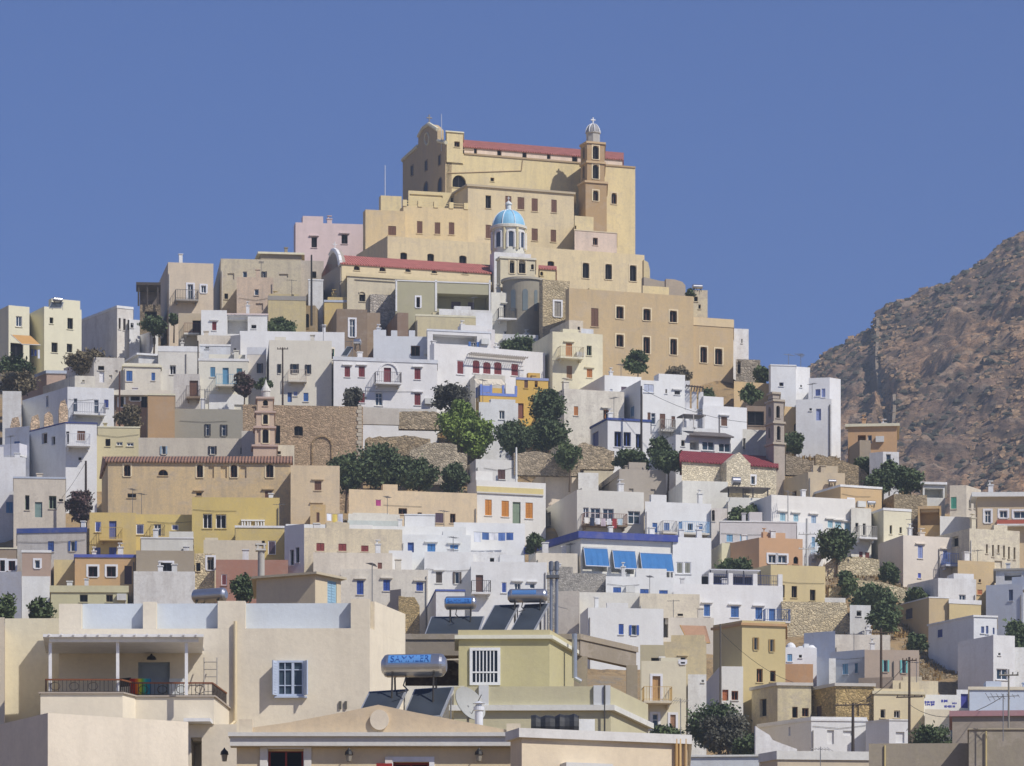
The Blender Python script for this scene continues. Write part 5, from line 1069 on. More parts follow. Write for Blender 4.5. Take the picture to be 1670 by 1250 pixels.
house('grey sided white block with a thin blue roof line', 711, 758, 962, 1020, 'e4e4e6', th=5, sx=680, D=412, band=('4a66b8', 3, .05), dirt=.2)
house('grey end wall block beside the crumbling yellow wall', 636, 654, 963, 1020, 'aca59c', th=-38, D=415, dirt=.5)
fwall('crumbling yellow stone wall behind the cream parapet building', [(650, 972), (662, 974), (676, 974), (684, 988), (684, 1040)], 414, 'c4aa72', 1, 0, mat=stone('bda575', 3, 'd0bc90', .6), name='stone_wall', low=1050)
house('cream house end with rounded roof corner left of the blue awning house', 874, 942, 902, 960, 'e5d9c0', th=6, sx=830, D=427, dirt=.3)
ba = house('white house with broad cobalt blue roof band and three blue awnings', 947, 1099, 868, 960, 'e6e4e0', th=16, sx=862, sa=26, D=428, F='v x 950 893 990 932, 997 898 1034 936, 1042 902 1092 941', band=('3a50a8', 11, .35), dirt=.12)
house('white stair tower house with a double grey window right of the blue awnings', 1097, 1160, 876, 985, 'e9e9ec', th=12, D=430, F='Sw 8e8e80 1103 917 1114 936, 1116 917 1127 936', dirt=.06)
f_ = ba['fr']
for i, (x0, x1, y0, y1) in enumerate(((950, 990, 894, 925), (997, 1035, 898, 929), (1042, 1095, 902, 933))):
    aw = thing('awning', ['left one of the three blue awnings, beside the house corner', 'middle one of the three blue awnings', 'widest blue awning at the right of the three'][i], 'awning', P(x0, y1, 427), 'blue awnings on the white house'); g = MB()
    a, zt = f_.at(x0 + 1, y0); b, _ = f_.at(x1, y0); zb = zt - (y1 - y0) / F * 428; n = 12
    for j in range(n):
        s0, s1 = a + (b - a) * j / n, a + (b - a) * (j + 1) / n; d0, d1 = .03 * math.sin(j * 1.9), .03 * math.sin((j + 1) * 1.9)
        for t0, t1 in ((0, .5), (.5, 1)):
            q = lambda s, t, d: f_.pt(s, zt + (zb - zt) * t, .12 + .62 * t + d * t)
            g.poly([q(s0, t0, d0), q(s1, t0, d1), q(s1, t1, d1), q(s0, t1, d0)])
    g.build('cloth', paint('3272ae', .8), aw); g = MB(); g.bar(f_.pt(a, zb, .76), f_.pt(b, zb, .76), .05); g.bar(f_.pt(a, zt, .12), f_.pt(b, zt, .12), .05)
    for s in (a, b): g.bar(f_.pt(s, zb, .76), f_.pt(s, zt, .12), .025)
    g.build('awning_frame', paint('c8ccd4'), aw)
house('white lower house with three small blue openings under the awning house', 988, 1100, 940, 990, 'e5e6e9', th=8, D=424, F='S 3a62a8 1000 958 1013 969, 1044 961 1058 970, 1075 963 1089 971', dirt=.15)
house('speckled grey rubble wall house under the first blue awning', 890, 989, 934, 985, 'b0aaa0', th=8, D=425, mat=stone('aaa59c', 3.4, 'bdb8b0', .7))
house('cream grey plaster house with shaded side behind the steel flues', 905, 945, 965, 1030, 'd8cebc', th=-10, D=416, dirt=.5)
ht = house('long white terrace house with blue shutters and blue railings', 1098, 1277, 952, 1030, 'e8e7ea', th=9, D=420, F='Sl 3f6ba8 1148 986 1158 1005, 1192 989 1205 1007, 1232 991 1243 1010|D 3f6ba8 1254 993 1264 1014', B=[(1244, 1285, 1015, dict(rail='3c5a90', slab='white', dep=1.0))], dirt=.1)
f_ = ht['fr']; g = MB(); zt = ht['zt']
for x in (1160, 1192, 1232, 1273): g = MB(); u, _ = f_.at(x, 952); g.box(f_, u - .18, u + .18, zt, zt + .95, -.4, -.05); g.build('terrace_pier', ht['mat'], ht['root'])
for a, b in ((1161, 1191), (1193, 1231), (1233, 1272)):
    u, _ = f_.at(a, 952); v, _ = f_.at(b, 952); railing(f_, u + .2, v - .2, zt, -.15, .85, paint('2c3a70'), ht['root'], sp=.14, w0=-.2)
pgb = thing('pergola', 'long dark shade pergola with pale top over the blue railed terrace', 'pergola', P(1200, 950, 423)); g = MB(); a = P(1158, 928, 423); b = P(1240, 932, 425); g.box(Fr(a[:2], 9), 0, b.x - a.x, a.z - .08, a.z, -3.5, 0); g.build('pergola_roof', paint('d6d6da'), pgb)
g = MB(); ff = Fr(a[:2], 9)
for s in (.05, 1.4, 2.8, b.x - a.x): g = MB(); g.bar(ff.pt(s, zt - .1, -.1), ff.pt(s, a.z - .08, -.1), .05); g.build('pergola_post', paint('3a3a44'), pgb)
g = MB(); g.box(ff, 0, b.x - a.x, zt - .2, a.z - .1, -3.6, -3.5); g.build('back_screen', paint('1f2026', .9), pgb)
house('cream plaster house with a slit window behind the white blue shuttered house', 1043, 1141, 968, 1010, 'dfd2b4', th=7, D=419, F='X dark 1105 1001 1114 1005', dirt=.55)
house('low white block left of the cream slit window house', 945, 1043, 966, 1000, 'e6e2d8', th=5, D=420, dirt=.3)
house('big white house with two small blue windows behind the concrete beam', 959, 1082, 991, 1070, 'e9eaec', th=8, sx=946, D=411, F='S 3258a8 1009 1018 1017 1035|O 3258a8 1030 1020 1038 1036', dirt=.08)
house('white and cream side room with a grey shaded recess', 1080, 1164, 1007, 1060, 'e0d6c2', th=5, D=413, F='v x 1081 1005 1090 1040', dirt=.25)
aw = thing('awning', 'tan cloth awning with yellow edge left of the mustard tower house', 'awning', P(1108, 1050, 402)); g = MB()
ps = [(1109, 1020, 402.5), (1147, 1021, 402.5), (1157, 1049, 400.6), (1123, 1049, 400.6)]; g.poly([P(*p) for p in ps]); g.poly([P(p[0], p[1] + .6, p[2]) for p in ps]); g.poly([P(1147, 1021, 402.5), P(1151, 1021, 402.4), P(1159, 1050, 400.5), P(1157, 1049, 400.6)]); g.build('cloth', paint('b08a6c', .9), aw)
g = MB(); g.bar(P(1123, 1049, 400.6), P(1158, 1049, 400.6), .05); g.bar(P(1109, 1020, 402.5), P(1123, 1049, 400.6), .04); g.build('awning_frame', paint('c49a4c'), aw)
tw = house('tall mustard yellow tower house with brown windows and a shaded left wall', 1210, 1281, 1012, 1175, 'cdb878', th=14, sx=1163, sa=36, D=385, F='O 9a7c44 1230 1040 1235 1060, 1256 1043 1261 1063|X 96603a 1234 1091 1244 1113, 1256 1094 1265 1112', dirt=.08, band=('c89858', 4, .14, 4))
house('white rough base house with two orange doors below the mustard tower', 1174, 1212, 1087, 1150, 'e6e4e0', th=4, sx=1150, D=383, F='D b0683a 1178 1125 1188 1143|X b0683a 1193 1127 1204 1142', dirt=.15)
house('sand yellow house with three dark doors above the big rubble wall', 1257, 1346, 921, 1000, 'd6bf80', th=14, sx=1222, sa=30, D=425, F='X 4a3c2c 1271 954 1280 975, 1291 956 1300 975, 1321 962 1330 980', dirt=.1)
house('orange house with brown glazed windows above the sand yellow house', 1238, 1309, 877, 935, 'd6a470', th=13, sx=1182, sa=36, D=434, F='Gt 3a3436 1253 905 1266 919, 1268 906 1283 919|Xa dark 1294 908 1302 920', dirt=.15)
house('pale lemon yellow house with one dark window left of the orange house', 1177, 1242, 886, 940, 'e3dcb0', th=10, sx=1160, D=437, F='X dark 1210 911 1219 923', dirt=.1)
house('lilac grey house with light blue windows above the lemon yellow house', 1174, 1299, 850, 905, 'd2cdd0', th=5, D=441, F='S 7fb0d0 1185 872 1195 884, 1207 872 1219 883|S 5a7890 1270 873 1279 884', dirt=.2, band=('white', 2))
house('white low block at the end of the sand yellow house', 1345, 1379, 975, 1000, 'e6e2dc', th=8, D=424)
fwall('big pale rubble retaining wall below the sand yellow house', [(1275, 981), (1310, 982), (1380, 983), (1384, 1010), (1390, 1031)], 421, 'x', 1.2, 6, mat=rubl, name='stone_wall', low=1075)
fwall('high sandstone retaining wall below the tree and red doors', [(1343, 925), (1360, 910), (1400, 908), (1434, 913), (1436, 950)], 441, 'x', 1.2, 8, mat=stone('cdbf9e', 2.2, 'd8c898', .75), name='stone_wall', low=985)
fwall('lower sandstone wall between bushes on the right', [(1352, 960), (1400, 946), (1440, 950), (1480, 962), (1481, 990)], 433, 'x', 1, 8, mat=stone('cdbf9e', 2.2, 'd8c898', .75), name='stone_wall', low=1000)
# lower right cluster
house('small white shack with a dark window among the bushes', 1386, 1420, 987, 1030, 'dfe0e2', th=8, D=419, F='X 5a5a5a 1397 996 1405 1005', dirt=.4)
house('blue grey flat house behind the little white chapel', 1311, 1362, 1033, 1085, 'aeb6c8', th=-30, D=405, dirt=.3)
house('off white plaster terrace wall house right of the blue grey flat house', 1361, 1452, 1035, 1075, 'e2d8ca', th=4, D=406, dirt=.6)
cp = house('little white chapel with rounded shapes and a blue window', 1281, 1332, 1056, 1105, 'e8e9ee', th=6, D=399, F='S 7aa8cc 1284 1067 1292 1079|X grey 1303 1068 1308 1073', cat='chapel', name='chapel', dirt=.1)
g = MB()
for x, y, r in ((1290, 1058, .42), (1324, 1062, .40)): c = P(x, y, 399.8); g.lathe((c.x, c.y + .3, c.z), [(r, c.z - .5), (r, c.z), (r * .8, c.z + .3), (r * .4, c.z + .46), (.02, c.z + .5)], 14)
f_ = cp['fr']; 
for x0, x1, y in ((1304, 1311, 1053), (1313, 1321, 1049)): a, z = f_.at(x0, y); b, _ = f_.at(x1, y); g.box(f_, a, b, cp['zt'] - .05, z, -1.2, -.4)
g.build('vaults', cp['mat'], cp['root'])
house('orange plaster wall house under the white chapel', 1280, 1326, 1083, 1120, 'c89560', th=4, D=394, dirt=.3)
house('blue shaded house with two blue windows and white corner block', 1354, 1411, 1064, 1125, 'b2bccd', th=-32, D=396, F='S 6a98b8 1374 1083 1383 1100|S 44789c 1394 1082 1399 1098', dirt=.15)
house('tall white buttress block beside the blue shaded house', 1352, 1363, 1074, 1115, 'e4e6ea', th=6, D=394)
house('beige brown house with two turquoise shuttered windows behind a pole', 1410, 1499, 1060, 1135, 'b9a48e', th=4, D=391, F='Ow 6fb8b4 1441 1077 1447 1096, 1471 1077 1477 1098', dirt=.3)
house('small brown ruin annexe with dark opening under the turquoise shuttered house', 1400, 1456, 1106, 1135, 'a08c78', th=-12, D=388, dirt=.6)
rh = house('ruined cream house with brown windows and a flat white cap', 1268, 1323, 1114, 1190, 'dccb98', th=6, sx=1226, sa=30, D=381, F='X 84543a 1292 1153 1301 1171|X 84543a 1308 1155 1319 1169', L='X dark 1239 1140 1250 1169', dirt=1.0, band=('cdc6b8', 5, .15))
house('ruined stone house with yellow lower wall and grey side beside the ruined cream house', 1363, 1425, 1115, 1190, 'c8ac70', th=6, sx=1322, sa=30, D=380, mat=stone('b39a6c', 2.0, 'd8bc78', .55), F='N x 1395 1150 1401 1168', L='S 6a5244 1331 1152 1340 1169', band=('cdc6b8', 5, .15))
house('cream yellow house with two brown windows right of the stone ruin', 1425, 1507, 1123, 1190, 'e0cd9c', th=8, D=380, F='Xw 8c5a48 1436 1157 1444 1171, 1458 1159 1468 1171', band=('dccfa6', 5, .1, -4), dirt=.15)
house('low cream building behind the cream yellow house', 1456, 1530, 1110, 1150, 'dccba0', th=6, D=386, dirt=.7)
hw_ = house('white house with blank niches and a long grey side wall at the bottom', 1323, 1414, 1169, 1245, 'e7e7ea', th=6, sx=1234, sa=38, D=372, F='N x 1349 1191 1360 1214, 1375 1192 1390 1200', L='N x 1286 1186 1290 1200', dirt=.12, band=('white', 3, .06, -4))
house('white box room with grey side right of the niche house', 1450, 1484, 1174, 1245, 'e4e4e8', th=6, sx=1412, sa=50, D=370, F='N x 1461 1194 1475 1212', dirt=.1, band=('white', 2))
hs_ = house('small white house with blue painted writing and a blue door', 1505, 1562, 1133, 1180, 'e8e8e6', th=6, D=382, F='D 4a4c9c 1568 1132 1580 1155', dirt=.15)
house('cream house base below the blue written wall', 1508, 1550, 1157, 1210, 'e0d4b4', th=6, D=378, dirt=.3)
house('white corner with indigo door right of the written wall', 1560, 1582, 1125, 1175, 'e6e6e8', th=6, D=383, F='D 3c3f94 1567 1132 1579 1155')
house('long pale blue terrace wall building at the right bottom', 1581, 1700, 1121, 1200, 'c4d2e4', th=2, D=376, dirt=.12, band=('e2d8bc', 5, .1))
g = MB(); f_ = hs_['fr']
for r, (y, x0, x1) in enumerate(((1145, 1508, 1522), (1149, 1509, 1523), (1143, 1535, 1545), (1147, 1553, 1559), (1152, 1540, 1558))):
    x = x0
    while x < x1:
        u, z = f_.at(x, y); h_ = random.uniform(.05, .12); g.box(f_, u, u + random.uniform(.04, .12), z - h_, z + h_ * .6, .004, .012); x += random.uniform(1.6, 2.6)
g.build('painted_writing', paint('3c44a0', .8), hs_['root'])
# buildings between foreground and hill
house('cream four storey house with orange door, white frames and a curved balcony', 1046, 1119, 1078, 1300, 'e0d6b4', th=5, D=352, F='Gt dark 1110 1074 1117 1083|Dt b8905c 1064 1103 1077 1147|Gt bluish 1064 1165 1073 1191|St b08868 1093 1166 1102 1190|Xt dark 1036 1103 1042 1150', B=[(1047, 1093, 1146, dict(rail='c8a868', slab='cream', dep=1.2))], dirt=.1, drop=9)
house('pale olive rooftop box room with a dark slot window', 1044, 1084, 1052, 1100, 'c0b48c', th=3, D=362, F='X dark 1062 1073 1083 1080', dirt=.2)
house('rough pale yellow plastered house behind the cream four storey house', 1082, 1152, 1047, 1160, 'e0cb92', th=-4, D=372, F='Gl dark 1110 1073 1117 1082', dirt=.55)
house('white ruined small house under the rough pale yellow house', 1122, 1152, 1100, 1230, 'e4e4e4', th=4, D=366, F='X dark 1144 1109 1148 1113', dirt=.5)

def laundry(label, x0, x1, y, D, cols, h=.75, th=8):
    fr = Fr(P(x0, y, D)[:2], th); u1, z = fr.at(x1, y); r = thing('laundry', label, 'laundry', P(x0, y, D), 'laundry drying on lines and railings'); g = MB(); g.tube([fr.pt(0, z, 0), fr.pt(u1 / 2, z - .06, 0), fr.pt(u1, z, 0)], .015, 0, 4); g.build('line', paint('6a6a6a'), r)
    n = len(cols); w = u1 / n
    for i, c in enumerate(cols):
        g = MB(); a, b = i * w + .05, (i + 1) * w - .05; hh = h * random.uniform(.6, 1.15); k = 5
        for j in range(k):
            s0, s1 = a + (b - a) * j / k, a + (b - a) * (j + 1) / k; d = lambda s: .05 * math.sin(s * 9 + i)
            g.poly([fr.pt(s0, z - .03, 0), fr.pt(s1, z - .03, 0), fr.pt(s1, z - hh, d(s1)), fr.pt(s0, z - hh, d(s0))])
        g.build('cloth', paint(c, .9), r)
laundry('white and dark clothes drying on the brown balcony in front of the dark windows', 952, 1016, 846, 447.6, ['e0dcd4', '23304a', 'dcdce0', 'c8b8c0', 'e4e4e6', '9c3a3c', 'b8ccd8'], th=14)
laundry('blue laundry on the rounded white wall', 772, 838, 869, 435.2, ['d8dce4', '4a6aa0', 'e0e0e4', '5a78b4', '3a5c9c'], .8)
laundry('dark blue clothes hanging below the awning of the pale yellow house', 50, 66, 570, 485, ['28386c', '2c4080', 'c8ccd8'], .9)
laundry('white sheet and pale cloths in front of the cream church annexe', 532, 560, 838, 436, ['e6e8ee', 'd8c060', 'c8c8d0'], .9)
laundry('magenta cloth hanging on the peach house', 612, 622, 815, 443.5, ['a83c78'], .5)
aw = thing('awning', 'faded orange awning on the pale yellow house at the left skyline', 'awning', P(40, 563, 486)); g = MB(); ps = [(18, 546, 487), (50, 548, 487), (66, 563, 484.5), (36, 562, 484.5)]; g.poly([P(*p) for p in ps]); g.poly([P(p[0], p[1] + .8, p[2]) for p in ps]); g.build('cloth', paint('c89a5c', .9), aw)
g = MB(); g.bar(P(36, 562, 484.5), P(66, 563, 484.5), .05); g.bar(P(18, 546, 487), P(36, 562, 484.5), .03); g.build('awning_frame', paint('d8d8d0'), aw)

for k, (lab, pts, D) in enumerate((('tallest crumbling stone stub of the old ruin beside the long white house', [(96, 668), (99, 655), (106, 652), (111, 668)], 468), ('rounded stone stub of the old ruin, third from the left', [(72, 690), (73, 676), (80, 671), (86, 678), (87, 690)], 467),
                                   ('broken stone stub of the old ruin, second from the left', [(50, 690), (52, 680), (62, 676), (65, 690)], 467), ('lowest stone stub of the old ruin, at its left end', [(17, 694), (20, 682), (30, 680), (33, 694)], 467))):
    fwall(lab, pts, D, 'x', .7, 8, mat=stone('c4aa8c', 2.2, 'd4bfa4', .6), cat='ruin', name='ruined_wall', low=712, group='stone stubs of the old ruin')
# ------------------------------------------------------------------ foreground buildings
cream_f = 'e9dcc0'
fb = house('big cream foreground building with pergola terrace, pale blue parapet panels and one shuttered window', 96, 603, 1026, 1400, cream_f, th=-1, rx=661, sa=-17, D=175, dirt=.16, F='D 8b98a6 225 1080 277 1134', Ld=8, drop=2, par=.02)
f_ = fb['fr']; rt = fb['root']; zt = fb['zt']
def zpx(y, D=175.0): return P(0, y, D).z
for i, (x0, x1, y) in enumerate(((96, 133, 985), (233, 255, 982), (355, 400, 981), (572, 603, 978))):
    g = MB(); a, _ = f_.at(x0, 1000); b, _ = f_.at(x1, 1000); g.box(f_, a + .001, min(b, f_.len) - .001, zt + .002, zpx(y), -.5, -.002); g.build('parapet_pier', fb['mat'], rt)
for x0, x1 in ((133, 233), (255, 355), (400, 572)):
    g = MB(); a, _ = f_.at(x0, 1000); b, _ = f_.at(x1, 1000); g.box(f_, a + .002, b - .002, zt + .003, zpx(983), -.48, -.32); g.build('parapet_panel', plaster('ccd6e4', .06), rt)
# sunlit right-hand parapet wall
g = MB(); fr2 = fb['frr']; g.box(fr2, .5, fr2.len, zt - .05, zpx(979), -.3, .002); g.build('side_parapet', fb['mat'], rt)
# window with panes and shutters standing open
a, z1 = f_.at(452, 1078); b, z0 = f_.at(496, 1136); wr = MB(); e = .07; bl = paint('b9c4d6', .5)
wr.box(f_, a, b, z0, z0 + e, .0, .09); wr.box(f_, a, b, z1 - e, z1, .0, .09); wr.box(f_, a, a + e, z0 + e, z1 - e, .0, .09); wr.box(f_, b - e, b, z0 + e, z1 - e, .0, .09)
m_ = (a + b) / 2 + .08; wr.box(f_, m_ - .045, m_ + .045, z0 + e, z1 - e, .0, .08)
for uu in ((a + m_) / 2,): wr.box(f_, uu - .015, uu + .015, z0 + e, z1 - e, .01, .07)
for t in (.30, .74): wr.box(f_, a + e, b - e, z0 + (z1 - z0) * t - .015, z0 + (z1 - z0) * t + .015, .012, .065)
wr.box(f_, a - .1, b + .1, z0 - .06, z0 - .002, -.01, .14)
wo = wr.build('window', bl, rt); g = MB(); g.poly([f_.pt(a, z0, .02), f_.pt(b, z0, .02), f_.pt(b, z1, .02), f_.pt(a, z1, .02)]); g.build('pane', glass('39454e'), wo)
for s, x in ((-1, a), (1, b)):
    g = MB(); q = FrD(f_.pt(x, 0, .09)[:2], f_.pt(x + s * .13, 0, .36)[:2]); g.box(q, 0, q.len, z0 + .02, z1 - .02, -.02, .02)
    for k in range(12): zz = z0 + .1 + (z1 - z0 - .2) * k / 11; g.box(q, .05, q.len - .05, zz - .02, zz + .02, -.032, .032)
    g.build('shutter', bl, wo)
g = MB()
for x in (555, 564): u, z = f_.at(x, 1150); g.box(f_, u - .04, u + .04, z - .13, z + .12, .0, .06)
g.build('vent_slots', paint('5a5850'), rt)
g = MB(); u, z = f_.at(384, 1014); g.tube([f_.pt(u, z, .1), f_.pt(u, zpx(1178), .1), f_.pt(u - .45, zpx(1200), .35)], .055, 0, 8); g.build('drainpipe', paint('d9c9a4', .5), rt)
# terrace
tb = MB(); p3 = lambda x, D: P(x, 0, D)[:2]
tz = P(0, 1134, 171).z; bz = P(0, 1166, 171).z
poly = [p3(66, 170.6), p3(200, 170.6), p3(221, 171.5), p3(349, 171.5), p3(374, 174.9), p3(97, 174.9)]
tb.prism(poly, bz - .25, tz - .004); tb.build('terrace', plaster(cream_f, .06), rt)
g = MB(); g.prism(inset(poly, -.06), tz - .002, tz + .05); g.build('terrace_coping', plaster('b3a594', .3), rt)
rl = MB(); hr_ = MB(); ring = [p3(75, 174.2), p3(75, 170.9), p3(197, 170.9), p3(219, 171.8), p3(346, 171.8), p3(369, 174.6)]
for a, b in zip(ring[:-1], ring[1:]):
    q = FrD(a, b); hr_.box(q, 0, q.len, tz + .47, tz + .52, -.03, .03); n = max(2, int(q.len / .13))
    for k in range(n + 1): u = q.len * k / n; rl.box(q, u - .009, u + .009, tz + .05, tz + .47, -.009, .009)
    rl.box(q, 0, q.len, tz + .10, tz + .12, -.01, .01)
    if q.len > 2:
        k = 0.3
        while k < q.len - .3: rl.tube([q.pt(k + .16 * math.cos(t), tz + .28 + .13 * math.sin(t)) for t in [2 * math.pi * i / 10 for i in range(11)]], .011, 0, 4); k += .62
ro = rl.build('railing', paint('3d332e', .6), rt); hr_.build('handrail', paint('7c4a2c', .5), ro)
pg = thing('pergola', 'white slatted pergola roof on three slim posts over the foreground terrace', 'pergola', P(200, 1134, 172)); g = MB()
pz = P(0, 1041, 171).z; rp = [p3(70, 170.7), p3(332, 170.7), p3(330, 174.985), p3(75, 174.985)]; g.prism(rp, pz, pz + .09); g.build('pergola_roof', paint('e2e2e2', .5), pg)
for k in range(13):
    g = MB(); x = 80 + k * 20; g.bar(P(x, 1035, 170.6) , P(x, 1035, 170.6) + Vector((0, 4.0, 0)), .035); g.build('rib', paint('e2e2e2', .5), pg)
g = MB(); g.box(Fr(p3(80, 170.9), 0), 0, 4.9, pz - .14, pz - .005, -.08, 0); g.build('beam', paint('dcdcdc', .5), pg)
for x in (82, 192, 304): g = MB(); c = P(x, 0, 171.05); g.prism([(c.x - .05, c.y - .05), (c.x + .05, c.y - .05), (c.x + .05, c.y + .05), (c.x - .05, c.y + .05)], tz, pz - .142); g.build('post', paint('e4e4e4', .5), pg)
g = MB(); q0 = P(247, 1069, 174.7); g.lathe(q0, [(.17, q0.z - .14), (.13, q0.z - .05), (.04, q0.z), (.02, q0.z + .05)], 14); g.bar(q0, q0 + Vector((0, .3, 0)), .02); o = g.build('wall_lamp', paint('222222', .4)); setp(o, 'black dome lamp on the wall above the grey terrace door', 'lamp')
g = MB(); pf = Fr(p3(276, 174.3), 0)
g.box(pf, 0, .5, tz + .05, tz + .95, -.03, 0)
for k in range(6): g.box(pf, .03 + k * .08, .08 + k * .08, tz + .07, tz + .92, .001, .015)
o = g.build('louvred_panel', paint('d8dcdc', .6)); setp(o, 'pale grey slatted panel leaning right of the terrace door', 'panel')
m, t, b_ = nodes('striped_cloth'); gg = t.nodes.new('ShaderNodeNewGeometry'); sx_ = t.nodes.new('ShaderNodeSeparateXYZ'); t.links.new(gg.outputs['Position'], sx_.inputs[0])
mr = t.nodes.new('ShaderNodeMapRange'); x0_, x1_ = P(211, 0, 171.9).x, P(246, 0, 171.9).x; mr.inputs['From Min'].default_value = x0_; mr.inputs['From Max'].default_value = x1_; t.links.new(sx_.outputs[0], mr.inputs[0])
rr = t.nodes.new('ShaderNodeValToRGB'); rr.color_ramp.interpolation = 'LINEAR'; cc = [(0, '8a1c14'), (.22, 'c83018'), (.36, 'f08020'), (.48, 'f8e030'), (.60, '7cc03c'), (.76, '28b0a8'), (1, '2a6c98')]
while len(rr.color_ramp.elements) < 7: rr.color_ramp.elements.new(.5)
for i, (p_, h_) in enumerate(cc): rr.color_ramp.elements[i].position = p_; rr.color_ramp.elements[i].color = (*hexc(h_), 1)
t.links.new(mr.outputs[0], rr.inputs[0]); t.links.new(rr.outputs[0], b_.inputs['Base Color']); b_.inputs['Roughness'].default_value = .9
g = MB(); n = 16; wv = lambda i: .02 * math.sin(i * 1.7)
for i in range(n):
    u0, u1 = x0_ + (x1_ - x0_) * i / n, x0_ + (x1_ - x0_) * (i + 1) / n
    g.poly([(u0, 171.95 + wv(i), tz + .07), (u1, 171.95 + wv(i + 1), tz + .07), (u1, 171.95 + wv(i + 1) * .4, tz + .66), (u0, 171.95 + wv(i) * .4, tz + .66)])
    g.poly([(u0, 171.97 + wv(i), tz + .07), (u1, 171.97 + wv(i + 1), tz + .07), (u1, 171.97 + wv(i + 1) * .4, tz + .66), (u0, 171.97 + wv(i) * .4, tz + .66)])
o = g.build('towel', m); setp(o, 'rainbow striped towel hanging on the foreground terrace railing', 'towel')
g = MB(); a, b = P(195, 0, 172.3), P(213, 0, 172.0); q = FrD(a[:2], b[:2]); g.box(q, 0, q.len, tz + .42, tz + .70, -.02, .02); g.box(q, 0, .03, tz, tz + .42, -.02, .02); g.box(q, q.len - .03, q.len, tz, tz + .42, -.02, .02)
o = g.build('chair_back', paint('1c1a1c', .8)); setp(o, 'black folded chair back beside the rainbow striped towel', 'chair')
ld = thing('ladder', 'grey metal ladder leaning on the cream wall by the terrace', 'ladder', P(345, 1134, 174)); g = MB()
for x in (333, 354): g.bar(P(x, 1136, 173.9), P(x, 1073, 174.6), .022)
g.build('rails', paint('a8a29a', .5, .4), ld); g = MB()
for k in range(5): g = MB(); y = 1128 - k * 12; g.bar(P(333, y, 174.0 + k * .12), P(354, y, 174.0 + k * .12), .016); g.build('rung', paint('a8a29a', .5, .4), ld)

for k, (x, w_) in enumerate(((137, 22), (171, 22))):
    r = thing('patio_chair', ['dark red slatted patio chair on the terrace, nearer the left post', 'dark red slatted patio chair on the terrace, nearer the middle post'][k], 'chair', P(x, 1134, 173)); ff = Fr(p3(x - w_ / 2, 173), 0)
    g = MB(); g.box(ff, 0, .44, tz + .22, tz + .25, -.1, .3); g.build('seat', paint('6a1f22'), r)
    g = MB(); [g.box(ff, 0, .44, tz + .26 + i * .06, tz + .30 + i * .06, -.12, -.10) for i in range(2)]; g.build('backrest', paint('6a1f22'), r)
    for u in (.02, .40):
        for w in (-.08, .26): g = MB(); g.bar(ff.pt(u, tz + .05, w), ff.pt(u, tz + .22, w), .015); g.build('leg', paint('2c2422'), r)
# lower blocks in front of it
lf = house('plain cream flat roofed block at the bottom left with a grey shaded side', 78, 307, 1163, 1400, 'eadcc8', th=30, sx=-70, sa=30, D=163, dirt=.16, drop=2, Ld=5)
fc = house('cream wall block under the foreground terrace with white canopy slab', 303, 386, 1182, 1400, 'e6d8bc', th=-3, D=171.6, dirt=.16, drop=2, F='v x 311 1203 329 1300', Ld=3)
g = MB(); f2 = fc['fr']; a, z = f2.at(304, 1176); b, _ = f2.at(347, 1176); g.box(f2, a, b, fc['zt'] + .01, z, -.1, .8); g.build('canopy_slab', plaster(C['white'], .1), fc['root'])
house('tall cream wall at the left picture edge behind the foreground terrace', 8, 98, 1009, 1400, 'e4d9b6', th=-2, D=176.2, dirt=.16, drop=2, L='')
house('narrow cream wall end cut by the left picture edge', -90, 7.5, 1009, 1400, 'ead9ba', th=-8, D=173.5, dirt=.16, drop=2)

# house with low pediment
ph = house('cream house with a low pediment, round medallion and red door at the bottom', 386, 851, 1219, 1400, 'e2cda0', th=0, D=160, dirt=.16, drop=2, F='Xt 8a2418 437 1222 495 1320|Xt 8a2418 641 1243 700 1330', Ld=7, par=.1)
f_ = ph['fr']; g = MB(); a, z1 = f_.at(376, 1197); b, z0 = f_.at(852, 1218.5); g.box(f_, a, b, z0, z1 - .12, -.3, .32); g.box(f_, a - .05, b + .05, z1 - .12, z1, -.3, .42); g.build('cornice', plaster('d6d4d2', .12), ph['root'])
g = MB(); slab_px(f_, [(391, 1197), (391, 1190), (470, 1179), (560, 1162), (617, 1150), (680, 1163), (770, 1180), (832, 1192), (832, 1197)], -.35, .05, g); g.build('pediment', plaster('dcc298', .35), ph['root'])
for x0, x1, y in ((390, 412, 1174), (826, 849, 1181)): g = MB(); a, z1 = f_.at(x0, y); b, z0 = f_.at(x1, 1197); g.box(f_, a, b, z0 + .002, z1, -.45, .12); g.build('acroterion', plaster('e0cfae', .2), ph['root'])
g = MB(); u, z = f_.at(619, 1175); n = 28; c_ = [(u + .29 * math.cos(2 * math.pi * i / n), z + .31 * math.sin(2 * math.pi * i / n)) for i in range(n)]
g.poly([f_.pt(*p, .16) for p in c_]); [g.poly([f_.pt(*c_[i], .0), f_.pt(*c_[(i + 1) % n], .0), f_.pt(*c_[(i + 1) % n], .16), f_.pt(*c_[i], .16)]) for i in range(n)]; g.build('medallion', plaster('e6d6ba', .2), ph['root'])
for x0, x1 in ((424, 437), (496, 509), (628, 641)): g = MB(); a, z1 = f_.at(x0, 1219); b, _ = f_.at(x1, 1219); g.box(f_, a, b - .02, z1 - 2.6, z1 - (0 if x0 < 600 else .3), .03, .07); g.build('pilaster', plaster('e4e0da', .1), ph['root'])
g = MB(); a, z1 = f_.at(614, 1246); b, _ = f_.at(640, 1246); g.box(f_, a, b, z1 - 1.6, z1, .08, .13); g.build('shutter', paint('9a2a1c'), ph['root'])
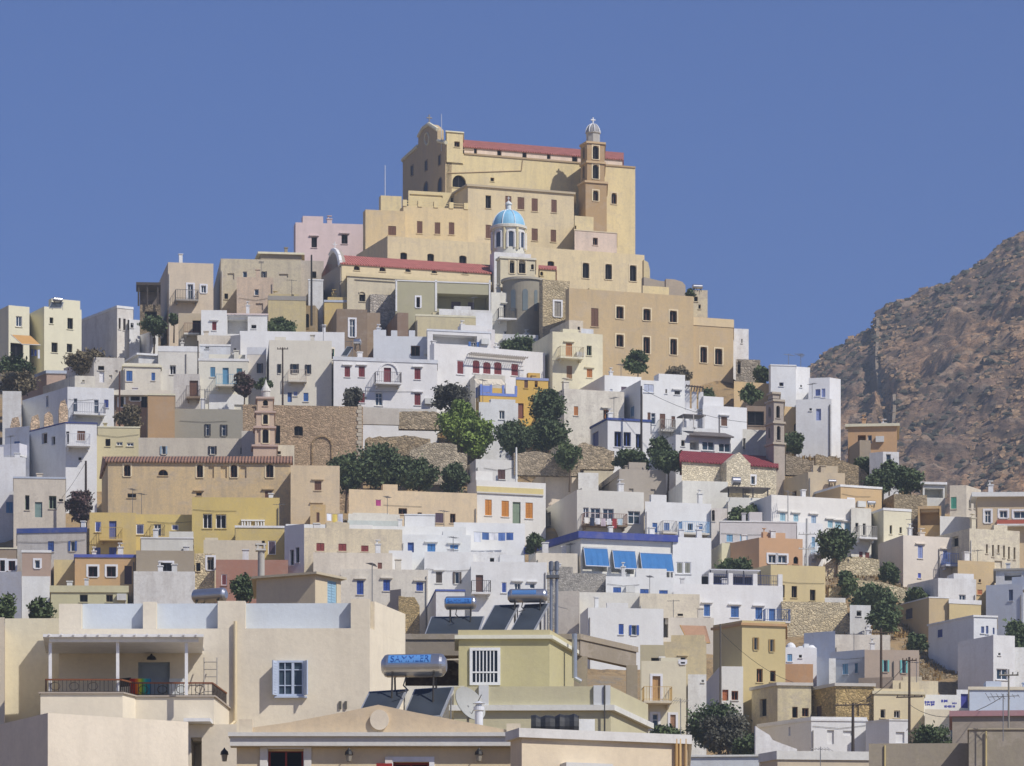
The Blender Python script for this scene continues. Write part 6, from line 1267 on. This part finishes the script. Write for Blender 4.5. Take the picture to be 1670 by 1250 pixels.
for i, x in enumerate((569, 781, 366)):
    c = P(x, 1226, 159.6 if i < 2 else 160.4); g = MB(); r = thing('wall_lantern', ['black wall lantern between the red door and red window', 'black wall lantern at the right end of the pediment house', 'black wall lantern under the corner at the left of the pediment house'][i], 'lantern', c - Vector((0, 0, .3)), 'wall lanterns of the pediment house')
    g.lathe(c, [(.13, c.z - .10), (.11, c.z), (.04, c.z + .07), (.01, c.z + .12)], 8); g.bar(c + Vector((0, 0, .02)), c + Vector((0, .38, .02)), .02); g.build('cap', paint('1d1a18', .5), r)
    g = MB(); g.lathe(c, [(.07, c.z - .30), (.10, c.z - .10)], 8); g.build('glass_body', glass('8a8478'), r)
# cream house with white parapet
cr_ = house('cream house with a thick white parapet edge at the bottom centre', 851, 1121, 1190, 1400, 'e8d4b0', th=20, sx=849, D=157, dirt=.16, drop=2, band=('e2e0e0', 15, .14), Ld=6)
f_ = cr_['fr']
for i, x in enumerate((1101, 1107, 1116)):
    g = MB(); u, z = f_.at(x, 1206); g.bar(f_.pt(u, z - 3, .1), f_.pt(u, z, .1), .045, 0, 8); g.build('drainpipe', paint(['c9a368', 'd8b880', 'bfa070'][i], .5), cr_['root'])
g = MB(); a, z = f_.at(914, 1246); b, _ = f_.at(990, 1246); g.box(f_, a, b, z - .5, z, 0, .5); g.build('window_canopy', plaster('dcdcdc', .1), cr_['root'])
tk = thing('water_tank', 'dark tarpaulin covered tank lying on the white edged roof', 'tank', P(905, 1192, 161)); g = MB(); n = 16; u0, u1 = P(866, 0, 161).x, P(944, 0, 161).x; cz = P(0, 1187, 161).z; rr_ = .38
for k in range(10):
    s0, s1 = k / 10, (k + 1) / 10; w_ = lambda s: rr_ * (1 + .10 * math.sin(s * 23) + .06 * math.sin(s * 57)); xx = lambda s: u0 + (u1 - u0) * s
    for i in range(n):
        p, q = 2 * math.pi * i / n, 2 * math.pi * (i + 1) / n
        g.poly([(xx(s0), 161 + w_(s0) * math.cos(p), cz + w_(s0) * math.sin(p)), (xx(s1), 161 + w_(s1) * math.cos(p), cz + w_(s1) * math.sin(p)), (xx(s1), 161 + w_(s1) * math.cos(q), cz + w_(s1) * math.sin(q)), (xx(s0), 161 + w_(s0) * math.cos(q), cz + w_(s0) * math.sin(q))])
g.poly([(u0, 161 + rr_ * math.cos(2 * math.pi * i / n), cz + rr_ * math.sin(2 * math.pi * i / n)) for i in range(n)]); g.poly([(u1, 161 + rr_ * math.cos(2 * math.pi * i / n), cz + rr_ * math.sin(2 * math.pi * i / n)) for i in range(n)])
g.build('tarpaulin', paint('2c2e33', .6, 0, .5), tk)
g = MB(); ff = Fr(p3(943, 161.3), 8); g.box(ff, 0, .52, P(0, 1215, 161).z, P(0, 1171, 161).z, -.5, 0); o = g.build('chimney', plaster('e2e4e8', .15)); setp(o, 'white square chimney block next to the tarpaulin covered tank', 'chimney')

# olive green building with barred window
og = house('olive green rooftop room with white roof edge and white barred window', 748, 896, 1043, 1140, 'c7bd85', th=-1, rx=936, sa=-13, D=180, dirt=.16, drop=1, Ld=3, par=.02)
g = MB(); po = inset(og['poly'], -.14); g.prism(po, og['zt'] + .002, og['zt'] + .13, 0); g.prism(inset(og['poly'], -.02), og['zt'] + .132, og['zt'] + .32, 1); g.build('roof_edge', [plaster('e4e2d2', .1), plaster('c9bd88', .1)], og['root'])
f_ = og['fr']; a, z1 = f_.at(766, 1057); b, z0 = f_.at(816, 1118); g = MB(); e = .10; wm = paint('e6e8ea', .5)
for q in ((a, a + e, z0, z1), (b - e, b, z0, z1), (a + e, b - e, z1 - e, z1), (a + e, b - e, z0, z0 + e), (a + e, b - e, z0 + .42, z0 + .47)): g.box(f_, *q, .0, .07)
for k in range(1, 7): u = a + e + (b - a - 2 * e) * k / 7; g.box(f_, u - .02, u + .02, z0 + e, z1 - e, .02, .055)
wo = g.build('window', wm, og['root']); g = MB(); g.poly([f_.pt(a, z0, .012), f_.pt(b, z0, .012), f_.pt(b, z1, .012), f_.pt(a, z1, .012)]); g.build('pane', glass('1c2226'), wo)
ol = house('olive green lower storey with white trim and corner pier below the rooftop room', 740, 996, 1120, 1400, 'c9c196', th=-1, rx=1057, sa=-15, D=176.5, dirt=.16, drop=2, Ld=6, band=('e0e0dc', 9, .16, -31))
f_ = ol['fr']
for x0, x1 in ((781, 797), (968, 995.5)): g = MB(); a, z1 = f_.at(x0, 1119); b, z0 = f_.at(x1, 1151); g.box(f_, a, min(b, f_.len), z0, z1 + .01, -.2, .10); g.build('corner_pier', plaster('d4d8de', .1), ol['root'])
g = MB(); u, z = f_.at(986, 1119); g.bar(f_.pt(u, z - 4, .14), f_.pt(u, z, .14), .03); g.build('downpipe', paint('4a4844'), ol['root'])
# raw concrete frame
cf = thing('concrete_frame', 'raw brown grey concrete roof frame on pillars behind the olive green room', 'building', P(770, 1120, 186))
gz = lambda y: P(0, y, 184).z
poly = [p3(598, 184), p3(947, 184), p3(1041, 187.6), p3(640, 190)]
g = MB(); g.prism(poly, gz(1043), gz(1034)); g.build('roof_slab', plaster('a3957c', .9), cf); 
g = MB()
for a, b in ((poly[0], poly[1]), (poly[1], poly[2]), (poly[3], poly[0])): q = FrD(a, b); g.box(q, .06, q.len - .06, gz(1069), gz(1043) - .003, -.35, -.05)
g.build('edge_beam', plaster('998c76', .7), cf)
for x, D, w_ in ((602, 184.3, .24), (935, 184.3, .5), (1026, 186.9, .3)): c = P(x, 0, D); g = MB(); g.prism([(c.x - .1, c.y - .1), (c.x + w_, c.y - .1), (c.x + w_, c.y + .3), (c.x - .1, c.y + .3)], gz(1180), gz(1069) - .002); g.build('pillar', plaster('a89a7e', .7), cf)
g = MB(); g.box(Fr(p3(600, 189.5), 0), 0, 5.5, gz(1200), gz(1045), -.2, 0); g.build('back_wall', plaster('4e423c', .6), cf)  # deep shade of the open room is put into this dark wall colour
g = MB(); g.box(Fr(p3(575, 178.4), 0), 0, .55, P(0, 1185, 178).z, P(0, 1115, 178).z, -.25, 0); g.box(Fr(p3(600, 178.5), 0), 0, 3.3, P(0, 1185, 178).z, P(0, 1116, 178).z, -.2, 0, 0); o = g.build('parapet_wall', plaster('d6d4c8', .2)); setp(o, 'low pale parapet wall behind the front solar water heater', 'wall')
# big side room of the cream foreground building, seen as a bright wall: part of that building's roof
# solar water heaters
heater('front solar water heater with blue lettered tank above the pediment', 623, 728, 1068, 1104, 165.5, -8, [(602, 1128, 585, 1162, 664, 1124, 1.0), (676, 1124, 655, 1172, 740, 1120, 1.2)], 1150, (.12, .78, 8, 58, '5a90cc'), text=('SAMMLER', .16, .76, 12, 50, '1a4a96'))
heater('blue striped solar water heater with one wide dark panel, middle distance', 725, 777, 973, 995, 236, -2, [(703, 1006, 692, 1036, 790, 1005, 1.2)], 1025, (.05, .85, -12, 40, '3c7cc4'), text=('SAMMLER', .10, .80, -6, 28, '12428c'))
heater('steel solar water heater above two grey tilted panels near the olive room', 828, 893, 961, 983, 224, -3, [(806, 987, 779, 1036, 847, 986, 1.8), (856, 986, 828, 1036, 896, 984, 1.8)], 1030, (.12, .72, 5, 45, '4a78b0'))
heater('pale solar tank on the parapet of the cream foreground building', 315, 369, 962, 981, 192, -25, [], 990)
heater('small solar tank on the pale yellow house at the left skyline', 86, 102, 485, 493, 479, 20, [(84, 493, 80, 502, 104, 493, .7)], 502)
heater('small solar tank beside the dark pergola under the red roofed church', 1193, 1208, 778, 792, 449, 10, [], 796)
heater('small white solar tank behind the battlemented white house', 577, 589, 553, 563, 487, -8, [(566, 565, 556, 580, 576, 566, .8)], 572)
heater('little solar tank on the blue sided tan house', 1414, 1428, 817, 824, 448.5, 10, [], 828)
heater('white solar tank on the brown grey flat house', 1350, 1364, 782, 789, 455, 10, [], 794)
heater('white solar tank above the terrace plants at the skyline right of the convent', 1129, 1146, 464, 472, 506, 10, [], 476)
house('cream flat roofed building carrying two solar water heaters', 640, 930, 1037, 1200, 'dacfb4', th=-2, D=238, drop=4, Ld=9, dirt=.3)
# pavilion with blue door
pv = house('beige rooftop pavilion with overhanging roof and pale blue door', 418, 514, 945, 1100, 'd8c6a0', th=-28, rx=556, sa=-34, D=268, dirt=.16, Q='S 9cc0d4 534 948 549 1002', drop=2)
g = MB(); g.prism(inset(pv['poly'], -.25), pv['zt'] + .003, pv['zt'] + .12); g.build('roof_slab', plaster('c6b896', .2), pv['root'])
ch_ = thing('chimney', 'tall round grey chimney pipe with square cap above the pavilion', 'chimney', P(426, 945, 290)); c = P(426, 945, 290); g = MB(); zc = lambda y: P(0, y, 290).z
g.lathe(c, [(.19, zc(1000)), (.19, zc(899))], 16); g.build('pipe', plaster('b8b4aa', .4), ch_); g = MB(); g.box(Fr((c.x - .28, c.y - .28), 5), 0, .56, zc(899), zc(896), -.56, 0)
g.box(Fr((c.x - .22, c.y - .25), 5), 0, .1, zc(896), zc(890), -.5, 0); g.box(Fr((c.x + .14, c.y - .25), 5), 0, .1, zc(896), zc(890), -.5, 0); g.box(Fr((c.x - .3, c.y - .28), 5), 0, .6, zc(890), zc(887), -.56, 0); g.build('cap', plaster('cfccc2', .3), ch_)
fl_ = thing('flue_pipes', 'pair of galvanised flue pipes with cowls in front of the rubble wall', 'flue', P(903, 1040, 200))
for x in (899, 908): g = MB(); g.bar(P(x, 1045, 200), P(x, 922, 200), .058, 0, 12); g.build('pipe', paint('a8aaac', .35, .7), fl_); g = MB(); c = P(x, 918, 200); g.lathe(c, [(.095, c.z - .3), (.095, c.z + .02), (.04, c.z + .06)], 14); g.build('cowl', paint('8e9092', .35, .7), fl_)
g = MB(); g.box(Fr(p3(891, 199.8), 0), 0, .5, P(0, 944, 200).z, P(0, 939, 200).z, -.25, .02); g.build('bracket', paint('6e7072', .5, .5), fl_)
dc = thing('duct', 'galvanised square duct rising beside the olive green room', 'duct', P(938, 1110, 182)); g = MB(); g.bar(P(937, 1034, 182), P(937, 1106, 182), .09, 0, 10); g.bar(P(937, 1106, 182), P(948, 1112, 182), .09, 0, 10); g.build('pipe', paint('b0b4b8', .35, .6), dc)
# satellite dish and white vent pipe
ds = thing('satellite_dish', 'large pale satellite dish right of the front solar panels', 'satellite dish', P(760, 1185, 168.5)); g = MB(); c = P(763, 1151, 168.5); ax = Vector((.62, -.62, .42)).normalized(); e1 = ax.cross(Vector((0, 0, 1))).normalized(); e2 = ax.cross(e1); n = 36; rs = []
for k in range(7): r_ = .62 * k / 6; rs.append([c + (e1 * math.cos(2 * math.pi * i / n) + e2 * math.sin(2 * math.pi * i / n)) * max(r_, .005) + ax * (r_ * r_ * .36) for i in range(n)])
for p, q in zip(rs[:-1], rs[1:]):
    for i in range(n): j = (i + 1) % n; g.poly([p[i], p[j], q[j], q[i]]); g.poly([v - ax * .02 for v in (p[i], q[i], q[j], p[j])])
g.build('dish', paint('a6a7a2', .6), ds, smooth=True); g = MB(); g.bar(c, c - Vector((0, -.1, 1.4)), .04); g.bar(c - e2 * .0 + Vector((0, 0, -.5)), c + ax * .7, .015); g.build('mount', paint('9a9a98', .5, .4), ds)
vp = thing('vent_pipe', 'white vent pipe with conical cap in front of the satellite dish', 'vent pipe', P(781, 1185, 164)); g = MB(); c = P(781, 1158, 164); zc = lambda y: P(0, y, 164).z; g.lathe(c, [(.13, zc(1200)), (.13, zc(1160)), (.17, zc(1159)), (.17, zc(1153)), (.09, zc(1152)), (.09, zc(1148))], 16); g.build('pipe', paint('e4e6ea', .4), vp); g = MB(); g.lathe(c, [(.20, zc(1148)), (.03, zc(1144))], 16); g.build('cap', paint('dcdee2', .4), vp)
# lower right foreground
cb = house('grey brown concrete block with vertical joint at the lower right corner', 1417, 1582, 1213, 1500, 'a89c84', th=-2, D=250, dirt=.9, drop=4, Ld=6)
f_ = cb['fr']; g = MB(); u, z = f_.at(1443, 1216); g.bar(f_.pt(u, z - 3, .05), f_.pt(u, z, .05), .04); g.build('downpipe', paint('cfbd84'), cb['root'])
cb = house('taller grey brown concrete block at the far lower right corner', 1580, 1720, 1189, 1500, 'a39880', th=-1, D=248, dirt=.9, drop=4, Ld=6, band=('b8ab8e', 2.5, .06))
f_ = cb['fr']; g = MB(); u, z = f_.at(1608, 1193); g.bar(f_.pt(u, z - 3, .09), f_.pt(u, z, .09), .04); g.build('downpipe', paint('cfbd84'), cb['root'])
house('grey plaster house with dusty pink roof edge at the lower right', 1553, 1700, 1161, 1300, 'a39684', th=-4, D=268, dirt=.7, drop=4, band=('b8848a', 9, .15), Ld=6)
house('cream house with broad white parapet at the bottom right', 1268, 1418, 1226, 1400, 'dcc8a4', th=5, sx=1240, sa=30, D=262, dirt=.2, drop=4, band=('e6e4e0', 14, .08))
house('pale blue white flat roof at the bottom below the dark tree', 1122, 1238, 1233, 1400, 'd4dae2', th=-4, D=276, dirt=.2, drop=4, band=('e2e2e0', 3, .1))
fwall('white curved stair wall beside the dark tree at the bottom', [(1232, 1184), (1240, 1190), (1255, 1199), (1260, 1207), (1275, 1213), (1300, 1222)], 330, 'white', .4, 8, low=1260)
# stone terraces of the central slope
fwall('pale concrete panel wall under the white villa terrace', [(590, 665), (651, 668)], 470, 'c9c0b0', .4, 8, low=692)
fwall('white garden wall of the villa with flower painted base', [(585, 663), (690, 668), (712, 666)], 473, 'd9d4cc', .3, 8, low=674)
for k, (lab, pts, D, lo) in enumerate((('rubble terrace wall directly below the white villa garden', [(651, 672), (690, 670), (716, 674)], 471, 700), ('weathered terrace wall above the dark trees on the central slope', [(596, 715), (625, 712), (660, 711), (702, 716)], 466, 742),
                   ('stepped rubble wall left of the bright green tree', [(668, 737), (690, 724), (708, 722), (745, 726), (746, 738), (762, 740)], 461, 790), ('long rubble wall below the dark garden trees', [(838, 739), (870, 737), (905, 741), (946, 742)], 459.5, 775),
                   ('pale rubble bank in front of the blue trimmed bungalow', [(930, 735), (950, 722), (975, 728), (1002, 736)], 462, 765), ('low rubble wall on the dry slope under the orange bungalow', [(1330, 742), (1360, 748), (1400, 760), (1420, 778)], 466, 800),
                   ('stone field wall beside the yellow tan house on the right', [(1320, 690), (1345, 693), (1362, 705)], 481, 730), ('rubble wall foot on the slope below the ridge houses', [(1282, 742), (1310, 748), (1340, 756)], 468, 775))):
    pp = []
    for (xa, ya), (xb, yb_) in zip(pts[:-1], pts[1:]):
        for j in range(5): t_ = j / 5; pp.append((xa + (xb - xa) * t_, ya + (yb_ - ya) * t_ + random.uniform(-1.6, 1.6)))
    pts = pp + [pts[-1]]
    fwall(lab, pts, D, 'x', .8, 6, mat=stone(['b5a386', 'a89474', 'bcae94', 'a3937c'][k % 4], 1.9 + .1 * k, 'c4b498', .5), name='stone_wall', low=lo)

# ------------------------------------------------------------------ trees and shrubs
T = [('dark_tree', 'broad dark evergreen, left of the central dark thicket', 'tree', 528, 742, 600, 800, 455, 'dark'), ('dark_tree', 'dense dark evergreen, middle of the central thicket', 'tree', 575, 728, 668, 803, 456, 'dark'), ('dark_tree', 'dark evergreen at the right of the central thicket', 'tree', 640, 748, 722, 805, 455, 'dark'),
     ('dark_shrub', 'dark shrub against the grey side of the yellow stripe house', 'shrub', 715, 752, 764, 798, 456, 'dark'), ('green_tree', 'tall bright green tree in front of the white villa', 'tree', 712, 652, 790, 742, 469, 'green'), ('green_tree', 'lower bright green tree leaning right of the tall one', 'tree', 752, 682, 806, 752, 466, 'green'),
     ('grey_shrub', 'large grey bare shrub above the bright green trees', 'shrub', 702, 622, 768, 672, 475, 'olive'), ('dark_tree', 'dark round tree right of the bright green trees', 'tree', 798, 688, 872, 742, 465, 'dark'), ('dark_tree', 'dark tree in front of the orange house', 'tree', 870, 632, 920, 705, 470, 'dark'),
     ('dark_tree', 'spreading dark tree left of the weathered white house', 'tree', 850, 684, 928, 738, 466, 'dark'), ('garden_shrub', 'garden shrub on the stone wall under the pergola', 'shrub', 905, 722, 952, 766, 459, 'mid'), ('garden_shrub', 'mid green shrub below the blue trimmed bungalow', 'shrub', 996, 730, 1062, 770, 461, 'dark'),
     ('dark_tree', 'slender dark tree beside the white loggia', 'tree', 1056, 710, 1092, 766, 461, 'dark'), ('dark_tree', 'round dark tree left of the red roofed church', 'tree', 1062, 736, 1116, 778, 458, 'dark'), ('slope_bush', 'round dark bush against the tan convent wall', 'bush', 1018, 570, 1061, 607, 489, 'mid'),
     ('dry_bush', 'grey dry bush on the slope under the convent', 'bush', 1074, 598, 1126, 626, 487, 'dry'), ('terrace_plants', 'leafy terrace plants above the long white red shuttered house', 'plants', 815, 552, 880, 578, 495, 'dark'), ('terrace_plants', 'shrubs in front of the yellow square house wall', 'plants', 432, 518, 486, 542, 502, 'mid'),
     ('dark_shrub', 'dark shrub in the shade below the covered terrace on the left', 'shrub', 226, 514, 276, 545, 507, 'dark'), ('garden_shrub', 'small green shrub beside the tall beige house', 'shrub', 274, 511, 293, 526, 506, 'mid'), ('dark_shrub', 'dark shrub under the yellow houses at the left edge', 'shrub', -12, 582, 52, 614, 486, 'dark'),
     ('dry_bush', 'dry scrub at the left edge above the white corner house', 'bush', -10, 606, 62, 640, 484, 'dry'), ('dry_bush', 'yellow dry scrub on the bank right of the pale yellow house', 'bush', 96, 572, 190, 604, 489, 'dry'), ('flowering_shrub', 'dark pink bougainvillea beside the turquoise balcony', 'shrub', 380, 604, 416, 640, 478, 'bloom'),
     ('garden_shrub', 'small shrub between the cream white houses', 'shrub', 417, 616, 442, 634, 476, 'mid'), ('flowering_shrub', 'purple bougainvillea at the foot of the outside stair house', 'shrub', 104, 796, 158, 846, 445, 'bloom'), ('dry_bush', 'brown dry shrubs behind the grey olive house', 'bush', 184, 656, 242, 694, 470, 'dry'),
     ('garden_shrub', 'shrub on the arched window house on the right ridge', 'shrub', 1280, 700, 1313, 738, 474, 'mid'), ('dark_shrub', 'dark shrub above the curved tan retaining wall', 'shrub', 1206, 624, 1242, 656, 479, 'mid'), ('dark_shrub', 'dark shrub hanging above the white block right of the pillars', 'shrub', 1142, 630, 1164, 664, 475, 'dark'), ('dark_shrub', 'trailing shrubs left of the white ridge houses', 'shrub', 1226, 596, 1262, 626, 492, 'mid'),
     ('cypress_bush', 'upright bush left of the white kiosk', 'bush', 1394, 742, 1420, 778, 467, 'dark'), ('dark_tree', 'wide dark trees below the white kiosk, left part', 'tree', 1412, 764, 1466, 808, 459, 'dark'), ('dark_tree', 'wide dark trees below the white kiosk, right part', 'tree', 1452, 758, 1514, 808, 460, 'dark'), ('garden_shrub', 'small bush directly before the white kiosk', 'bush', 1434, 750, 1466, 772, 463, 'mid'),
     ('vine', 'climbing vine on the white terrace under the dark pergola', 'vine', 1184, 824, 1256, 852, 447, 'mid'), ('garden_shrub', 'green shrubs on the roof below the lemon yellow house', 'shrub', 1166, 908, 1228, 934, 431, 'mid'), ('leafy_tree', 'leafy tree above the sandstone retaining wall', 'tree', 1332, 858, 1396, 922, 441, 'mid'),
     ('garden_shrub', 'round bush on the rubble slope left of the grey sided house', 'bush', 1432, 914, 1468, 948, 437, 'mid'), ('garden_shrub', 'round bush at the corner of the sandstone wall', 'bush', 1360, 930, 1394, 968, 433, 'mid'), ('dark_tree', 'dark spreading tree above the white shack', 'tree', 1386, 952, 1472, 1002, 426, 'dark'), ('leafy_tree', 'mid green tree right of the white shack', 'tree', 1412, 984, 1468, 1044, 417, 'mid'),
     ('garden_shrub', 'small bush beside the long brown side wall', 'bush', 1474, 1032, 1514, 1060, 411, 'mid'), ('hedge', 'dark hedge at the right edge', 'hedge', 1624, 1012, 1690, 1052, 409, 'dark'), ('garden_shrub', 'bush between the pinkish house and the tan low house', 'bush', 1476, 954, 1518, 984, 432, 'mid'),
     ('dark_tree', 'big dark grey green tree at the bottom right of centre', 'tree', 1114, 1140, 1226, 1236, 338, 'dark'), ('grey_shrub', 'grey leafless shrubbery within the big dark tree', 'shrub', 1140, 1152, 1230, 1226, 335, 'olive'), ('dark_shrub', 'dark bush beside the white curved stair wall', 'shrub', 1188, 1192, 1262, 1240, 333, 'dark'),
     ('dark_shrub', 'low bushes at the foot of the cream four storey house', 'shrub', 1052, 1184, 1118, 1210, 345, 'mid'), ('dark_shrub', 'dark bush behind the concrete block at the lower right', 'shrub', 1482, 1180, 1556, 1222, 335, 'dark'), ('potted_plants', 'plants on the rounded white roof corner', 'plants', 858, 866, 888, 900, 430, 'dark'),
     ('dark_shrub', 'dark bush behind the left foreground wall', 'shrub', 46, 968, 90, 1012, 300, 'dark'), ('garden_shrub', 'green bush at the left picture edge above the cream wall', 'shrub', -14, 958, 24, 1012, 300, 'mid'), ('dark_tree', 'dark tree between the solar tank and the pavilion', 'tree', 374, 934, 418, 992, 320, 'dark'),
     ('terrace_plants', 'green plants on the terrace right of the fortress building', 'plants', 1116, 472, 1136, 484, 506, 'mid'), ('climbing_shrub', 'bare climbing shrub by the white villa door', 'shrub', 560, 628, 590, 664, 476, 'olive'), ('garden_shrub', 'shrub hanging by the tan wall of the old gate', 'shrub', 598, 722, 640, 752, 462, 'mid')]
for i, (nm_, lb, ct, x0, y0, x1, y1, D, sty) in enumerate(T):
    tree(nm_, lb, ct, x0, y0, x1, y1, D, sty, dens=1.0 if D > 400 else .8, leaf=.17 if D > 400 else .13, trunk=.25 if ct == 'tree' else .05, low=ct != 'tree')

# ------------------------------------------------------------------ rubble and dry grass on the open slopes
def scatter(name, label, regs, n, maker, mat):
    g = MB()
    for (x0, x1, y0, y1, w) in regs:
        for _ in range(int(n * w)):
            x, y = random.uniform(x0, x1), random.uniform(y0, y1)
            D = 360 + (1250 - y) * .22
            for _k in range(12):                      # walk to the ground point seen at this spot
                X = (x - CX) / F * D; z = ground_z(X, D) - 1.1; yy = YH - (z - CZ) * F / D; D += (yy - y) * .12
            maker(g, Vector(((x - CX) / F * D, D, z)))
    o = g.build(name, mat); setp(o, label, kind='stuff'); return o
def rock(g, p):
    s = random.uniform(.12, .45); ax = [random.uniform(.6, 1.3) for _ in range(3)]; v = []
    for a in (-1, 1):
        for b in (-1, 1):
            for c in (-1, 1): v.append(p + Vector((a * s * ax[0] * random.uniform(.6, 1), b * s * ax[1] * random.uniform(.6, 1), c * s * ax[2] * random.uniform(.5, 1) * .7 + s * .3)))
    for q in ((0, 1, 3, 2), (4, 6, 7, 5), (0, 4, 5, 1), (2, 3, 7, 6), (0, 2, 6, 4), (1, 5, 7, 3)): g.poly([v[i] for i in q])
def tuft(g, p):
    for _ in range(9):
        a = random.uniform(0, 6.28); l = random.uniform(.2, .55); d = Vector((math.cos(a), math.sin(a), 0)) * .12; q = p + Vector((random.uniform(-.4, .4), random.uniform(-.4, .4), 0)); e = Vector((-d.y, d.x, 0)) * .7
        g.poly([q - e, q + e, q + d * 1.5 + Vector((0, 0, l))])
regs = [(590, 780, 680, 790, 1.0), (985, 1120, 585, 630, .5), (1268, 1500, 695, 815, 1.1), (60, 200, 560, 610, .35), (1480, 1612, 1045, 1115, .6), (1340, 1500, 900, 1040, .6), (820, 1010, 720, 780, .5)]
scatter('loose_stones', 'loose stones on the open dry slopes', regs, 1500, rock, stone('a8977a', 3.0, 'b0a080', .6))
scatter('dry_grass', 'dry grass tufts on the open slopes', regs, 900, tuft, paint('9a7c48', .9, 0, .35))

# ------------------------------------------------------------------ poles, antennas, cables
pole('dark wooden utility pole at the lower right in front of the turquoise shuttered house', 1437, 1025, 1168, 384, .10, '4a3a2c', [(8, .9)])
pole('dark utility pole between the cream yellow house and the written wall', 1483, 1072, 1214, 352, .09, '4a3a2c', [(6, .5), (66, .9)])
pole('utility pole with long crossarm before the niche house', 1391, 1147, 1228, 352, .11, '403630', [(4, 1.2)])
pole('grey utility pole beside the shaded wall of the mustard tower', 1175, 1018, 1150, 372, .08, '5a544c')
pole('thin black pole left of the domed church gable', 508, 416, 498, 512, .10, '2c2826')
pole('dark wooden pole in front of the outside stair house', 140, 752, 842, 447, .11, '3a302a')
pole('thin pole between the grey and cream houses on the left slope', 323, 556, 602, 484, .07, '4c4440')
pole('dark pole in front of the cream block house windows', 461, 567, 634, 475, .08, '4a3c34', [(3, .5)])
pole('whitish power pole with two arms by the orange house', 1316, 846, 930, 430, .12, 'c4c4c0', [(26, .7), (50, .7)])
pole('tall dark pole in front of the large white house', 1046, 630, 740, 466, .10, '3a3434')
pole('brown pole before the salmon house with the balcony slab', 195, 606, 684, 471, .08, '5a3c30')
pole('short white lamp post on the stone wall under the garden trees', 842, 730, 756, 458, .09, 'dcdcd8')
pole('white radio mast on the monastery penthouse', 628, 270, 322, 546, .04, 'd8dce0', cat='mast', name='mast')
pole('thin mast with a lamp behind the cathedral gable', 720, 186, 216, 553, .035, 'c8ccd2', cat='mast', name='mast')
pole('slim post on the concrete block holding cables at the right', 1645, 1092, 1165, 262, .05, '8e8a80', [(10, .5)])
pole('thin post by the wall at the far left centre', 508, 700, 760, 470, .03, '5a544c', cat='post', name='post')
tv_antenna('large tv antenna on the concrete block at the right', 1636, 1132, 1192, 247, 1.5, 160, r=.018)
tv_antenna('tv antenna in front of the cream house with broad white parapet', 1338, 1218, 1256, 258, 1.0, 15, r=.016)
tv_antenna('small tv antenna on the left white ridge house', 1286, 577, 597, 488, .9, 30)
tv_antenna('small tv antenna on the right white ridge house', 1306, 577, 600, 489, .8, 120)
tv_antenna('tv antenna on the roof behind the solar heaters', 905, 984, 1040, 236, .7, 60, r=.015)
tv_antenna('tv antenna above the cream shuttered house with blue shutters', 607, 918, 975, 418, .9, 100, r=.03)
tv_antenna('tv antenna on the long white house with the light blue windows', 1285, 800, 850, 443, .8, 60, r=.025)
tv_antenna('tv antenna in front of the cream house with the iron balcony at the bottom', 1110, 1140, 1215, 300, .9, 200, r=.018)
for lb, a, b, sag in (('black cable sagging across the mustard tower house', (1175, 1030, 371), (1310, 1118, 385), .6), ('overhead cable from the pole before the niche house to the right', (1391, 1149, 352), (1483, 1076, 352), .5), ('cable from the tall dark pole to the right', (1046, 634, 466), (1250, 690, 466), .8),
                      ('cable from the dark wooden pole down to the left house', (140, 754, 447), (60, 850, 452), .6), ('overhead cable to the antenna at the lower right', (1484, 1150, 352), (1636, 1136, 250), .9)):
    p, q = P(*a), P(*b); pts = [p.lerp(q, t) - Vector((0, 0, sag * 4 * t * (1 - t))) for t in [i / 14 for i in range(15)]]; g = MB(); g.tube(pts, .018, 0, 4); o = g.build('cable', paint('26262a')); setp(o, lb, 'cable')
